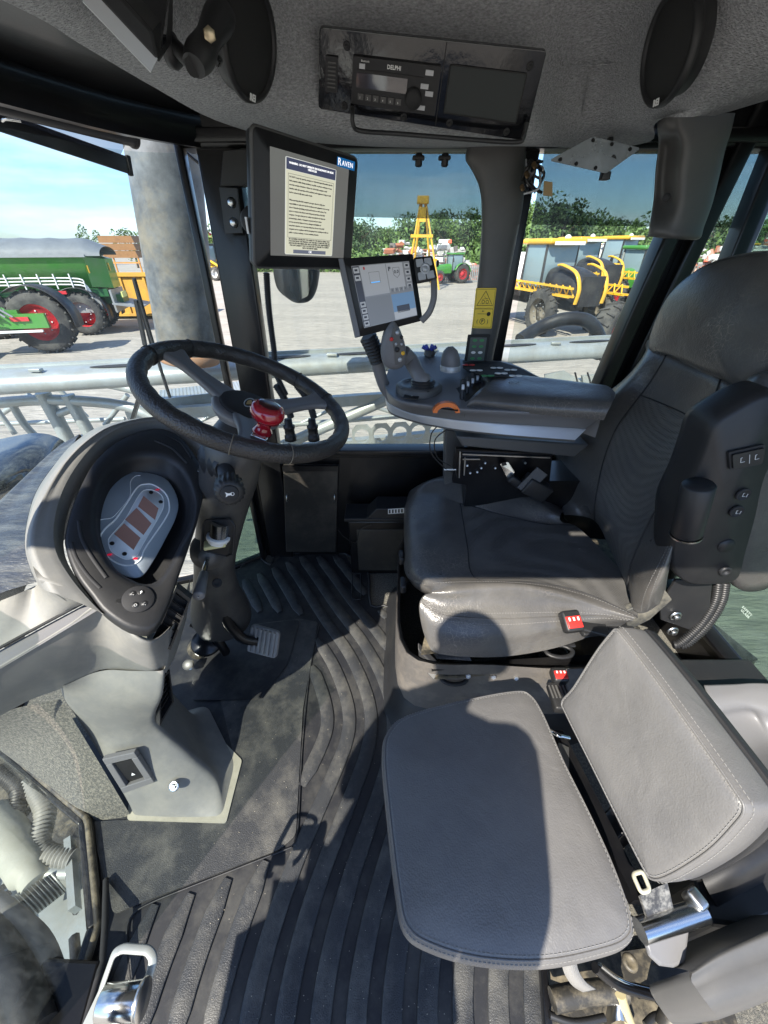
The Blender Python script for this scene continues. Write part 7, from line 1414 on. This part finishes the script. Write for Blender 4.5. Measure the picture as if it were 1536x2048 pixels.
# bellows (pleated cover) and moulded base
def basering(z, e, k=1): 
    return [V(.075 - e, .70 - e, z), V(.30, .66 - e, z), V(.62, .66 - e, z), V(.70, .80, z), V(.70, 1.15, z), V(.62, 1.30 + e, z), V(.30, 1.30 + e, z), V(.10 - e, 1.22 + e, z), V(.06 - e, 1.0, z)]
m = MB(); rws = []
for i in range(23): z = .345 - i * .0115; rws.append(crom(basering(z, (.0 if i % 2 else .012)), 5, True))
m.grid(rws, raw=True, closed_u=True); m.build('bellows', M_('dusty_bellows', (.10, .092, .085), .65, bump=.4, bscale=500, bdist=.0006, dirt=(.30, .26, .21), dscale=8, damt=.5), seat)
m = MB(); rws = [crom(basering(.12, .0), 5, True), crom(basering(.10, .02), 5, True), crom(basering(.04, .03), 5, True), crom(basering(.012, .05), 5, True), crom(basering(.004, .055), 5, True)]; m.grid(rws, raw=True, closed_u=True); m.build('base', m_plastic, seat)
for px, py in ((803, 1115), (806, 1170)): m = MB(); m.box(Z(px, py, .40), (.02, .05, .035), bev=.008); m.build('adjuster_knob', m_plastic, seat)
m = MB(); m.box(Z(800, 1112, .41), (.002, .010, .012)); m.build('adjuster_mark', m_white, seat)
# buckles
def buckle(label, c, size, rot, group='red release seat belt buckles'):
    t = thing('seat_belt_buckle', label, 'buckle', c, group); m = MB(); m.box(c, size, rot, bev=.008); b = m.build('body', m_plastic, t); m = MB(); m.box(c + rot @ V(-size[0] * .0, -size[1] * .08, size[2] * .5), (size[0] * .8, size[1] * .55, .006), rot, bev=.002); m.build('release_button', m_redp, t)
    m = MB(); m.box(c + rot @ V(0, size[1] * .32, size[2] * .5), (size[0] * .75, size[1] * .13, .003), rot); m.build('slot', m_ink, t)
    for k in range(3): m = MB(); m.box(c + rot @ V((k - 1) * size[0] * .24, -size[1] * .02 + .004, size[2] * .5 + .0033), (size[0] * .09, size[1] * .16, .0006), rot); m.build('press_print', m_white, t)
    return t
rt = Matrix.Rotation(R(8), 3, 'Z') @ Matrix.Rotation(R(28), 3, 'X')
tb_ = buckle('red seat belt buckle resting against the near side of the operator seat cushion', Z(1142, 1243, .455), (.052, .058, .03), rt); m = MB(); m.bar(Z(1150, 1246, .44), Z(1215, 1262, .42), .045, .012, up=(0, 0, 1), bev=.004); m.build('stem', m_plastic, tb_); m = MB(); m.bar(Z(1160, 1262, .42), Z(1260, 1250, .40), .035, .014, bev=.004); m.build('strap', m_plastic, tb_)
tb_ = buckle('red seat belt buckle with black ribs standing between the two seats', Z(1118, 1352, .33), (.042, .04, .03), Matrix.Rotation(R(10), 3, 'X')); m = MB(); m.box(Z(1120, 1395, .315), (.05, .075, .026), Matrix.Rotation(R(-3), 3, 'Z'), bev=.006); sh = m.build('shaft', m_plastic, tb_)
for k in range(6): m = MB(); m.box(Z(1102 + k * 7, 1383, .3295), (.0035, .035, .003)); m.build('rib', m_dgrey, sh)

# ------------------------------------------------------------ passenger (jump) seat
js2 = thing('jump_seat', 'grey leather folding passenger seat in the near foreground', 'seat', (.25, .3, 0))
co = [Z(772, 1462, .455), Z(812, 1428, .455), Z(930, 1396, .455), Z(1030, 1378, .455), Z(1062, 1386, .455), Z(1088, 1425, .455), Z(1130, 1520, .452), Z(1185, 1630, .45), Z(1235, 1740, .447), Z(1270, 1845, .445), Z(1262, 1888, .444), Z(1205, 1912, .444), Z(1090, 1934, .444), Z(960, 1928, .444), Z(860, 1900, .445), Z(808, 1862, .446), Z(790, 1780, .448), Z(772, 1620, .452), Z(763, 1510, .455)]
q = crom(co, 5, True); m = MB()
ringsurf(m, q, [(.80, -.052), (.93, -.050), (.985, -.042), (1.0, -.026), (.998, -.014), (.985, -.003), (.96, .003), (.93, .006), (.80, .012), (.55, .017), (.28, .019)], nrm=V(0, 0, 1)); jc = m.build('cushion', m_lea2, js2)
q2 = [p for p in q if not (p.x > .30 and p.y > .2)]
m = MB(); stitches(m, inset_line(q, .945, .0052, V(0, 0, 1)), V(0, 0, 1)); stitches(m, inset_line(q, .988, -.0040, V(0, 0, 1)), V(0, 0, 1)); m.build('stitching', m_thread, jc, kind='stuff')
m = MB(); m.tube(inset_line(q, .966, .0022, V(0, 0, 1)), .0018, 6, closed=True); m.build('seam', m_lea2, jc)
m = MB(); m.prism(inset_line(q, .9, -.062, V(0, 0, 1)), (0, 0, .012)); m.build('seat_board', m_plastic, js2)
# backrest of the jump seat, leaning back
bo_ = [U(1126, 1402, z=.50), U(1142, 1372, z=.55), U(1190, 1300, z=.64), U(1218, 1262, z=.69), U(1240, 1254, z=.70), U(1262, 1268, z=.70), U(1325, 1352, z=.70), U(1400, 1478, z=.70), U(1455, 1580, z=.70), U(1474, 1624, z=.695), U(1466, 1660, z=.66), U(1420, 1712, z=.60), U(1350, 1758, z=.52), U(1305, 1766, z=.49), U(1286, 1740, z=.485), U(1240, 1640, z=.485), U(1180, 1520, z=.49), U(1132, 1428, z=.495)]
cb = sum(bo_, V(0, 0, 0)) / len(bo_); bnm = pnormal(bo_); bnm = bnm if bnm.x < 0 else -bnm
bo_ = [p - bnm * (p - cb).dot(bnm) * .95 for p in bo_]; q = crom(bo_, 5, True); m = MB()
ringsurf(m, q, [(.85, -.075), (.98, -.073), (1.0, -.066), (1.005, -.04), (1.0, -.015), (.985, -.003), (.96, .002), (.90, .005), (.7, .0065), (.4, .0072)], nrm=bnm); jb_ = m.build('backrest', m_lea2, js2)
m = MB(); stitches(m, inset_line(q, .95, .0032, bnm), bnm); stitches(m, inset_line(q, 1.001, -.012, bnm), bnm); m.build('stitching', m_thread, jb_, kind='stuff'); m = MB(); m.tube(inset_line(q, .974, .0012, bnm), .002, 6, closed=True); m.build('seam', m_lea2, jb_)
m = MB(); ringsurf(m, q, [(.7, -.112), (.93, -.108), (1.0, -.095), (1.012, -.078), (1.0, -.0765)], nrm=bnm); m.build('back_shell', m_plastic, js2)
# hinge and latch
J = lambda px, py, z=.36: U(px, py, z=z)
m = MB(); l0, l1 = J(1280, 1862), J(1405, 1822); m.tube([l0, l1], .017, 20); m.build('hinge_barrel', m_chrome, js2); m = MB(); m.tube([J(1292, 1878, .355), J(1402, 1842, .355)], .005, 10); m.build('hinge_pin', m_chrome, js2)
m = MB(); m.prism([J(1290, 1880, .345), J(1380, 1856, .345), J(1372, 1925, .33), J(1350, 1934, .33), J(1322, 1930, .33), J(1300, 1910, .34)], (0, 0, -.012)); m.build('release_paddle', m_mgrey, js2, bevel=.004)
m = MB(); m.prism([J(1280, 1790, .40), J(1335, 1765, .40), J(1350, 1830, .365), J(1300, 1848, .365)], (0, 0, -.008)); m.build('hinge_strap', M_('worn_black_strap', (.04, .04, .042), .4, dirt=(.45, .44, .4), dscale=60, damt=.7), js2)
m = MB(); m.tube(rounded([J(1265, 1748, .42), J(1285, 1742, .42), J(1300, 1780, .42), J(1282, 1786, .42)], .006), .0035, 8, closed=True); m.build('wire_loop', M_('pale_loop', (.6, .58, .45), .4, metal=.4), js2); m = MB(); m.box(J(1390, 1800, .37), (.022, .03, .03), Matrix.Rotation(.4, 3, 'Z'), bev=.006); m.build('latch_horn', m_screw, js2)
m = MB(); m.bar(Z(1290, 1600, .30), V(.30, .20, .0), .05, .05, up=(0, 1, 0), bev=.006); m.box((.33, .33, .20), (.30, .30, .02)); m.prism([Z(1100, 1460, .36), Z(1125, 1460, .36), Z(1300, 1800, .36), Z(1270, 1800, .36)], (0, 0, -.03)); m.build('support_frame', m_black, js2)
m = MB(); m.prism([Z(1115, 1490, .36), Z(1135, 1500, .36), Z(1135, 1560, .35), Z(1120, 1545, .35)], (0, 0, .012)); m.build('hinge_plate', m_screw, js2); m = MB(); m.tube(crom([Z(1100, 1462, .37), Z(1115, 1470, .38), Z(1138, 1476, .37)], 4), .005, 8); m.build('spring', m_chrome, js2)

# ------------------------------------------------------------ lower right corner
t = thing('side_console', 'grey moulded side console in the bottom right corner beside the passenger seat', 'console', (.65, .15, 0))
rws = [[Z(1378, 1942, .36), Z(1430, 1905, .37), Z(1500, 1872, .375), Z(1600, 1830, .38)], [Z(1384, 1965, .36), Z(1440, 1935, .372), Z(1520, 1905, .376), Z(1620, 1870, .38)], [Z(1428, 2026, .345), Z(1480, 2010, .35), Z(1560, 1980, .355), Z(1660, 1950, .36)], [Z(1436, 2040, .20), Z(1490, 2020, .20), Z(1570, 1990, .20), Z(1670, 1960, .20)]]
m = MB(); m.grid([[p + V(0, .02, -.12) for p in rws[0]]] + rws, su=5, sv=4); m.grid([[r[0] for r in rws], [r[0] + V(-.004, 0, -.05) for r in rws], [r[0] + V(-.004, 0, -.15) for r in rws]], su=3, sv=3); m.build('cover', m_dgrey, t)
m = MB(); m.prism([Z(1392, 1760, .26), Z(1445, 1600, .26), Z(1640, 1500, .26), Z(1700, 1760, .26), Z(1500, 1860, .26), Z(1420, 1850, .26)], (0, 0, -.24)); m.build('lower_box', m_plastic, t, bevel=.01)
rws = [[Z(1395, 1700, .29), Z(1470, 1640, .30), Z(1560, 1580, .30)], [Z(1400, 1745, .30), Z(1480, 1690, .33), Z(1580, 1630, .33)], [Z(1420, 1790, .29), Z(1500, 1745, .32), Z(1600, 1690, .32)], [Z(1440, 1820, .25), Z(1515, 1775, .25), Z(1615, 1720, .25)]]
m = MB(); m.grid(rws, su=4, sv=4); m.build('upper_ridge', m_plastic, t)
t = thing('storage_tray', 'grey green moulded tray with a rounded recess behind the passenger seat', 'tray', (.85, .45, 0)); m = MB()
rws = [[Z(1408, 1370, .30), Z(1470, 1368, .30), Z(1522, 1366, .30), Z(1640, 1372, .30)], [Z(1420, 1398, .30), Z(1470, 1392, .30), Z(1520, 1385, .30), Z(1650, 1400, .30)], [Z(1440, 1420, .285), Z(1490, 1412, .285), Z(1540, 1420, .285), Z(1660, 1440, .285)], [Z(1450, 1440, .25), Z(1505, 1432, .24), Z(1545, 1450, .25), Z(1670, 1470, .25)], [Z(1480, 1500, .24), Z(1530, 1485, .235), Z(1570, 1500, .24), Z(1700, 1520, .25)], [Z(1520, 1560, .27), Z(1560, 1540, .28), Z(1600, 1560, .28), Z(1720, 1560, .29)]]
m.grid(rws, su=5, sv=5); m.build('tray', m_mgrey, t, solid=.004); m = MB(); m.box((.98, .50, .12), (.34, .5, .22), bev=.01); m.build('plinth', m_plastic, t)
t = thing('corner_bracket', 'black angled frame member in the rear corner over the lit carpet', 'frame', (.9, .7, 0)); m = MB(); m.bar(Z(1262 + 130, 1240, .05) * 1, Z(1500, 1330, .05), .05, .05, bev=.004); m.build('rail', m_black, t); m = MB(); m.bar(V(1.13, .62, .14), V(1.13, .22, .62), .035, .05, bev=.004); m.build('strut', m_black, t)
# grimy steel under the front edge of the passenger seat
t = thing('steel_underframe', 'grimy black steel frame under the passenger seat at the bottom edge', 'frame', (.35, .05, 0)); K_ = lambda px, py, z=.06: U(px, py, z=z)
m = MB(); m.bar(K_(1085, 1920), K_(1095, 2060), .014, .03, bev=.003); m.build('upright_edge', m_black, t); m = MB(); m.prism([K_(1095, 1925, .02), K_(1420, 1880, .02), K_(1480, 2080, .02), K_(1100, 2080, .02)], (0, 0, .01)); m.build('floor_pan', m_dirty, t)
for pts, r_, mm in (([(1190, 1935, .2), (1235, 1970, .16), (1305, 1990, .14)], .008, m_black), ([(1200, 1930, .2), (1245, 1962, .16), (1310, 1980, .14)], .004, m_chrome), ([(1105, 2000, .1), (1180, 1985, .1), (1250, 1980, .1)], .018, m_dirty), ([(1240, 1985, .12), (1250, 2020, .08), (1265, 2060, .05)], .010, M_('yellowed_steel', (.42, .36, .2), .5)), ([(1330, 2060, .08), (1355, 2010, .1), (1390, 1990, .1)], .02, m_dirty)):
    m = MB(); m.tube(crom([K_(*p) for p in pts], 5), r_, 12); m.build('frame_rod', mm, t)
m = MB(); rws = [[K_(1205, 2060, .05), K_(1240, 2040, .09), K_(1270, 2060, .05)], [K_(1215, 2010, .05), K_(1238, 2000, .1), K_(1255, 2015, .05)]]; m.grid(rws, su=4, sv=4); m.build('cast_lug', m_screw, t); m = MB(); m.lathe(K_(1260, 1925, .15), (0, 0, 1), [(.014, 0), (.013, .004), (.008, .005), (.006, .003), (0, .003)], 20); m.build('pivot_washer', m_dirty, t)
for pts in ([(1100, 2030), (1150, 2045), (1210, 2035)], [(1290, 2050), (1320, 2030), (1400, 2045)]): m = MB(); m.tube(crom([K_(*p, .08) for p in pts], 5), .006, 8); m.build('cable', m_wire, t)
t = thing('belt_strap', 'grey webbing strap hanging below the front edge of the passenger seat', 'strap', U(1150, 1960, z=.3)); m = MB(); a = crom([U(1138, 1925, z=.38), U(1145, 1950, z=.33), U(1160, 1972, z=.28), U(1180, 1985, z=.22)], 6); m.grid([[p + V(-.012, 0, 0) for p in a], [p + V(.012, .003, 0) for p in a]], raw=True); m.build('webbing', M_('strap_grey', (.26, .25, .23), .8, bump=.8, bscale=500), t, solid=.002)
# door latch striker at the bottom left
t = thing('door_striker', 'bright steel door striker with a round pin and a bent loop at the bottom left', 'latch', U(240, 2010, z=.35)); d_ = lambda px, py, z=.36: U(px, py, z=z)
m = MB(); p0, p1 = d_(203, 2008, .37), d_(280, 2000, .37); m.cyl(p0, p1 - p0, .021, (p1 - p0).length, 28, .002); m.build('pin', m_chrome, t); m = MB(); m.cyl(p1, p1 - p0, .024, .006, 28, .001); m.build('pin_washer', m_screw, t)
m = MB(); m.tube(rounded([d_(186, 2070, .30), d_(200, 1985, .33), d_(228, 1906, .36), d_(246, 1896, .36), d_(298, 1900, .36), d_(308, 1918, .36), d_(292, 1975, .34), d_(276, 2024, .32)], .012, 4), .0028, 10, sy=2.4); m.build('loop', m_galv, t)
m = MB(); m.prism([d_(160, 2060, .33), d_(200, 1975, .33), d_(226, 1975, .33), d_(205, 2060, .33)], (0, 0, -.006)); m.build('plate', m_galv, t)
# near front door post
t = thing('door_post', 'black box section door post with a hose lying on it at the bottom left corner', 'post', V(-.6, .08, 0)); m = MB(); m.prism([U(90, 1915, z=.07), U(200, 1920, z=.07), U(160, 2070, z=.07), U(60, 2090, z=.07), U(60, 1960, z=.07)], (0, 0, -.3)); m.build('box_section', m_black, t, bevel=.006)
m = MB(); m.tube(crom([U(-40, 1860, z=.03), U(0, 1905, z=.05), U(40, 1980, z=.08), U(70, 2070, z=.08)], 5), .035, 16); m.build('rubber_tube', m_plastic, t); m = MB(); m.tube(crom([U(-50, 1790, z=-.02), U(10, 1835, z=-.02), U(70, 1890, z=-.01), U(95, 1950, z=.02)], 5), .030, 14); m.build('grey_arm', m_mgrey, t)
m = MB(); m.tube([U(212, 1760, z=.02), U(210, 1850, z=.06), U(205, 1925, z=.06), U(165, 2070, z=.09)], .007, 8); m.build('seal', m_matte, t)
# ------------------------------------------------------------ the person standing on the ladder outside the door (casts the shadows on the near seat)
def skin(name, joints, edges, rad, mat, parent, sub=2, root=0):
    off = world_loc(parent); me = bpy.data.meshes.new(name); me.from_pydata([Vector(j) - off for j in joints], edges, []); o = bpy.data.objects.new(name, me); COL.objects.link(o); o.parent = parent
    s_ = o.modifiers.new('skin', 'SKIN'); sv = me.skin_vertices[0].data if me.skin_vertices else None
    if sv is None:
        bm = bmesh.new(); bm.from_mesh(me); bm.verts.layers.skin.verify(); bm.to_mesh(me); bm.free(); sv = me.skin_vertices[0].data
    for i, r_ in enumerate(rad): sv[i].radius = (r_, r_) if not isinstance(r_, tuple) else r_
    sv[root].use_root = True; d = o.modifiers.new('sub', 'SUBSURF'); d.levels = sub; d.render_levels = sub
    me.materials.append(mat); return o
sk = M_('skin', (.45, .27, .19), .5); sh_m = M_('navy_shirt', (.03, .04, .08), .85); jn = M_('blue_jeans', (.05, .08, .14), .9); hr_m = M_('brown_hair', (.05, .03, .02), .7)
bx, by = -.42, -.40
pe = thing('person', 'person in navy shirt and jeans standing on the cab ladder', 'person', (bx, by, -.22))
Jt = [(bx, by, 0.720), (bx, by, 0.950), (bx, by + .01, 1.200), (bx, by + .01, 1.360), (bx, by + .03, 1.440), (bx, by + .05, 1.530), (bx, by + .06, 1.640),
      (bx + .19, by + .02, 1.330), (bx + .27, by - .01, 1.06), (bx + .29, by + .07, .83), (bx + .29, by + .09, .80),
      (bx - .19, by + .02, 1.330), (bx - .24, by + .0, 1.060), (bx - .12, by + .2, 1.000), (bx - .06, by + .27, 1.000),
      (bx + .10, by, 0.670), (bx + .11, by + .03, 0.250), (bx + .11, by - .02, -0.160), (bx + .11, by + .12, -0.200), (bx - .10, by, 0.670), (bx - .12, by + .03, 0.250), (bx - .12, by - .02, -0.160), (bx - .12, by + .12, -0.200)]
Ed = [(0, 1), (1, 2), (2, 3), (3, 4), (4, 5), (5, 6), (3, 7), (7, 8), (8, 9), (9, 10), (3, 11), (11, 12), (12, 13), (13, 14), (0, 15), (15, 16), (16, 17), (17, 18), (0, 19), (19, 20), (20, 21), (21, 22)]
Rd = [(.17, .12), (.17, .12), (.19, .13), (.15, .11), .055, .085, .08, .065, .058, .04, .030, .055, .042, .03, .028, .085, .055, .04, .035, .085, .055, .04, .035]
n0 = len(Jt)
def hand(hi, fwd, side, pal):
    fwd, side, pal = Vector(fwd).normalized(), Vector(side).normalized(), Vector(pal).normalized(); w = Vector(Jt[hi])
    Jt.append(tuple(w + fwd * .055)); Rd.append((.034, .014)); kc = len(Jt) - 1; Ed.append((hi, kc))
    for k, (o_, l_) in enumerate(((-.028, .062), (-.009, .072), (.010, .068), (.028, .054))):
        a = w + fwd * .085 + side * o_; b = a + fwd * l_ * .45 + pal * .012; c = b + fwd * l_ * .2 + pal * l_ * .45; i = len(Jt); Jt.extend([tuple(a), tuple(b), tuple(c)]); Rd.extend([.0095, .0085, .0075]); Ed.extend([(kc, i), (i, i + 1), (i + 1, i + 2)])
    a = w + fwd * .03 - side * .035; b = a + fwd * .03 - side * .018 + pal * .01; c = b + fwd * .025 + pal * .012; i = len(Jt); Jt.extend([tuple(a), tuple(b), tuple(c)]); Rd.extend([.013, .010, .009]); Ed.extend([(hi, i), (i, i + 1), (i + 1, i + 2)])
hand(10, (0, .15, -1), (0, 1, .1), (-1, 0, 0)); hand(14, (.8, .6, 0), (0, 0, 1), (.5, -.8, 0))
skin('body', Jt, Ed, Rd, sk, pe)
skin('shirt', [Jt[i] for i in (0, 1, 2, 3, 7, 8, 11, 12)] + [(bx, by, .66)], [(0, 1), (1, 2), (2, 3), (3, 4), (4, 5), (3, 6), (6, 7), (0, 8)], [(.20, .14), (.20, .14), (.21, .145), (.17, .12), .085, .075, .085, .065, (.20, .14)], sh_m, pe)
skin('jeans', [Jt[i] for i in (0, 15, 16, 17, 19, 20, 21)], [(0, 1), (1, 2), (2, 3), (0, 4), (4, 5), (5, 6)], [(.155, .115), .095, .068, .055, .095, .068, .055], jn, pe)
m = MB(); m.grid([[V(bx + .098 * math.cos(a) * math.sin(b), by + .045 + .11 * math.sin(a) * math.sin(b) - .012, 1.615 + .125 * math.cos(b)) for a in [2 * math.pi * k / 20 for k in range(20)]] for b in [.01 + 1.35 * j / 8 for j in range(9)]], raw=True, closed_u=True); m.build('hair', hr_m, pe)
m = MB(); m.tube([V(bx, by + .135, 1.60), V(bx, by + .155, 1.575), V(bx, by + .13, 1.56)], [.006, .012, .008], 8); m.build('nose', sk, pe)
for s in (-1, 1): m = MB(); m.lathe((bx + s * .034, by + .125, 1.61), (0, 1, 0), [(.013, 0), (.010, .006), (0, .008)], 12); m.build('eye', m_white, pe); m = MB(); m.lathe((bx + s * .088, by + .04, 1.585), (s, 0, 0), [(.022, -.01), (.026, .004), (.012, .008), (0, .003)], 14); m.build('ear', sk, pe); m = MB(); m.box((bx + s * .115, by + .06, -.20), (.095, .27, .07), bev=.03); m.build('shoe', m_matte, pe)
ld_ = thing('ladder', 'black steel cab ladder below the open door', 'ladder', (-.4, -.4, GZ)); 
for x in (-.68, -.14): m = MB(); m.bar((x, -.40, -1.5), (x, -.10, -.06), .04, .02, up=(0, 1, 0)); m.build('side_rail', m_black, ld_)
for z in (-1.35, -.8, -.25): m = MB(); m.box((-.41, -.36 + (z + .45) * .0, z), (.52, .26, .03)); m.build('step', m_galv, ld_)
